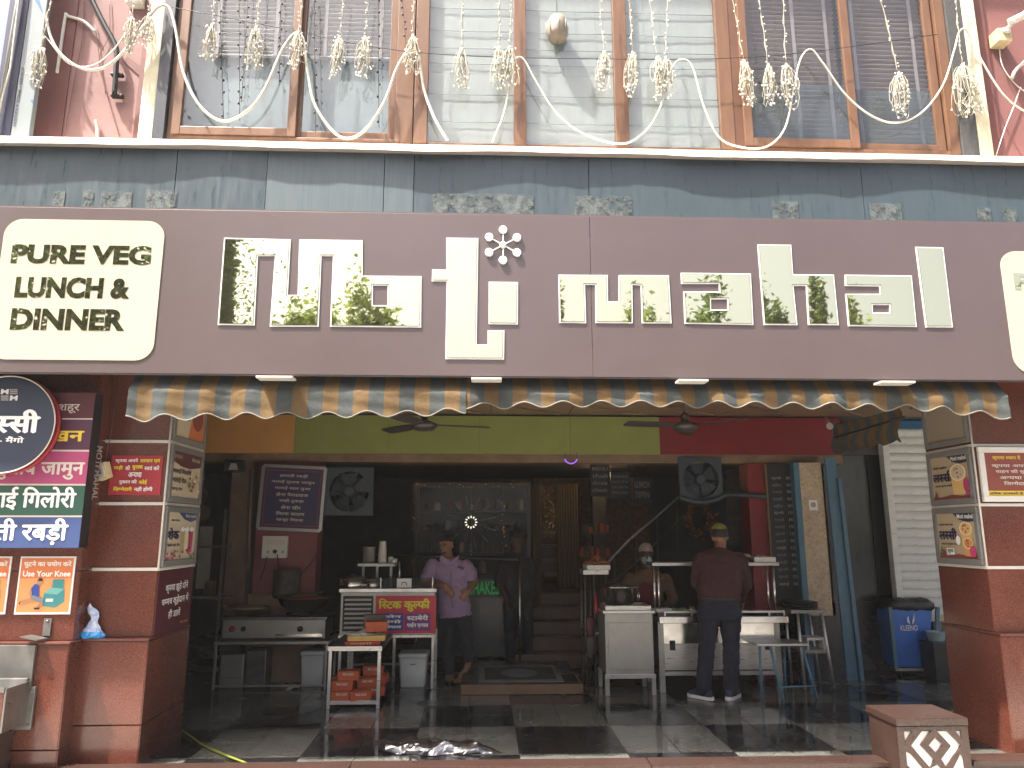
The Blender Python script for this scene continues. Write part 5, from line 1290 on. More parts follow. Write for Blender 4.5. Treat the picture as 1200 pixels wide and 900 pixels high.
q = at(703, 556, 11.2); MB().ball(q, .05, (1,1,1), 12, 8).build('bulb', 'warm_lamp', t); MB().lathe([(.02,.05),(.02,.2)], q, 8).build('stem', 'shop_dark', t)
for k, y in enumerate((622, 638, 652, 668)):
    Y = 12.6; p, q = at(632, y, Y), at(656, y, Y)
    t = thing('stair_tread', 'pale lit upper stair tread, %s beyond the doorway' % ('topmost','second','third','lowest')[k], 'stair', p, 'upper stair treads')
    MB().box(p.x, q.x, Y-.3*k+.0, Y-.3*k+.25, p.z-.05, p.z).build('tread', 'step_wood', t); MB().box(p.x, q.x, Y-.3*k+.25, Y-.3*k+.27, p.z-.05, p.z+.15).build('riser', 'tread', t)
# boards of faint English lettering, stair railing, cabinet
def dimboard(x0, y0, x1, y1, lines, label):
    Y = 10.6; a, c = at(x0, y1, Y), at(x1, y0, Y)
    t = thing('menu_board', label, 'board', a)
    MB().box(a.x, c.x, Y, Y+.03, a.z, c.z).build('panel', 'p_black', t)
    for x in (a.x+.03, c.x-.03): MB().tube([(x, Y+.015, c.z), (x, Y+.015, ZB0+.06)], .004, 5).build('cord', 'cable_black', t)
    n = len(lines)
    for k, s_ in enumerate(lines): lpx(t, s_, x0+2, y0+4+(y1-y0-6)*k/n, x1-2, y0+2+(y1-y0-6)*(k+.8)/n, Y, 'p_dimwhite', .015)
dimboard(716, 553, 738, 584, ['CHINESE','SOUTH','NORTH','INDIAN'], 'dark board reading CHINESE SOUTH NORTH INDIAN')
dimboard(742, 560, 763, 590, ['LUNCH','TIFFIN'], 'dark board reading LUNCH beside the cuisine board')
dimboard(692, 543, 714, 582, ['MENU','thali','dosa','chaat'], 'dark board nearest the gold curtain')
t = thing('stair_railing', 'steel stair railing rising to the right behind counters', 'railing', at(735, 690, 10.2))
MB().tube([at(700, 672, 10.2), at(735, 635, 10.2), at(797, 581, 10.2)], .016, 7).build('handrail', 'steel', t)
MB().tube([at(712, 688, 10.2), at(750, 655, 10.2), at(805, 600, 10.2)], .01, 7).build('lower_rail', 'steel_dark', t)
for x, y in ((720,651),(745,626),(770,605),(793,585)): MB().tube([at(x, y, 10.2), at(x+1, y+60, 10.2)], .009, 6).build('baluster', 'steel_dark', t)
t = thing('goods_shelf', 'cluttered amber lit shelf right of the gold curtain', 'shelf', at(700, 660, 10.9))
for y, x0, x1 in ((624,683,722),(652,680,716)):
    p, q = at(x0, y, 10.9), at(x1, y, 10.9); MB().box(p.x, q.x, 10.9, 11.2, p.z-.03, p.z).build('board', 'goods_amber', t)
    for i in range(6):
        x = p.x+(q.x-p.x)*(i+.5)/6; h = rnd.uniform(.06,.16); MB().box(x-.03, x+.03, 10.95, 11.05, p.z, p.z+h).build('carton', rnd.choice(['orange_card','goods_amber','p_brown']), t, bevel=.004)
q = at(820, 608, 10.4); t = thing('wreath', 'round dried flower wreath behind the right counter', 'wreath', q)
mb = MB()
for i in range(70):
    an = random.uniform(0,6.28); r_ = random.gauss(.17,.035); mb.ball(q+V((r_*math.cos(an), random.uniform(-.03,.02), r_*math.sin(an)*1.15)), random.uniform(.012,.024), (1,1,1), 6, 4)
tag(mb.build('blossoms', 'snack', t), kind='stuff'); MB().tube([q+V((.17*math.cos(i*.262),.01,.19*math.sin(i*.262))) for i in range(25)], .012, 6).build('ring', 'goods_amber', t)
for k, (y0, y1) in enumerate(((550,580),(584,606),(610,634))):
    t = thing('poster', 'faded poster on the inner wall, %s of three by the red column' % ('top','middle','bottom')[k], 'poster', at(865, y1, 9.6))
    bxpx(MB(), 852, y0, 877, y1, 9.6, .01, 'sheet', 'shop_dark', t); 
    for j in range(2): lpx(t, 'स्पेशल', 855, y0+6+j*11, 874, y0+13+j*11, 9.6, 'goods_amber', .02)
# left dark recess: steel shelf and brass can
t = thing('steel_rack', 'dim steel rack in the dark recess left of the jamb', 'rack', at(240, 720, 8.6))
for y in (640, 700): p, q = at(222, y, 8.6), at(262, y, 8.6); MB().box(p.x, q.x, 8.6, 8.95, p.z-.02, p.z).build('shelf', 'steel_dark', t)
p, q = at(228, 690, 8.7), at(248, 617, 8.7); MB().box(p.x, q.x, 8.72, 8.76, p.z, q.z).build('steel_sheet', 'steel_dull', t)
for x in (222, 262): p = at(x, 640, 8.6); MB().bar((p.x, 8.6, 0), (p.x, 8.6, 1.9), .03, .03).build('upright', 'steel_dark', t)
q = at(243, 700, 8.66); tag(MB().lathe([(.06,0),(.06,.16),(.065,.165),(.06,.17),(.05,.15)], (q.x, 8.72, q.z), 18).build('brass_can', 'brass'), 'small brass can on the dim rack', 'can')
for i in range(3):
    q = at(232+3*i, 560+22*i, 8.75); tag(MB().lathe([(.02,0),(.09,.03),(.1,.06),(.095,.06),(.08,.03)], q, 16, (0,-1,.3)).build('steel_pan', 'steel_dark'), 'dark steel pan hanging in the recess, %s' % ('top','middle','bottom')[i], 'pan', 'pans in the dark recess')
# ceiling fans
def cfan(px, py, Y, rot, label):
    q = at(px, py, Y); t = thing('ceiling_fan', label, 'fan', q, 'ceiling fans')
    MB().lathe([(.02,-.05),(.09,-.045),(.125,-.01),(.125,.02),(.06,.045),(.03,.07),(.05,.10),(.02,.14)], q, 24).build('motor', 'fan_dark', t)
    MB().tube([q+V((0,0,.1)), V((q.x, q.y, ZC))], .012, 8).build('rod', 'fan_dark', t)
    MB().lathe([(.015,-.1),(.07,-.03),(.075,0)], (q.x, q.y, ZC), 16).build('canopy', 'fan_dark', t)
    for k in range(3):
        an = rot + k*2*math.pi/3; d = V((math.cos(an), math.sin(an), 0)); e = V((-math.sin(an), math.cos(an), .22))
        mb = MB(); rr = []
        for u, wd in ((.12,.05),(.2,.06),(.35,.075),(.5,.075),(.62,.07),(.655,.05)):
            c = q + d*u + V((0,0,.01-.01*u)); rr.append([c-e*wd, c+e*wd, c+e*wd+V((0,0,.006)), c-e*wd+V((0,0,.006))])
        mb.rings(rr, False).build('blade', 'fan_dark', t)
cfan(497, 499, 7.3, R(12), 'dark three blade ceiling fan under the awning left of centre')
cfan(803, 500, 7.3, R(195), 'dark three blade ceiling fan before the red band')
# small bullet camera on the flap
q = at(975, 498, 8.0); t = thing('security_camera', 'small grey bullet camera at the end of the red band', 'camera', q)
MB().lathe([(.03,-.06),(.035,.05),(.04,.06)], q, 12, (-.7,-.6,-.3)).build('barrel', 'p_grey', t); MB().tube([q, q+V((.03,.2,.12))], .01).build('arm', 'p_grey', t)

# ================================================================== FURNITURE, LEFT
def leg_(t, x, y, z0, z1, r_=.014, mat='steel'): return MB().box(x-r_, x+r_, y-r_, y+r_, z0, z1).build('leg', mat, t, bevel=.003)
def bucket(name, label, px, py, w_, h, mat, lid=True, tagged=None):
    q = fl(px, py); t = thing(name, label, 'bucket', q)
    rr = []
    def sq(s, z, k=.18): 
        o = []
        for cx, cy, a0 in ((1,1,0),(-1,1,90),(-1,-1,180),(1,-1,270)):
            o += [q + V((cx*(s-k*s)+k*s*math.cos(R(a0+i*30)), cy*(s-k*s)+k*s*math.sin(R(a0+i*30)) + w_/2, z)) for i in range(4)]
        return o
    a = w_/2
    MB().rings([sq(a*.84,0), sq(a*.86,.01), sq(a*.97,h*.86)]).build('body', mat, t)
    if lid: MB().rings([sq(a*1.0,h*.86+.001), sq(a*1.04,h*.88), sq(a*1.04,h*.96), sq(a*.98,h), sq(a*.9,h-.006)]).build('lid', mat, t)
    if tagged: MB().box(q.x-.03, q.x+.03, q.y-.002+.01, q.y+.012, h*.66, h*.74).build('label_tag', 'p_trouser', t)
    return t
# cooking stand
sL, sR = fl(250, 808), fl(383, 807); yst = 8.50
zt = at(300, 752, yst).z; zs = at(300, 727, yst).z
st = thing('cooking_stand', 'low steel stand with thin legs carrying the gas stove', 'stand', ((sL.x+sR.x)/2, yst, 0))
x0, x1 = sL.x, sR.x-.02
MB().box(x0-.02, x1+.03, yst, yst+.55, zt-.03, zt).build('top', 'steel_dull', st, bevel=.004)
for x in (x0, x1):
    for y in (yst+.02, yst+.52): leg_(st, x, y, 0, zt-.031, .012, 'steel_dull')
MB().bar((x0+.013, yst+.02, .035), (x1-.013, yst+.02, .035), .018).build('stretcher', 'steel_dull', st)
sv = thing('gas_stove', 'steel gas stove with red and black knobs on low stand', 'stove', ((x0+x1)/2, yst+.04, zt))
MB().box(x0+.05, x1-.03, yst+.035, yst+.5, zt+.03, zs).build('body', 'steel_dull', sv, bevel=.006)
MB().box(x0+.03, x1-.01, yst+.02, yst+.52, zs+.001, zs+.03).build('top_plate', 'steel_dark', sv, bevel=.004)
for x in (x0+.06, x1-.04):
    for y in (yst+.06, yst+.46): MB().box(x-.015, x+.015, y-.015, y+.015, zt+.001, zt+.03).build('foot', 'iron_black', sv)
MB().box(x0+.62, x1-.06, yst+.030, yst+.034, zt+.045, zt+.075).build('name_strip', 'steel_bright', sv)
for px, m, r_ in ((272,'chilli_red',.035),(285,'iron_black',.027),(352,'iron_black',.03)):
    q = at(px, 737, yst+.03); MB().lathe([(r_,0),(r_*.9,.025),(r_*.4,.03)], (q.x, yst+.035, q.z), 14, (0,-1,0)).build('knob', m, sv)
zt2 = zs+.031
for px in (293, 352): q = at(px, 716, yst+.25); MB().tube([(q.x+.16*math.cos(i*.4488), yst+.26+.14*math.sin(i*.4488), zt2+.01) for i in range(15)], .009, 6).build('burner_ring', 'iron_black', sv)
def pan(name, label, px, Y, prof, z, mats, cat, food=None, handles=0):
    x = at(px, 715, Y).x; t = thing(name, label, cat, (x, Y, z))
    MB().lathe(prof, (x, Y, z), 28, cap=False).build('body', mats, t)
    R_ = max(p[0] for p in prof); zt_ = [p[1] for p in prof if p[0] == R_][0]
    if food: MB().lathe([(R_*.86, zt_-.012), (R_*.5, zt_+.006), (.01, zt_+.012)], (x, Y, z), 24).build('food', food, t)
    for k in range(handles):
        s = 1 if k else -1; MB().tube(catmull([V((x+s*R_*.97, Y-.04, z+zt_-.01)), V((x+s*(R_+.05), Y-.03, z+zt_+.015)), V((x+s*(R_+.05), Y+.03, z+zt_+.015)), V((x+s*R_*.97, Y+.04, z+zt_-.01))], 4), .007, 6).build('handle', mats, t)
    return t
pan('frying_pan', 'shallow brass pan of food on the left burner', 292, yst+.22, [(.01,0),(.19,.0),(.235,.06),(.24,.064),(.225,.055),(.18,.008),(.01,.006)], zt2+.02, 'brass', 'pan', 'p_sand', 1)
pan('wok', 'wide black iron wok on the right burner', 357, yst+.26, [(.02,0),(.16,.02),(.26,.09),(.30,.16),(.305,.165),(.29,.155),(.25,.095),(.15,.03),(.02,.012)], zt2+.02, 'iron_black', 'wok', 'snack', 2)
pan('stock_pot', 'tall dark steel pot standing behind the wok', 334, 8.86, [(.01,0),(.15,0),(.155,.01),(.155,.26),(.165,.265),(.15,.26),(.145,.02),(.01,.015)], .955+.001, 'steel_dark', 'pot')
# tins and buckets under the stand
for k, (px, py, y1, wd, lab, m) in enumerate(((270,806,768,.25,'dented dull metal tin leftmost under the stand','steel_dull'),(298,806,763,.22,'blackened metal tin second from left under the stand','steel_dark'))):
    q = fl(px, py); zz = at(px, y1, q.y).z; t = thing('metal_tin', lab, 'tin', q)
    MB().box(q.x-wd/2, q.x+wd/2, q.y, q.y+.24, 0, zz).build('body', m, t, bevel=.012)
    MB().box(q.x-wd/2+.01, q.x+wd/2-.01, q.y+.01, q.y+.23, zz+.001, zz+.012).build('lid', 'iron_black', t, bevel=.003)
    MB().box(q.x-wd/2+.008, q.x+wd/2-.008, q.y-.003, q.y-.0005, .10, .106).build('seam', 'steel_dark', t)
q = fl(319, 798); tag(MB().lathe([(.035,0),(.04,.01),(.04,.32),(.03,.33),(.02,.34)], q+V((0,.1,0)), 16).build('white_canister', 'bucket_white'), 'slim white canister standing among tins under the stand', 'canister')
bucket('bucket', 'white lidded bucket under the right end of cooking stand', 364.5, 805, .26, at(364, 763, fl(364,805).y).z, 'bucket_white')
tag(crumple('tissue', 'white crumpled tissue on the wet floor under the stand', fl(337, 806), fl(352, 806), .03, 'paper', 11, 'tissue'))
# kulfi counter
kx0, kx1 = fl(397, 806).x, fl(508, 806).x; ky = 8.46
kz1 = at(450, 694, ky).z; kz0 = at(450, 744, ky).z
kc = thing('ice_cream_counter', 'steel counter with red and yellow kulfi sign and louvred panel', 'counter', ((kx0+kx1)/2, ky, 0))
MB().box(kx0-.02, kx1+.02, ky-.02, ky+.62, kz1, kz1+.04).build('top', 'steel_bright', kc, bevel=.004)
MB().box(kx0, kx1, ky, ky+.6, kz0, kz1-.001).build('body', 'steel_dull', kc, bevel=.004)
MB().box(kx0-.01, kx1+.012, ky-.012, ky+.0, kz0-.03, kz0-.001).build('bottom_rail', 'steel', kc, bevel=.003)
for x in (kx0+.015, kx1-.012):
    for y in (ky+.015, ky+.585): leg_(kc, x, y, 0, kz0-.001, .015, 'steel')
MB().bar((kx0+.03, ky+.585, .16), (kx1-.03, ky+.585, .16), .02).build('stretcher', 'steel_dull', kc)
lx0, lx1 = at(404, 715, ky).x, at(435, 715, ky).x; lz0, lz1 = at(420, 738, ky).z, at(420, 700, ky).z
lou = MB().box(lx0-.02, lx1+.02, ky-.006, ky-.001, lz0-.015, lz1+.015).build('louvre_panel', 'iron_black', kc)
for i in range(7):
    z = lz0 + (lz1-lz0)*(i+.5)/7; MB().obox(((lx0+lx1)/2, ky-.014, z), ((lx1-lx0)/2,0,0), (0,.010,.009), (0,-.0012,.0014)).build('louvre', 'white_plastic', lou)
kx2, kx3 = at(440, 720, ky).x, at(510, 720, ky).x+.01
ks = MB().box(kx2, kx3, ky-.016, ky-.002, at(470,742,ky).z, at(470,698,ky).z).build('sign_panel', 'p_kulfired', kc, bevel=.002)
lpx(ks, 'स्टिक कुल्फी', 443, 701, 504, 717, ky-.017, 'p_lime', .05)
for (x0, x1_, m, ls) in ((445,472.5,'p_royal',('प्लेन','मैंगो','स्पेशल')), (474.5,504,'p_violet',('स्ट्राबेरी','पाईन एप्पल'))):
    pn = bxpx(MB(), x0, 718.5, x1_, 739, ky-.018, .002, 'flavour_panel', m, ks)
    n = len(ls)
    for i, s_ in enumerate(ls): lpx(pn, s_, x0+2, 720+18*i/n, x1_-2, 719+18*(i+.9)/n, ky-.0195, 'p_white', .05)
zk = kz1+.041
t = thing('glass_box', 'low glass box with white card on the kulfi counter', 'glass box', (at(477,690,ky).x, ky+.05, zk))
a, c = at(446, 693, ky+.05), at(507, 684, ky+.05); hz = .11
for (x0_, x1_, y0_, y1_) in ((a.x,c.x,ky+.05,ky+.055),(a.x,c.x,ky+.35,ky+.355),(a.x,a.x+.005,ky+.056,ky+.349),(c.x-.005,c.x,ky+.056,ky+.349)): MB().box(x0_,x1_,y0_,y1_,zk,zk+hz).build('pane', 'shop_glass', t)
for x in (a.x, c.x): MB().bar((x, ky+.048, zk), (x, ky+.048, zk+hz), .01).build('edge', 'steel_bright', t)
x = at(473,690,ky).x; cd_ = MB().box(x-.08, x+.08, ky+.042, ky+.047, zk+.003, zk+hz-.01).build('card', 'p_white', t); MB().tube([(x-.03,ky+.040,zk+.03),(x-.02,ky+.040,zk+.06),(x+.02,ky+.040,zk+.06),(x+.03,ky+.040,zk+.03)], .005, 5).build('card_mark', 'p_ink', cd_)
for k, (px, r_, h, lab) in enumerate(((413,.15,.09,'round steel vessel left on the kulfi counter'),(437,.11,.07,'small round steel vessel right of the big one on the counter'))):
    x = at(px, 690, ky+.2).x; t = thing('steel_vessel', lab, 'vessel', (x, ky+.2, zk))
    MB().lathe([(.01,0),(r_*.96,0),(r_,.01),(r_,h),(r_*.93,h),(r_*.9,.02),(.01,.015)], (x, ky+.2, zk), 28, cap=False).build('body', 'steel_bright', t); MB().lathe([(r_*1.02,h+.001),(r_*1.02,h+.015),(r_*.2,h+.035),(.01,h+.06)], (x, ky+.2, zk), 28).build('lid', 'steel_dark', t)
# raised shelf with cups
p, q = at(420, 660, ky+.35), at(463, 660, ky+.35)
t = thing('raised_shelf', 'small raised steel shelf over the kulfi counter', 'shelf', (p.x, ky+.35, zk))
MB().box(p.x, q.x, ky+.3, ky+.55, p.z-.035, p.z).build('plate', 'steel_dull', t, bevel=.003)
for x in (p.x+.05, (p.x+q.x)/2, q.x-.05): MB().box(x-.014, x+.014, ky+.4, ky+.428, zk, p.z-.036).build('leg', 'steel_dull', t)
zz = p.z+.001
q = at(432, 656, ky+.4); tag(MB().lathe([(.07,0),(.07,.17),(.075,.175),(.07,.18),(.062,.16)], (q.x, ky+.42, zz), 20).build('cup_tin', 'steel_dull'), 'round metal tin on the raised shelf', 'tin')
q = at(448, 656, ky+.4); t = thing('paper_cups', 'tall stack of white paper cups on the raised shelf', 'cups', (q.x, ky+.4, zz))
for i in range(9): MB().lathe([(.052-.0012*i,0),(.046-.0012*i,.045)], (q.x, ky+.4, zz+.025*i), 16).build('cup', 'cup_white', t)
q = at(458, 656, ky+.4); t = thing('paper_cups', 'short stack of small white cups beside the tall stack', 'cups', (q.x, ky+.4, zz))
for i in range(2): MB().lathe([(.035,0),(.03,.04)], (q.x, ky+.4, zz+.03*i), 14).build('cup', 'cup_white', t)
tag(MB().lathe([(.03,0),(.036,.05)], (at(464,656,ky+.4).x-.01, ky+.34, zz), 14).build('loose_cup', 'cup_white'), 'single small cup at the shelf edge', 'cup')
q = at(468, 672, ky+.35); tag(MB().tube([(q.x, ky+.35, zk), (q.x, ky+.35, at(468,658,ky+.35).z)], .014, 10).build('steel_rod', 'steel_bright'), 'upright steel rod right of the raised shelf', 'rod')
bucket('bucket', 'white lidded bucket with small tag under the kulfi counter', 483, 806, .31, at(483, 766, fl(483,806).y).z, 'bucket_white', True, True)
# trolley of sweet boxes
tl, tr = fl(383, 831), fl(441, 831); ty0 = tl.y; zt = at(410, 762, ty0).z; zsf = at(410, 822, ty0).z
bk = fl(458, 741, zt); ty1 = bk.y
tw = thing('trolley', 'steel two tier trolley carrying orange sweet boxes', 'trolley', ((tl.x+tr.x)/2, ty0, 0))
x0, x1 = tl.x+.01, tr.x+.01
MB().box(x0-.025, x1+.025, ty0-.01, ty1, zt, zt+.035).build('top', 'steel_dark', tw, bevel=.004)
MB().box(x0-.026, x1+.026, ty0-.018, ty0-.011, zt-.005, zt+.038).build('top_edge', 'steel', tw, bevel=.002)
MB().box(x0-.0, x1+.0, ty0+.01, ty1-.03, zsf-.012, zsf).build('shelf', 'steel_dark', tw)
MB().box(x0+.016, x1-.016, ty0-.004, ty0+.009, zsf-.028, zsf+.006).build('shelf_edge', 'steel', tw, bevel=.002)
for x in (x0, x1):
    for y in (ty0+.008, ty1-.02): leg_(tw, x, y, 0, zt-.001, .016, 'steel')
BW, BD, BH = .20, .15, .085
def carton(parent_z, x, y, rz, label, mat='orange_card', s=1.0, mark=True):
    t = thing('sweet_box', label, 'box', (x, y, parent_z), 'orange sweet boxes')
    c, s_ = math.cos(rz), math.sin(rz); ex, ey = V((c,s_,0)), V((-s_,c,0)); w2, d2, h2 = BW/2*s, BD/2*s, BH*s
    o = V((x, y, parent_z+.001))
    MB().obox(o+V((0,0,h2*.42)), ex*w2*.98, ey*d2*.98, V((0,0,h2*.42))).build('base', mat, t, bevel=.003)
    MB().obox(o+V((0,0,h2*.74)), ex*w2*1.02, ey*d2*1.02, V((0,0,h2*.26))).build('lid', mat, t, bevel=.003)
    if mark: letters(t, 'SWEETS' if False else 'Moti mahal', o - ey*(d2*1.02+.001) - ex*w2*.5 + V((0,0,h2*.56)), ex*w2*1.0, V((0,0,h2*.28)), 'p_ivory', .04, lift=.001)
    return t
xm = (x0+x1)/2; zb_ = zsf
lay = [(-.12,.10,.05,0,'front left of the trolley shelf'),(.05,.08,.28,0,'front centre of the trolley shelf'),(-.12,.30,0,0,'back left of the trolley shelf'),(.16,.30,.1,0,'back right of the trolley shelf'),
       (-.12,.12,0,1,'second layer at left on the trolley shelf'),(.09,.26,.2,1,'second layer at centre on the trolley shelf'),(.17,.42,-.1,1,'second layer at the rear right'),
       (-.07,.14,.05,2,'top layer at left on the trolley shelf'),(.13,.40,.05,2,'top layer at right on the trolley shelf'),(-.16,.34,.1,1,'second layer at the rear left')]
for dx, dy, rz, k, s_ in lay: carton(zb_+k*(BH+.002), xm+dx, ty0+dy, rz, 'orange sweet box, %s' % s_)
zz = zt+.036
def flatbox(name, label, cx, cy, w_, d_, z, h, rz, mat, cat): 
    c, s_ = math.cos(rz), math.sin(rz); t = thing(name, label, cat, (cx, cy, z))
    MB().obox((cx, cy, z+h/2), V((c,s_,0))*w_/2, V((-s_,c,0))*d_/2, V((0,0,h/2))).build('body', mat, t, bevel=.004)
    return t, V((c,s_,0)), V((-s_,c,0))
t, ex, ey = flatbox('flat_carton', 'flat red carton lowest of the pile on the trolley', xm+.06, ty0+.14, .34, .22, zz, .04, .03, 'red_card', 'carton'); letters(t, 'SWEETS', V((xm-.05, ty0+.028, zz+.01)), V((.2,.006,0)), V((0,0,.02)), 'p_orange2', .03, lift=.002)
flatbox('flat_carton', 'yellow flat carton above the red carton', xm+.09, ty0+.15, .36, .22, zz+.041, .05, .06, 'yellow_card', 'carton')
crumple('paper_sheet', 'crumpled white paper on the yellow carton', V((xm-.14, ty0+.16, zz+.092)), V((xm+.26, ty0+.15, zz+.092)), .035, 'paper', 8, 'paper')
for o in [COL.objects['paper_sheet']]:
    for v in o.data.vertices:
        if v.co.z < zz+.093: v.co.z = zz+.093
carton(zz+.125, xm+.18, ty0+.15, .12, 'orange sweet box lying open on the paper heap', s=1.05, mark=False)
flatbox('grey_carton', 'dull grey brown carton behind the open orange box', xm+.13, ty0+.34, .20, .14, zz, .26, .05, 'grey_card', 'carton')

# ================================================================== FURNITURE, RIGHT
c1, c2 = fl(711, 817), fl(769, 817); cy = 8.05
cz = at(740, 719, cy).z
cb = thing('steel_cabinet', 'closed steel cabinet on short legs left of the grill counter', 'cabinet', ((c1.x+c2.x)/2, cy, 0))
x0, x1 = c1.x, c2.x+.02; zl = .2
MB().box(x0+.01, x1-.01, cy+.01, cy+.5, zl, cz-.001).build('body', 'steel_dull', cb, bevel=.004)
MB().box(x0+.04, x1-.03, cy+.002, cy+.0095, zl+.05, cz-.09).build('door', 'steel_dull', cb, bevel=.003)
MB().box(x0-.012, x1+.012, cy-.012, cy+.52, cz, cz+.03).build('top', 'steel', cb, bevel=.004)
MB().box(x0-.004, x1+.004, cy-.006, cy+.009, zl-.035, zl+.008).build('bottom_rail', 'steel', cb, bevel=.003)
for x in (x0+.02, x1-.02):
    for y in (cy+.02, cy+.48): leg_(cb, x, y, 0, zl-.001, .022, 'steel_dull')
for (a, b_, c, d) in ((x0+.02,x1-.02,cy+.02,cy+.035),(x0+.02,x1-.02,cy+.4,cy+.415),(x0+.02,x0+.035,cy+.036,cy+.399),(x1-.035,x1-.02,cy+.036,cy+.399)): MB().box(a,b_,c,d,cz+.031,cz+.075).build('tray_rim', 'steel', cb)
MB().box(x0+.036, x1-.036, cy+.036, cy+.399, cz+.031, cz+.045).build('tray_floor', 'steel_dark', cb)
t = pan('cooking_pot', 'wide steel pot with ring handles on the steel cabinet', 726, cy+.22, [(.01,0),(.145,0),(.15,.01),(.185,.17),(.225,.18),(.225,.19),(.18,.185),(.14,.02),(.01,.012)], cz+.076, 'steel_bright', 'pot')
xq = at(726,700,cy+.2).x; MB().tube([(xq+.185+.0*i, cy+.10+.045*math.sin(i*.4488), cz+.17+.045*math.cos(i*.4488)) for i in range(15)], .006, 6).build('ring_handle', 'steel_bright', t)
# snack stand at far left of this group
q = fl(700, 790); sy = 8.45
t = thing('snack_stand', 'narrow black stand with a white tray top by stairs', 'stand', (at(698,700,sy).x, sy, 0))
sx0, sx1 = at(685, 700, sy).x, at(713, 700, sy).x; sz = at(698, 668, sy).z
MB().box(sx0-.01, sx1+.01, sy, sy+.35, sz-.05, sz).build('tray_base', 'steel', t, bevel=.004)
MB().box(sx0+.03, sx1+.03, sy-.01, sy+.32, sz+.001, sz+.055).build('tray', 'white_plastic', t, bevel=.008)
for x in (sx0+.01, (sx0+sx1)/2-.02, sx1-.02):
    for y in (sy+.02, sy+.33): MB().tube([(x, y, 0), (x, y, sz-.051)], .012, 7).build('leg', 'steel_dark', t)
MB().box(sx0, sx1, sy+.01, sy+.34, .55, .57).build('shelf', 'steel_dark', t)
tp = thing('snack_heap', 'heap of brown fried snacks on the white tray', 'snacks', ((sx0+sx1)/2+.03, sy+.15, sz+.056))
mb = MB(); rnd = random.Random(3)
for i in range(60):
    r_ = rnd.uniform(0,1)**.5; an = rnd.uniform(0,6.28); mb.ball(((sx0+sx1)/2+.03+r_*.13*math.cos(an), sy+.15+r_*.13*math.sin(an), sz+.07+.10*(1-r_)*rnd.random()), rnd.uniform(.018,.03), (1,.9,.7), 7, 5)
tag(mb.build('snacks', 'snack', tp), kind='stuff')
q = at(699, 715, sy-.06); t = thing('sauce_bottle', 'red sauce bottle hanging beside the snack stand', 'bottle', (q.x, sy-.04, q.z))
MB().lathe([(.025,0),(.034,.02),(.034,.13),(.02,.16),(.01,.19),(.006,.22)], (q.x, sy-.045, q.z-.04), 14).build('body', 'chilli_red', t); MB().lathe([(.016,.162),(.016,.175)], (q.x, sy-.045, q.z-.04), 10).build('collar', 'chilli_red', t)
for i, (y, m) in enumerate(((735,'p_dkmaroon'),(758,'shop_dark'))):
    q = at(692, y, sy-.03); tag(MB().rings([[q+V((rx*math.cos(j*.785), rx*.6*math.sin(j*.785), z)) for j in range(8)] for rx, z in ((.02,.12),(.05,.09),(.055,0),(.045,-.09),(.02,-.11))]).build('snack_pack', m), 'hanging dark snack pack below the sauce bottle, %s one' % ('upper','lower')[i], 'packet')
# grill counter
gy = 8.16; gx0, gx1 = fl(776, 812).x-.02, fl(921, 812).x
gz1 = at(850, 728, gy).z
gc = thing('grill_counter', 'long steel grill counter in front of the masked cook', 'counter', ((gx0+gx1)/2, gy, 0))
MB().box(gx0+.03, gx1-.03, gy+.03, gy+.62, .22, gz1-.001).build('body', 'steel', gc, bevel=.004)
zmid = at(850, 755, gy).z
MB().box(gx0+.05, gx1-.05, gy+.018, gy+.029, zmid+.006, gz1-.02).build('upper_panel', 'steel_bright', gc, bevel=.003)
xm_ = (gx0+gx1)/2
for a, c in ((gx0+.05, xm_-.003), (xm_+.003, gx1-.05)): 
    pn = MB().box(a, c, gy+.018, gy+.029, .25, zmid-.006).build('lower_panel', 'steel', gc, bevel=.003)
    xv = a+.07 if a < xm_-.3 else c-.12
    MB().box(xv, xv+.06, gy+.013, gy+.017, .42, .52).build('vent', 'iron_black', pn, bevel=.002)
MB().box(gx0+.005, gx1+.05, gy-.06, gy+.64, gz1, gz1+.05).build('top', 'steel', gc, bevel=.005)
MB().box(gx0+.0, gx1+.06, gy-.085, gy-.062, gz1-.01, gz1+.055).build('front_rail', 'steel_bright', gc, bevel=.004)
zr2 = gz1+.10
MB().bar((gx0+.06, gy-.03, zr2), (gx1+.05, gy-.03, zr2), .02).build('guard_rail', 'steel', gc)
for x in (gx0+.07, xm_-.3, xm_+.2, gx1-.12, gx1+.04): MB().bar((x, gy-.03, gz1+.051), (x, gy-.03, zr2-.011), .018).build('guard_post', 'steel', gc)
for x in (gx0+.03, gx1-.03):
    for y in (gy+.04, gy+.6): leg_(gc, x, y, 0, gz1-.002, .03, 'steel_dull')
MB().bar((gx0+.06, gy+.03, .19), (gx1-.06, gy+.03, .19), .04).build('stretcher', 'steel', gc)
zu = at(800, 659, gy+.05).z; ux0, ux1 = at(763, 660, gy+.05).x, at(911, 660, gy+.05).x
us = MB().box(ux0, ux1, gy+.0, gy+.34, zu-.035, zu).build('upper_shelf', 'steel', gc, bevel=.004)
for x in (ux0+.03, ux0+.075, ux1-.05, ux1-.12): MB().tube([(x, gy+.06, gz1+.05), (x, gy+.06, zu-.036)], .014, 8).build('shelf_post', 'steel_bright', gc)
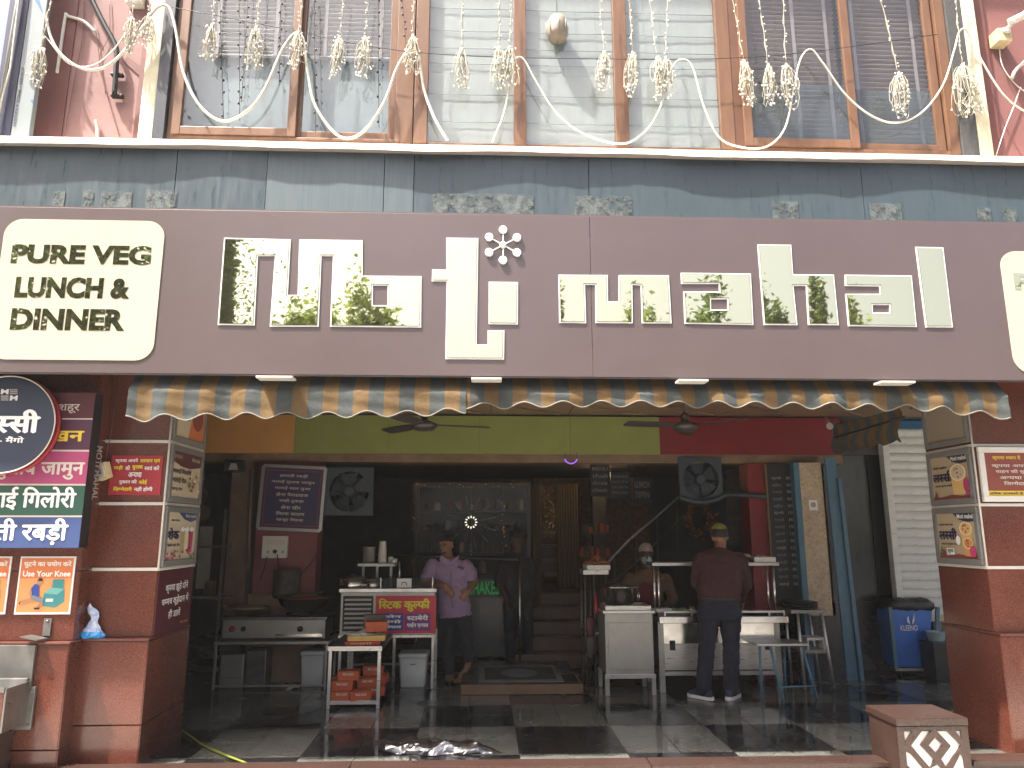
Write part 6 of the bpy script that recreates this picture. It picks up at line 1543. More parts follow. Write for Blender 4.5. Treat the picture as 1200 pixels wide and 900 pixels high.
# things on it
q = at(892, 706, gy+.1); t = thing('griddle', 'flat black griddle pan on the right of the grill counter', 'griddle', (q.x, gy+.2, gz1+.051))
MB().lathe([(.01,.05),(.19,.05),(.21,.065),(.205,.07),(.01,.058)], (q.x, gy+.2, gz1), 28).build('plate', 'iron_black', t); MB().lathe([(.1,.051),(.1,.056)], (q.x, gy+.2, gz1-.004), 16).build('base', 'iron_black', t)
t = thing('food_tray', 'tray of greens and paper on the grill counter', 'tray', (at(788,715,gy).x, gy+.05, gz1+.051))
a, c = at(770, 716, gy+.08), at(812, 716, gy+.08)
MB().box(a.x, c.x, gy+.03, gy+.3, gz1+.051, gz1+.085).build('tray', 'steel_dark', t, bevel=.004)
mb = MB()
for i in range(50): mb.ball((random.uniform(a.x+.05, c.x-.02), random.uniform(gy+.05, gy+.25), gz1+.095+random.uniform(0,.02)), random.uniform(.012,.024), (1.6,.8,.45), 6, 4)
tag(mb.build('greens', 'lettuce', t), kind='stuff')
MB().obox((a.x+.05, gy+.08, gz1+.11), (.09,.03,0), (-.02,.05,0), (0,0,.02)).build('paper_wad', 'paper', t, bevel=.008)
q = at(818, 712, gy+.1)
for k in range(3): 
    x = q.x-.06+.09*k; tag(MB().lathe([(.01,0),(.035,.0),(.04,.09),(.037,.09),(.03,.008),(.01,.006)], (x, gy+.14, gz1+.051), 14, cap=False).build('steel_tumbler', 'steel_bright'), 'steel tumbler beside the customer, %s of three' % ('left','middle','right')[k], 'tumbler', 'tumblers on the grill counter')
p = at(884, 655, gy+.1)
flatbox('paper_stack', 'thick white paper pad on the upper shelf', at(893,656,gy+.1).x, gy+.12, .24, .2, zu+.001, .055, .05, 'paper', 'paper')
crumple('newspaper', 'crumpled newspaper left of the pad on the upper shelf', V((at(864,655,gy+.1).x, gy+.12, zu+.056)), V((at(900,655,gy+.1).x, gy+.14, zu+.056)), .02, 'paper', 21, 'paper')
for v in COL.objects['newspaper'].data.vertices:
    if v.co.z < zu+.058: v.co.z = zu+.058
# side table
t1, t2 = fl(935, 803), fl(967, 803); ay = 8.30; az = at(945, 715, ay).z
tb = thing('side_table', 'light steel side table against the beige pillar', 'table', (t1.x, ay, 0))
ax0, ax1 = at(927, 715, ay).x, at(968, 715, ay).x
MB().box(ax0, ax1+.02, ay, ay+.4, az-.035, az).build('top', 'steel_dull', tb, bevel=.004)
for x, dx in ((ax0+.08, .02), (ax1-.04, .07)):
    for y in (ay+.03, ay+.37): MB().tube([(x, y, az-.036), (x+dx, y-.01, 0)], .017, 7).build('leg', 'steel', tb)
MB().box(ax0+.1, ax1-.0, ay+.04, ay+.36, az*.44, az*.44+.03).build('lower_shelf', 'steel_dull', tb)
q = at(938, 709, ay+.15)
for k in range(3): tag(MB().lathe([(.01,0),(.17,0),(.2,.02),(.195,.024),(.01,.01)], (q.x, ay+.18, az+.001+.026*k), 24).build('black_tray', 'iron_black'), 'black round tray on the side table, %s of the stack' % ('bottom','middle','top')[k], 'tray', 'stacked black trays')
bx_ = MB(); x = (ax0+ax1)/2+.08; z_ = az*.44+.031
bx_.box(x-.1, x+.1, ay+.05, ay+.25, z_+.10, z_+.13); bx_.box(x-.1, x-.08, ay+.05, ay+.25, z_, z_+.099); bx_.box(x+.08, x+.1, ay+.05, ay+.25, z_, z_+.099)
tag(bx_.build('white_stand', 'white_plastic', bevel=.003), 'small white riser on the lower shelf of side table', 'riser')
# blue stool
yq = 7.80; q0, q1 = at(889, 757, yq), at(949, 757, yq); zq = q0.z
so_ = thing('stool', 'steel topped stool with blue tube legs by the customer', 'stool', ((q0.x+q1.x)/2, yq+.2, 0))
MB().box(q0.x, q1.x, yq+.05, yq+.40, zq-.012, zq+.012).build('seat', 'steel', so_, bevel=.004)
sp_ = [((q0.x+.04, yq+.08), (q0.x+.02, yq+.05)), ((q0.x+.15, yq+.08), (q0.x+.2, yq-.02)), ((q1.x-.12, yq+.37), (q1.x-.14, yq+.36)), ((q1.x-.04, yq+.10), (q1.x+.05, yq+.03))]
for (a, b_), (c, d) in sp_: MB().tube([(a, b_, zq-.013), (c, d, 0)], .014, 8).build('leg', 'blue_paint', so_)
MB().tube([(q0.x+.185, yq+.0, .13), (q1.x-.135, yq+.36, .13)], .009, 6).build('stretcher', 'blue_paint', so_)
MB().tube([(q0.x+.19, yq-.0, .12), (q1.x+.035, yq+.04, .12)], .009, 6).build('stretcher', 'blue_paint', so_)
# wheeled bin
by = 9.02; bq0, bq1 = at(1049, 780, by), at(1092, 780, by); bz0, bz1 = at(1070, 782, by).z, at(1070, 712, by).z
bn_ = thing('wheeled_bin', 'blue wheeled litter bin with black liner and white logo', 'bin', ((bq0.x+bq1.x)/2, by+.25, 0))
tx0, tx1 = at(1042, 712, by).x, at(1091, 712, by).x; bx0_, bx1_ = bq0.x+.02, bq1.x-.03; dd = .52
rings_ = [[V((bx0_,by,bz0)),V((bx1_,by,bz0)),V((bx1_,by+dd*.8,bz0)),V((bx0_,by+dd*.8,bz0))],[V((tx0,by-.03,bz1)),V((tx1,by-.03,bz1)),V((tx1,by+dd,bz1)),V((tx0,by+dd,bz1))]]
MB().rings(rings_, False).build('tub', 'blue_plastic', bn_, bevel=.012)
for (a, b_) in ((V((bx0_-.02,by-.02,bz0-.02)), V((tx0-.02,by-.05,bz1+.01))), (V((bx1_+.06,by-.02,bz0-.02)), V((tx1+.05,by-.05,bz1+.01)))): MB().bar(a, b_, .045, .03, (0,1,0)).build('frame_bar', 'blue_paint', bn_, bevel=.003)
MB().bar((bx0_-.03, by-.02, bz0-.02), (bx1_+.07, by-.02, bz0-.02), .03).build('frame_base', 'steel_dull', bn_)
for x in (bx0_+.05, bx1_-.02):
    for y in (by+.06, by+.4): 
        cst_ = MB().box(x-.02, x+.02, y-.02, y+.02, .07, bz0-.036).build('castor', 'steel_dull', bn_); MB().lathe([(.04,-.015),(.045,0),(.04,.015)], (x, y, .046), 14, (1,0,0)).build('wheel', 'iron_black', cst_)
mb = MB(); n = 40; rr = []
for (s, z, am) in ((1.04,-.03,.02),(1.10,.0,.03),(1.12,.05,.035),(.98,.09,.03),(.7,.10,.03),(.3,.085,.02)):
    cx_, cy_ = (tx0+tx1)/2, by+dd/2-.01
    ring_ = []
    for j in range(n):
        an = 2*math.pi*j/n; c, s_ = math.cos(an), math.sin(an); k = 1/max(abs(c), abs(s_))**.85
        ring_.append(V((cx_+c*k*s*(tx1-tx0)/2+random.uniform(-am,am)*.5, cy_+s_*k*s*dd/2*1.05+random.uniform(-am,am)*.5, bz1+z+random.uniform(-am,am)*.6)))
    rr.append(ring_)
mb.rings(rr, True, True).build('bin_liner', 'black_plastic', bn_)
fx = lambda px: at(px, 730, by-.02).x
letters(bn_, 'KLEENO', at(1055, 739, by-.032), V((at(1075,739,by).x-at(1055,739,by).x,0,0)), V((0,.0,at(1055,732.5,by).z-at(1055,739,by).z)), 'p_white', .012, lift=.012)
q = at(1067, 727, by-.036)
for s, h in ((-1,.05),(1,.085)):
    MB().prism([(s*.012,-.045),(s*.03,-.03),(s*.045,.01),(s*.05,h),(s*.038,h*.5),(s*.018,-.005)] if s>0 else [(-.012,-.045),(-.018,-.005),(-.022,.02),(-.02,h),(-.045,.03),(-.045,-.02)][::-1], (q.x, q.y-.008, q.z), EX, EZ).build('logo_mark', 'p_white', bn_)
# dark crate with a tub right of the bin
q0 = at(1090, 782, 9.3); t = thing('dark_crate', 'black crate standing right of the blue bin', 'crate', (q0.x+.2, 8.75, 0))
cxa, cxb = at(1094,760,8.75).x, at(1125,760,8.75).x; zc_ = at(1100, 756, 8.75).z
MB().box(cxa, cxb, 8.75, 9.05, 0, zc_).build('body', 'black_plastic', t, bevel=.008); MB().box(cxa-.012, cxb+.01, 8.735, 9.06, zc_+.001, zc_+.03).build('rim', 'black_plastic', t, bevel=.006)
q = at(1099, 748, 8.85); t = thing('plastic_tub', 'pale blue plastic tub on the black crate', 'tub', (q.x, 8.88, zc_+.031))
MB().lathe([(.08,0),(.11,.1),(.115,.105),(.105,.1),(.076,.008),(.01,.006)], (q.x, 8.88, zc_+.031), 22, cap=False).build('body', 'mask_blue', t); MB().ball((q.x, 8.88, zc_+.10), .07, (1,1,.5), 10, 6).build('rags', 'paper', t)

# ================================================================== PEOPLE
def oball(mb, c, a, b, d, n=14, k=10):
    c, a, b, d = V(c), V(a), V(b), V(d); rr = []
    for i in range(k+1):
        t = min(max(math.pi*i/k, .02), math.pi-.02)
        rr.append([c + (a*math.cos(2*math.pi*j/n)+b*math.sin(2*math.pi*j/n))*math.sin(t) - d*math.cos(t) for j in range(n)])
    return mb.rings(rr)
def limb(mb, pts, rs, n=12):
    mb.tube(pts, rs, n)
    for p, r_ in ((pts[0], rs[0]), (pts[-1], rs[-1])): mb.ball(p, r_*.99, (1,1,1), 10, 8)
def loft(mb, secs, side):
    """body sections: (centre, half width, half depth); side = direction of the shoulders"""
    side = V(side).normalized(); rr = []
    for i, (c, wd, dp) in enumerate(secs):
        t = (V(secs[min(i+1,len(secs)-1)][0]) - V(secs[max(i-1,0)][0])).normalized(); f = t.cross(side).normalized(); s = f.cross(t).normalized()
        rr.append([V(c) + s*wd*math.copysign(abs(math.cos(a))**.8, math.cos(a)) + f*dp*math.copysign(abs(math.sin(a))**.8, math.sin(a)) for a in [2*math.pi*j/24 for j in range(24)]])
    return mb.rings(rr)
def hand(mb, wrist, fwd, palm_n, L=.18, curl=.5):
    """palm with five separate bent fingers; palm_n points out of the palm, fingers curl towards it"""
    f, nrm = V(fwd).normalized(), V(palm_n).normalized(); nrm = (nrm - f*nrm.dot(f)).normalized(); s = f.cross(nrm)
    oball(mb, V(wrist)+f*L*.25, f*L*.30, s*L*.23, nrm*L*.10)
    for k, (o, ln) in enumerate(((-.17,.40),(-.06,.47),(.05,.44),(.16,.34))):
        p = V(wrist)+f*L*.46+s*L*o; pts = [p]; d = f.copy()
        for j in range(3):
            d = (d*math.cos(curl*(.5+.3*j)) + nrm*math.sin(curl*(.5+.3*j))).normalized(); p = p + d*L*ln*(.42,.33,.25)[j]; pts.append(p)
        limb(mb, pts, [.0095,.009,.008,.007], 8)
    p = V(wrist)+f*L*.12-s*L*.16; limb(mb, [p, p+(f*.7-s*.6)*L*.2, p+(f*1.0-s*.65+nrm*.3)*L*.36], [.012,.0105,.008], 8)
def head(mb, c, look, up=(0,0,1), s=1.0):
    f = V(look).normalized(); u = V(up); u = (u - f*u.dot(f)).normalized(); r_ = f.cross(u)
    oball(mb, V(c)+u*.028*s-f*.012*s, f*.098*s, r_*.077*s, u*.092*s)
    oball(mb, V(c)-u*.040*s+f*.016*s, f*.074*s, r_*.060*s, u*.075*s)
    oball(mb, V(c)-u*.096*s+f*.052*s, f*.03*s, r_*.034*s, u*.024*s)
    limb(mb, [V(c)+f*.085*s+u*.018*s, V(c)+f*.108*s-u*.022*s], [.010*s,.015*s], 8)
    for k in (-1, 1): oball(mb, V(c)+r_*k*.078*s-f*.008*s-u*.006*s, f*.020*s, r_*.009*s, u*.032*s, 10, 6); oball(mb, V(c)+r_*k*.03*s+f*.085*s+u*.045*s, f*.014*s, r_*.026*s, u*.010*s, 8, 6)
    oball(mb, V(c)+f*.084*s-u*.062*s, f*.012*s, r_*.026*s, u*.012*s, 8, 6)
    return f, u, r_
def figure(root, shapes, mats, voxel=.011):
    """all shapes fused into one continuous body; each face keeps the material of the shape it came from"""
    mb = MB()
    for k, m in shapes:
        o = len(mb.v); mb.v += m.v; mb.f += [[i+o for i in f] for f in m.f]; mb.m += [k]*len(m.f); mb.s += [True]*len(m.f)
    src = BVHTree.FromPolygons([tuple(p) for p in mb.v], mb.f)
    tmp = mb.build('body_tmp', list(mats)); md = tmp.modifiers.new('fuse', 'REMESH'); md.mode = 'VOXEL'; md.voxel_size = voxel; md.use_smooth_shade = True
    s2 = tmp.modifiers.new('soft', 'SMOOTH'); s2.factor = .5; s2.iterations = 3
    me = bpy.data.meshes.new_from_object(tmp.evaluated_get(bpy.context.evaluated_depsgraph_get()))
    me.materials.clear()
    for m in mats: me.materials.append(MAT[m])
    for p in me.polygons:
        h = src.find_nearest(p.center); p.material_index = mb.m[h[2]] if h[2] is not None else 0; p.use_smooth = True
    from mathutils import noise
    cloth = {k for k, m in enumerate(mats) if not m.startswith(('skin', 'shoe'))}; fold = set()
    for p in me.polygons:
        if p.material_index in cloth: fold.update(p.vertices)
    nrm = [v.normal.copy() for v in me.vertices]
    for i in fold:
        c = me.vertices[i].co
        a = noise.noise(V((c.x*7+c.z*5, c.y*7, c.z*17-c.x*6))) + .5*noise.noise(V((c.x*16, c.y*16, c.z*34+c.x*14)))
        me.vertices[i].co = c + nrm[i]*a*.0085
    off = LOC[root.name]
    for v in me.vertices: v.co -= off
    bpy.data.objects.remove(tmp)
    me.name = 'body'
    return obj('body', me, root)
def face_bits(root, c, f, u, r_, s=1.0, moustache=True):
    for k in (-1, 1):
        e = MB(); oball(e, V(c)+r_*k*.031*s+f*.0875*s+u*.022*s, f*.006*s, r_*.013*s, u*.0055*s, 10, 6); e.build('eye', 'p_tan', root)
        e = MB(); oball(e, V(c)+r_*k*.031*s+f*.0925*s+u*.021*s, f*.003*s, r_*.005*s, u*.005*s, 8, 6); e.build('pupil', 'hair', root)
        e = MB(); limb(e, [V(c)+r_*k*.012*s+f*.098*s+u*.044*s, V(c)+r_*k*.034*s+f*.096*s+u*.050*s, V(c)+r_*k*.054*s+f*.080*s+u*.042*s], [.004*s,.005*s,.003*s], 6); e.build('eyebrow', 'hair', root)
    if moustache:
        e = MB(); limb(e, [V(c)-r_*.032*s+f*.088*s-u*.052*s, V(c)+f*.104*s-u*.042*s, V(c)+r_*.032*s+f*.088*s-u*.052*s], [.005*s,.010*s,.005*s], 6); e.build('moustache', 'hair', root)
def hair_cap(root, c, f, u, r_, s=1.0, low=.0, mat='hair', front=.06, name='hair', grow=1.07):
    """shell over the skull, open at the face"""
    mb = MB(); n, k = 28, 12; cc = V(c)+u*.028*s-f*.012*s; g = []
    for i in range(k+1):
        row = []
        for j in range(n):
            an = 2*math.pi*j/n; back = -math.cos(an)                                   # -1 front .. 1 back
            lim = R(62) + R(52)*(back+1)/2 + low
            t = lim*i/k
            d = f*math.cos(an)*.100*math.sin(t) + r_*math.sin(an)*.079*math.sin(t) + u*.094*math.cos(t)
            row.append(cc + d*s*(grow + .012*math.sin(j*5+i*3)))
        g.append(row)
    for i in range(k):
        for j in range(n): mb.add([g[i][j], g[i+1][j], g[i+1][(j+1)%n], g[i][(j+1)%n]], [(0,1,2,3)], True)
    return mb.build(name, mat, root, weld=True)

# --- man in the lavender shirt
Y0 = 8.92
def J(px, py, dy=0.0): return at(px, py, Y0+dy)
root = thing('person', 'person in lavender shirt leaning on the kulfi counter, hand on hip', 'person', fl(532, 796))
sk_, shr, trs = MB(), MB(), MB()
hc = J(523, 640, -.04); look = V((-.38,-.85,-.30))
f, u, r_ = head(sk_, hc, look, (-.05,0,1), 1.02)
limb(sk_, [J(526,662), J(524.5,648,-.02)], [.062,.056])
loft(shr, [(J(533,722), .195,.125), (J(532,708), .19,.125), (J(530,690), .18,.12), (J(528,674), .195,.122), (J(527,664), .205,.11), (J(526.5,658), .15,.085), (J(526,655), .08,.07)], (1,.12,0))
shL, elL, wrL = J(507,663), J(497,684,-.10), J(522,686,-.22)
shR, elR, wrR = J(546,664), J(557,680,.06), J(550,692,-.08)
limb(shr, [shL, shL.lerp(elL,.72)], [.085,.078]); limb(shr, [shR, shR.lerp(elR,.55)], [.085,.08])
limb(sk_, [shL.lerp(elL,.5), elL], [.05,.045]); limb(sk_, [elL, elL.lerp(wrL,.5), wrL], [.046,.042,.03]); hand(sk_, wrL, V((.10,-.02,-.12)), V((-.3,.9,-.2)), .185, .45)
limb(sk_, [shR.lerp(elR,.4), elR], [.05,.044]); limb(sk_, [elR, elR.lerp(wrR,.5), wrR], [.045,.04,.03]); hand(sk_, wrR, V((-.09,-.05,-.10)), V((-.2,.9,0)), .175, .5)
# placket and collar give the shirt its edges
hipA, hipB = J(524,722), J(542,722)
kneeA, ankA = J(524,757,-.02), J(527,786,.0)
kneeB, ankB = J(546,757,-.12), J(550,773,-.06)
limb(trs, [hipA, kneeA, ankA], [.105,.08,.062]); limb(trs, [hipB, J(545,740,-.05), kneeB, J(549.5,770,-.07)], [.105,.095,.076,.064])
loft(trs, [(J(533,727), .175,.115), (J(533,716), .18,.115)], (1,.12,0))
gz_ = .02
ankle2 = V((J(550,775,-.06))); toe = fl(538, 795, .02) + V((0,.0,0)); toe.y = ankle2.y - .02
limb(sk_, [ankle2, ankle2.lerp(toe,.45)+V((.01,0,.0)), toe+V((.015,.02,.03))], [.042,.036,.034]); oball(sk_, toe+V((-.01,-.05,.0)), V((.045,.02,0)), V((-.02,.085,0)), V((0,0,.022)))
for i in range(5): limb(sk_, [toe+V((-.045+.018*i,-.10,.0)), toe+V((-.055+.02*i,-.14+.006*abs(i-1),-.004))], [.0105,.009], 6)
fa_ = V((ankA.x, ankA.y-.06, .04)); limb(sk_, [ankA, V((ankA.x, ankA.y, .07))], [.042,.038]); oball(sk_, fa_, V((.05,0,0)), V((0,.13,0)), V((0,0,.036)))
figure(root, [(0,sk_),(1,shr),(2,trs)], ('skin','lavender_shirt','dark_trousers'), .0095)
face_bits(root, hc, f, u, r_, 1.02); hair_cap(root, hc, f, u, r_, 1.02, low=-.12)
mb = MB()
for k in (-1, 1): mb.obox(J(526.5,657,-.12)+V((k*.055,.0,0)), V((.05,.015*k,-.035*1)) if k < 0 else V((.05,.02,.035)), V((.012,0,.03*1)), V((0,.006,0)))
mb.build('collar', 'lavender_shirt', root)
mb = MB(); pl = [J(528,668,-.118), J(529,690,-.128), J(530.5,712,-.135)]; mb.tube(pl, .008, 6); mb.build('placket', 'lavender_shirt', root)
q = J(540,670,-.128); mb = MB().obox(q, (.05,.01,0), (0,.004,.002), (0,0,.05)); mb.build('pocket', 'lavender_shirt', root, bevel=.004); MB().obox(q+V((.0,-.008,.045)), (.032,.005,-.012), (0,.006,0), (.004,0,.014)).build('spectacles_case', 'p_black', root, bevel=.004)

# --- customer in the maroon jumper, seen from behind
Y0 = 7.86
root = thing('person', 'person seen from behind in maroon jumper and navy trousers at grill counter', 'person', fl(840, 820))
sk_, shr, trs, sho = MB(), MB(), MB(), MB()
hc = J(843.5, 630, .14); look = V((.04,.92,-.38))
f, u, r_ = head(sk_, hc, look, (0,.2,1), 1.04)
limb(sk_, [J(844,652,.08), J(844,638,.12)], [.068,.06])
loft(shr, [(J(842.5,703,-.02), .215,.14), (J(842.5,694,-.01), .225,.145), (J(843,680,.02), .225,.14), (J(844,664,.05), .25,.135), (J(844,654,.07), .245,.12), (J(844,648,.08), .17,.095), (J(844,643.5,.09), .08,.072)], (1,0,0))
shA, elA, wrA = J(822,657,.06), J(816.5,683,.12), J(826,700,.34)
shB, elB, wrB = J(866.5,657,.06), J(874,684,.10), J(869.5,703,.30)
limb(shr, [shA, shA.lerp(elA,.5), elA], [.09,.078,.068]); limb(shr, [elA, wrA], [.058,.043]); limb(shr, [shB, shB.lerp(elB,.5), elB], [.09,.08,.07]); limb(shr, [elB, wrB], [.06,.043])
hand(sk_, wrA, V((.05,.12,-.10)), V((0,-.6,-.8)), .185, .5); hand(sk_, wrB, V((.0,.06,-.14)), V((-.9,0,-.1)), .185, .4)
loft(trs, [(J(842.5,724,-.02), .195,.13), (J(842.5,712,-.03), .205,.142), (J(842.5,698,-.01), .195,.13)], (1,0,0))
feet = []
for sx_, (hp, kn, an_) in ((-1, (J(831,714), J(828.5,757,.0), J(824.5,803,.0))), (1, (J(855,714), J(857,757,.0), J(856.5,803,.0)))):
    limb(trs, [hp, hp.lerp(kn,.5), kn, kn.lerp(an_,.45), V((an_.x, an_.y, .10))], [.125,.105,.085,.083,.082])
    g = V((an_.x, an_.y, 0)); d = V((sx_*.62,.78,0)).normalized(); e = V((d.y,-d.x,0))
    oball(sho, g+d*.035+V((0,0,.055)), d*.115, e*.045, V((0,0,.045))); oball(sho, g+d*.12+V((0,0,.045)), d*.07, e*.047, V((0,0,.032))); oball(sho, g-d*.05+V((0,0,.06)), d*.05, e*.042, V((0,0,.05)))
    feet.append((g, d, e))
figure(root, [(0,sk_),(1,shr),(2,trs),(3,sho)], ('skin','maroon_jumper','navy_trousers','shoe_navy'), .0095)
for g, d, e in feet:
    pts = [(-.105+.30*t, 0) for t in (0,1)]
    out = [(x, y) for x, y in ((-.10,-.03),(-.06,-.044),(.05,-.046),(.13,-.05),(.18,-.035),(.195,0),(.18,.035),(.13,.05),(.05,.046),(-.06,.044),(-.10,.03),(-.112,0))]
    MB().prism(out, g+V((0,0,.003)), d, -e if d.cross(e).z < 0 else e, .03).build('shoe_sole', 'sole_white', root, bevel=.006)
hair_cap(root, hc, f, u, r_, 1.04, low=.28)
cp = MB(); cc = hc+u*.05-f*.012                                                       # sweat band / cap back
hair_cap(root, hc+u*.012, f, u, r_, 1.06, low=-.45, mat='cap_yellow', name='cap', grow=1.10)
mb = MB(); rr = [V((J(842.5,700.5,-.02).x+.207*math.cos(i*.2618), J(842.5,700.5,-.02).y+.144*math.sin(i*.2618), J(842.5,700.5,-.02).z)) for i in range(25)]
mb.tube(rr, .016, 6); mb.build('belt', 'belt', root)

# --- cook with a face mask behind the counter
Y0 = 9.15
root = thing('person', 'person in face mask and red apron cooking behind the counter', 'person', (J(757,700).x, Y0, 0))
sk_, shr, trs, apr = MB(), MB(), MB(), MB()
hc = J(757, 649, -.02); look = V((-.1,-.93,-.32)); f, u, r_ = head(sk_, hc, look, (0,-.1,1), 1.0)
limb(sk_, [J(758,672), J(758,658)], [.06,.055])
b0 = J(759,722); loft(shr, [(V((b0.x,Y0,.85)), .19,.13), (V((b0.x,Y0,1.0)), .19,.13), (J(759,690), .205,.13), (J(759,678), .215,.12), (J(758.5,671), .15,.09), (J(758,667), .08,.07)], (1,0,0))
sa, ea, wa = J(738,679), J(730,700,-.05), J(741,712,-.25); sb, eb, wb = J(780,679), J(789,703,-.05), J(778,712,-.28)
for s_, e_, w__ in ((sa,ea,wa),(sb,eb,wb)):
    limb(shr, [s_, e_], [.078,.062]); limb(shr, [e_, e_.lerp(w__,.5)], [.058,.05]); limb(sk_, [e_.lerp(w__,.4), w__], [.042,.03]); hand(sk_, w__, V((0,-.1,-.1)), V((0,.5,-.8)), .18, .5)
limb(trs, [V((b0.x-.09,Y0,.9)), V((b0.x-.1,Y0,.45)), V((b0.x-.1,Y0,.06))], [.11,.08,.07]); limb(trs, [V((b0.x+.09,Y0,.9)), V((b0.x+.1,Y0,.45)), V((b0.x+.1,Y0,.06))], [.11,.08,.07])
for s_ in (-1,1): oball(trs, V((b0.x+s_*.1,Y0-.06,.045)), V((.05,0,0)), V((0,.13,0)), V((0,0,.04)))
figure(root, [(0,sk_),(1,shr),(2,trs)], ('skin_dark','brown_shirt','charcoal_cloth'), .011)
face_bits(root, hc, f, u, r_, 1.0, False); hair_cap(root, hc, f, u, r_, 1.0, low=.1, mat='cap_white', name='cap', grow=1.09)
mb = MB(); cc = hc+f*.072-u*.050; oball(mb, cc, f*.050, r_*.066, u*.050); mb.build('face_mask', 'mask_blue', root)
mb = MB(); loft(mb, [(V((b0.x,Y0-.012,.7)), .15,.14), (V((b0.x,Y0-.012,1.0)), .15,.14), (J(759,684,-.012), .12,.135)], (1,0,0)); mb.build('apron', 'red_apron', root)

# --- dark figure by the stairs
Y0 = 9.74
root = thing('person', 'person in dark clothes standing in shadow by the stair rail', 'person', (J(607,700).x, Y0, 0))
sk_, shr, trs = MB(), MB(), MB(); hc = J(607.5, 632, 0); look = V((-.9,-.2,-.25)); f, u, r_ = head(sk_, hc, look, (0,0,1), 1.05)
limb(sk_, [J(606,650), J(607,640)], [.065,.06])
b0 = J(608,720); hz_ = J(608,700).z
loft(shr, [(V((b0.x,Y0,hz_-.12)), .19,.14), (V((b0.x,Y0,hz_)), .19,.14), (J(606,676), .21,.14), (J(604,660), .21,.12), (J(605,652), .14,.09), (J(605.5,648), .08,.07)], (.8,.5,0))
sa, ea, wa = J(590,660), J(584,684,-.1), J(594,702,-.3); sb, eb, wb = J(621,660), J(625,690,.1), J(615,712,-.05)
for s_, e_, w__ in ((sa,ea,wa),(sb,eb,wb)): limb(shr, [s_, e_], [.075,.06]); limb(sk_, [e_, w__], [.045,.032]); hand(sk_, w__, V((0,-.08,-.12)), V((1,0,0)), .18, .4)
for s_ in (-1, 1): limb(trs, [V((b0.x+s_*.09,Y0,hz_-.1)), V((b0.x+s_*.1,Y0-.02,.45)), V((b0.x+s_*.1,Y0,.07))], [.11,.08,.065]); oball(trs, V((b0.x+s_*.1-.04,Y0-.03,.045)), V((.12,.02,0)), V((-.01,.05,0)), V((0,0,.04)))
figure(root, [(0,sk_),(1,shr),(2,trs)], ('skin_dark','charcoal_cloth','dark_trousers'), .012); hair_cap(root, hc, f, u, r_, 1.05, low=.25)

# ================================================================== TREES ACROSS THE ROAD (seen in the gold mirror letters)
def tree(name, label, x, y, h, cr, seed, leaf, ch=None, palm=False, n=2600):
    rnd = random.Random(seed); t = thing(name, label, 'tree', (x, y, -.32), 'trees across the road'); ch = ch or h*.62
    mb = MB(); pts = [V((x+rnd.uniform(-.15,.15)*i, y+rnd.uniform(-.15,.15)*i, -.4+(h*.8)*i/6)) for i in range(7)]
    mb.tube(pts, [.26-.03*i for i in range(7)], 9)
    cl = []
    if not palm:
        for k in range(9):
            s = pts[2+k % 4]; an = rnd.uniform(0,6.28); e = V((x+cr*.7*math.cos(an)*rnd.uniform(.5,1), y+cr*.7*math.sin(an)*rnd.uniform(.5,1), h-ch*rnd.uniform(.15,.85)))
            mb.tube([s, s.lerp(e,.5)+V((0,0,.3)), e], [.1,.07,.03], 6); cl.append(e)
    mb.build('trunk', 'bark', t)
    lf = MB()
    if palm:
        top = pts[-1]
        for k in range(26):
            an = k*2.4; el = rnd.uniform(-.4,1.0); d = V((math.cos(an),math.sin(an),0)); fr = []
            for j in range(9):
                u = j/8*2.6; fr.append(top + d*u*math.cos(el*.6) + V((0,0,u*math.sin(el) - .22*u*u)))
            for j in range(8):
                for s in (-1, 1):
                    e = V((-d.y,d.x,0))*s
                    for q_ in (0,.5):
                        p = fr[j].lerp(fr[j+1], q_); lf.add([p, p+d*.10, p+e*.55*(1-j/10)+d*.25-V((0,0,.25))], [(0,1,2)])
    else:
        cl += [V((x+rnd.gauss(0,cr*.42), y+rnd.gauss(0,cr*.42), h-ch*.5+rnd.gauss(0,ch*.24))) for _ in range(24)]
        for k in range(n):
            c = rnd.choice(cl); p = c + V((rnd.gauss(0,cr*.2), rnd.gauss(0,cr*.2), rnd.gauss(0,ch*.11)))
            a = V((rnd.gauss(0,1),rnd.gauss(0,1),rnd.gauss(0,.7))).normalized(); b_ = a.cross(V((rnd.gauss(0,1),rnd.gauss(0,1),rnd.gauss(0,1)))).normalized(); s = rnd.uniform(.06,.13)
            lf.add([p-a*s, p+b_*s*.5, p+a*s, p-b_*s*.5], [(0,1,2,3)])
    tag(lf.build('crown', leaf, t), kind=None)
    return t
tree('leafy_tree', 'tall dense dark tree mirrored in the left sign plate letters', -12.9, -11.5, 17.0, 3.6, 1, 'leaf_dark', 15, n=26000)
tree('leafy_tree', 'tall slender dark tree mirrored in the first gold letter', -8.2, -12, 13.2, .42, 2, 'leaf_dark', 9.5, n=12000)
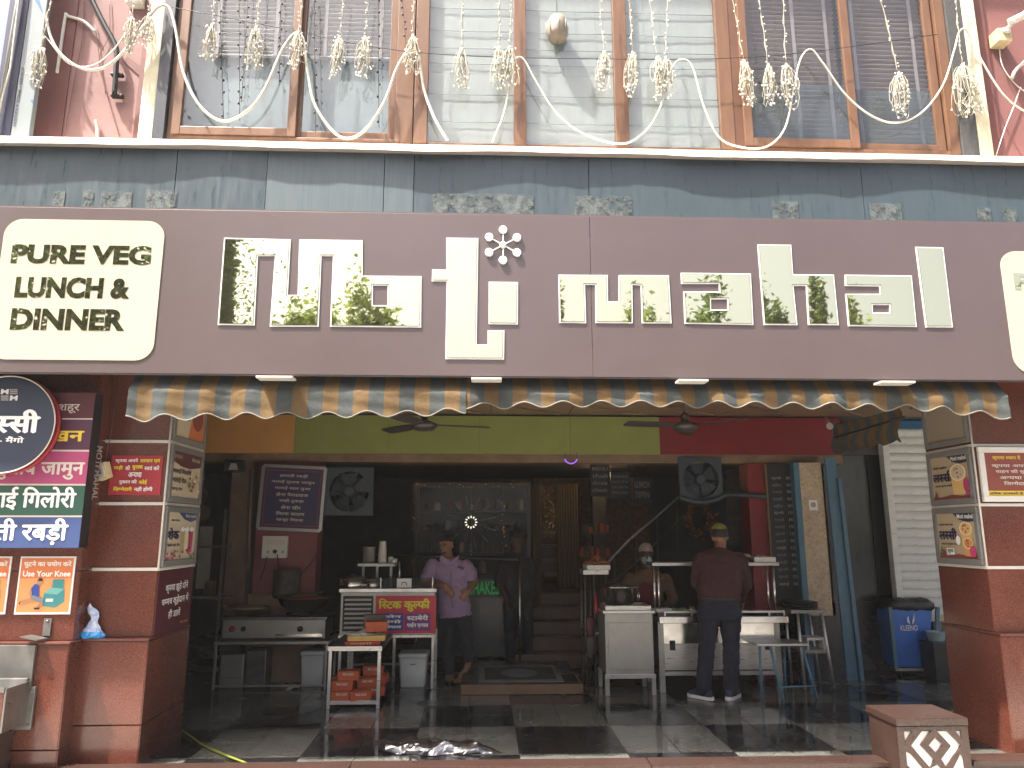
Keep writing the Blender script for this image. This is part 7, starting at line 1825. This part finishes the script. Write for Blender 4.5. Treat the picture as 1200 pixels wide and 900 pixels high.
tree('leafy_tree', 'tall dark tree behind the densest tree across the road', -15.2, -16, 20, 4.0, 12, 'leaf_dark', 18, n=22000)
tree('palm_tree', 'palm tree mirrored between the first gold letters', -6.6, -12.5, 9.6, 3, 3, 'leaf_light', palm=True)
for k, (x, h, cr, lf_, n_, s_) in enumerate(((-5.6, 8.7, 1.0, 'leaf_light', 4000, 'low light green tree mirrored under the first gold letter'), (-3.4, 8.4, 1.1, 'leaf_light', 4000, 'low tree mirrored under the second gold letter'),
        (2.5, 8.1, .6, 'leaf_light', 2500, 'small tree mirrored at the left of the small gold letters'), (5.2, 8.7, .55, 'leaf_light', 3000, 'small tree mirrored in the right leg of the small m'), (6.7, 8.7, .9, 'leaf_dark', 4000, 'rounded tree mirrored in the first small a'),
        (9.3, 8.4, .45, 'leaf_dark', 2500, 'small dark tree mirrored in the letter h'), (10.8, 8.9, .3, 'leaf_dark', 2500, 'narrow pointed tree mirrored in the letter h'), (12.0, 8.3, .5, 'leaf_light', 2500, 'small tree mirrored in the second small a'), (19, 9, 3.0, 'leaf_dark', 4000, 'broad tree at the far right across the road'))):
    tree('leafy_tree', s_, x, -12, h, cr, 20+k, lf_, h*.5, n=n_*3)
wl_ = thing('boundary_wall', 'low pale boundary wall across the road under the trees', 'wall', (0, -10, -.32))
MB().box(-40, 40, -9.8, -9.55, -.32, 1.9).build('wall_body', 'paving', wl_); MB().box(-40, 40, -9.85, -9.5, 1.902, 1.99).build('coping', 'flashing', wl_)

# ================================================================== HAZY AIR, ALSO STANDING IN FOR LENS FLARE OVER THE DARKS
m_, t_, b_ = new('haze_air'); t_.nodes.remove(b_)
v_ = t_.nodes.new('ShaderNodeVolumePrincipled'); v_.inputs['Color'].default_value = (.93,.94,.95,1); v_.inputs['Density'].default_value = .0011; v_.inputs['Anisotropy'].default_value = .2
t_.links.new(v_.outputs[0], t_.nodes['Material Output'].inputs['Volume'])
tag(MB().box(-205, 205, -265, 265, -1.9, 22.5).build('haze', 'haze_air'), kind='stuff')
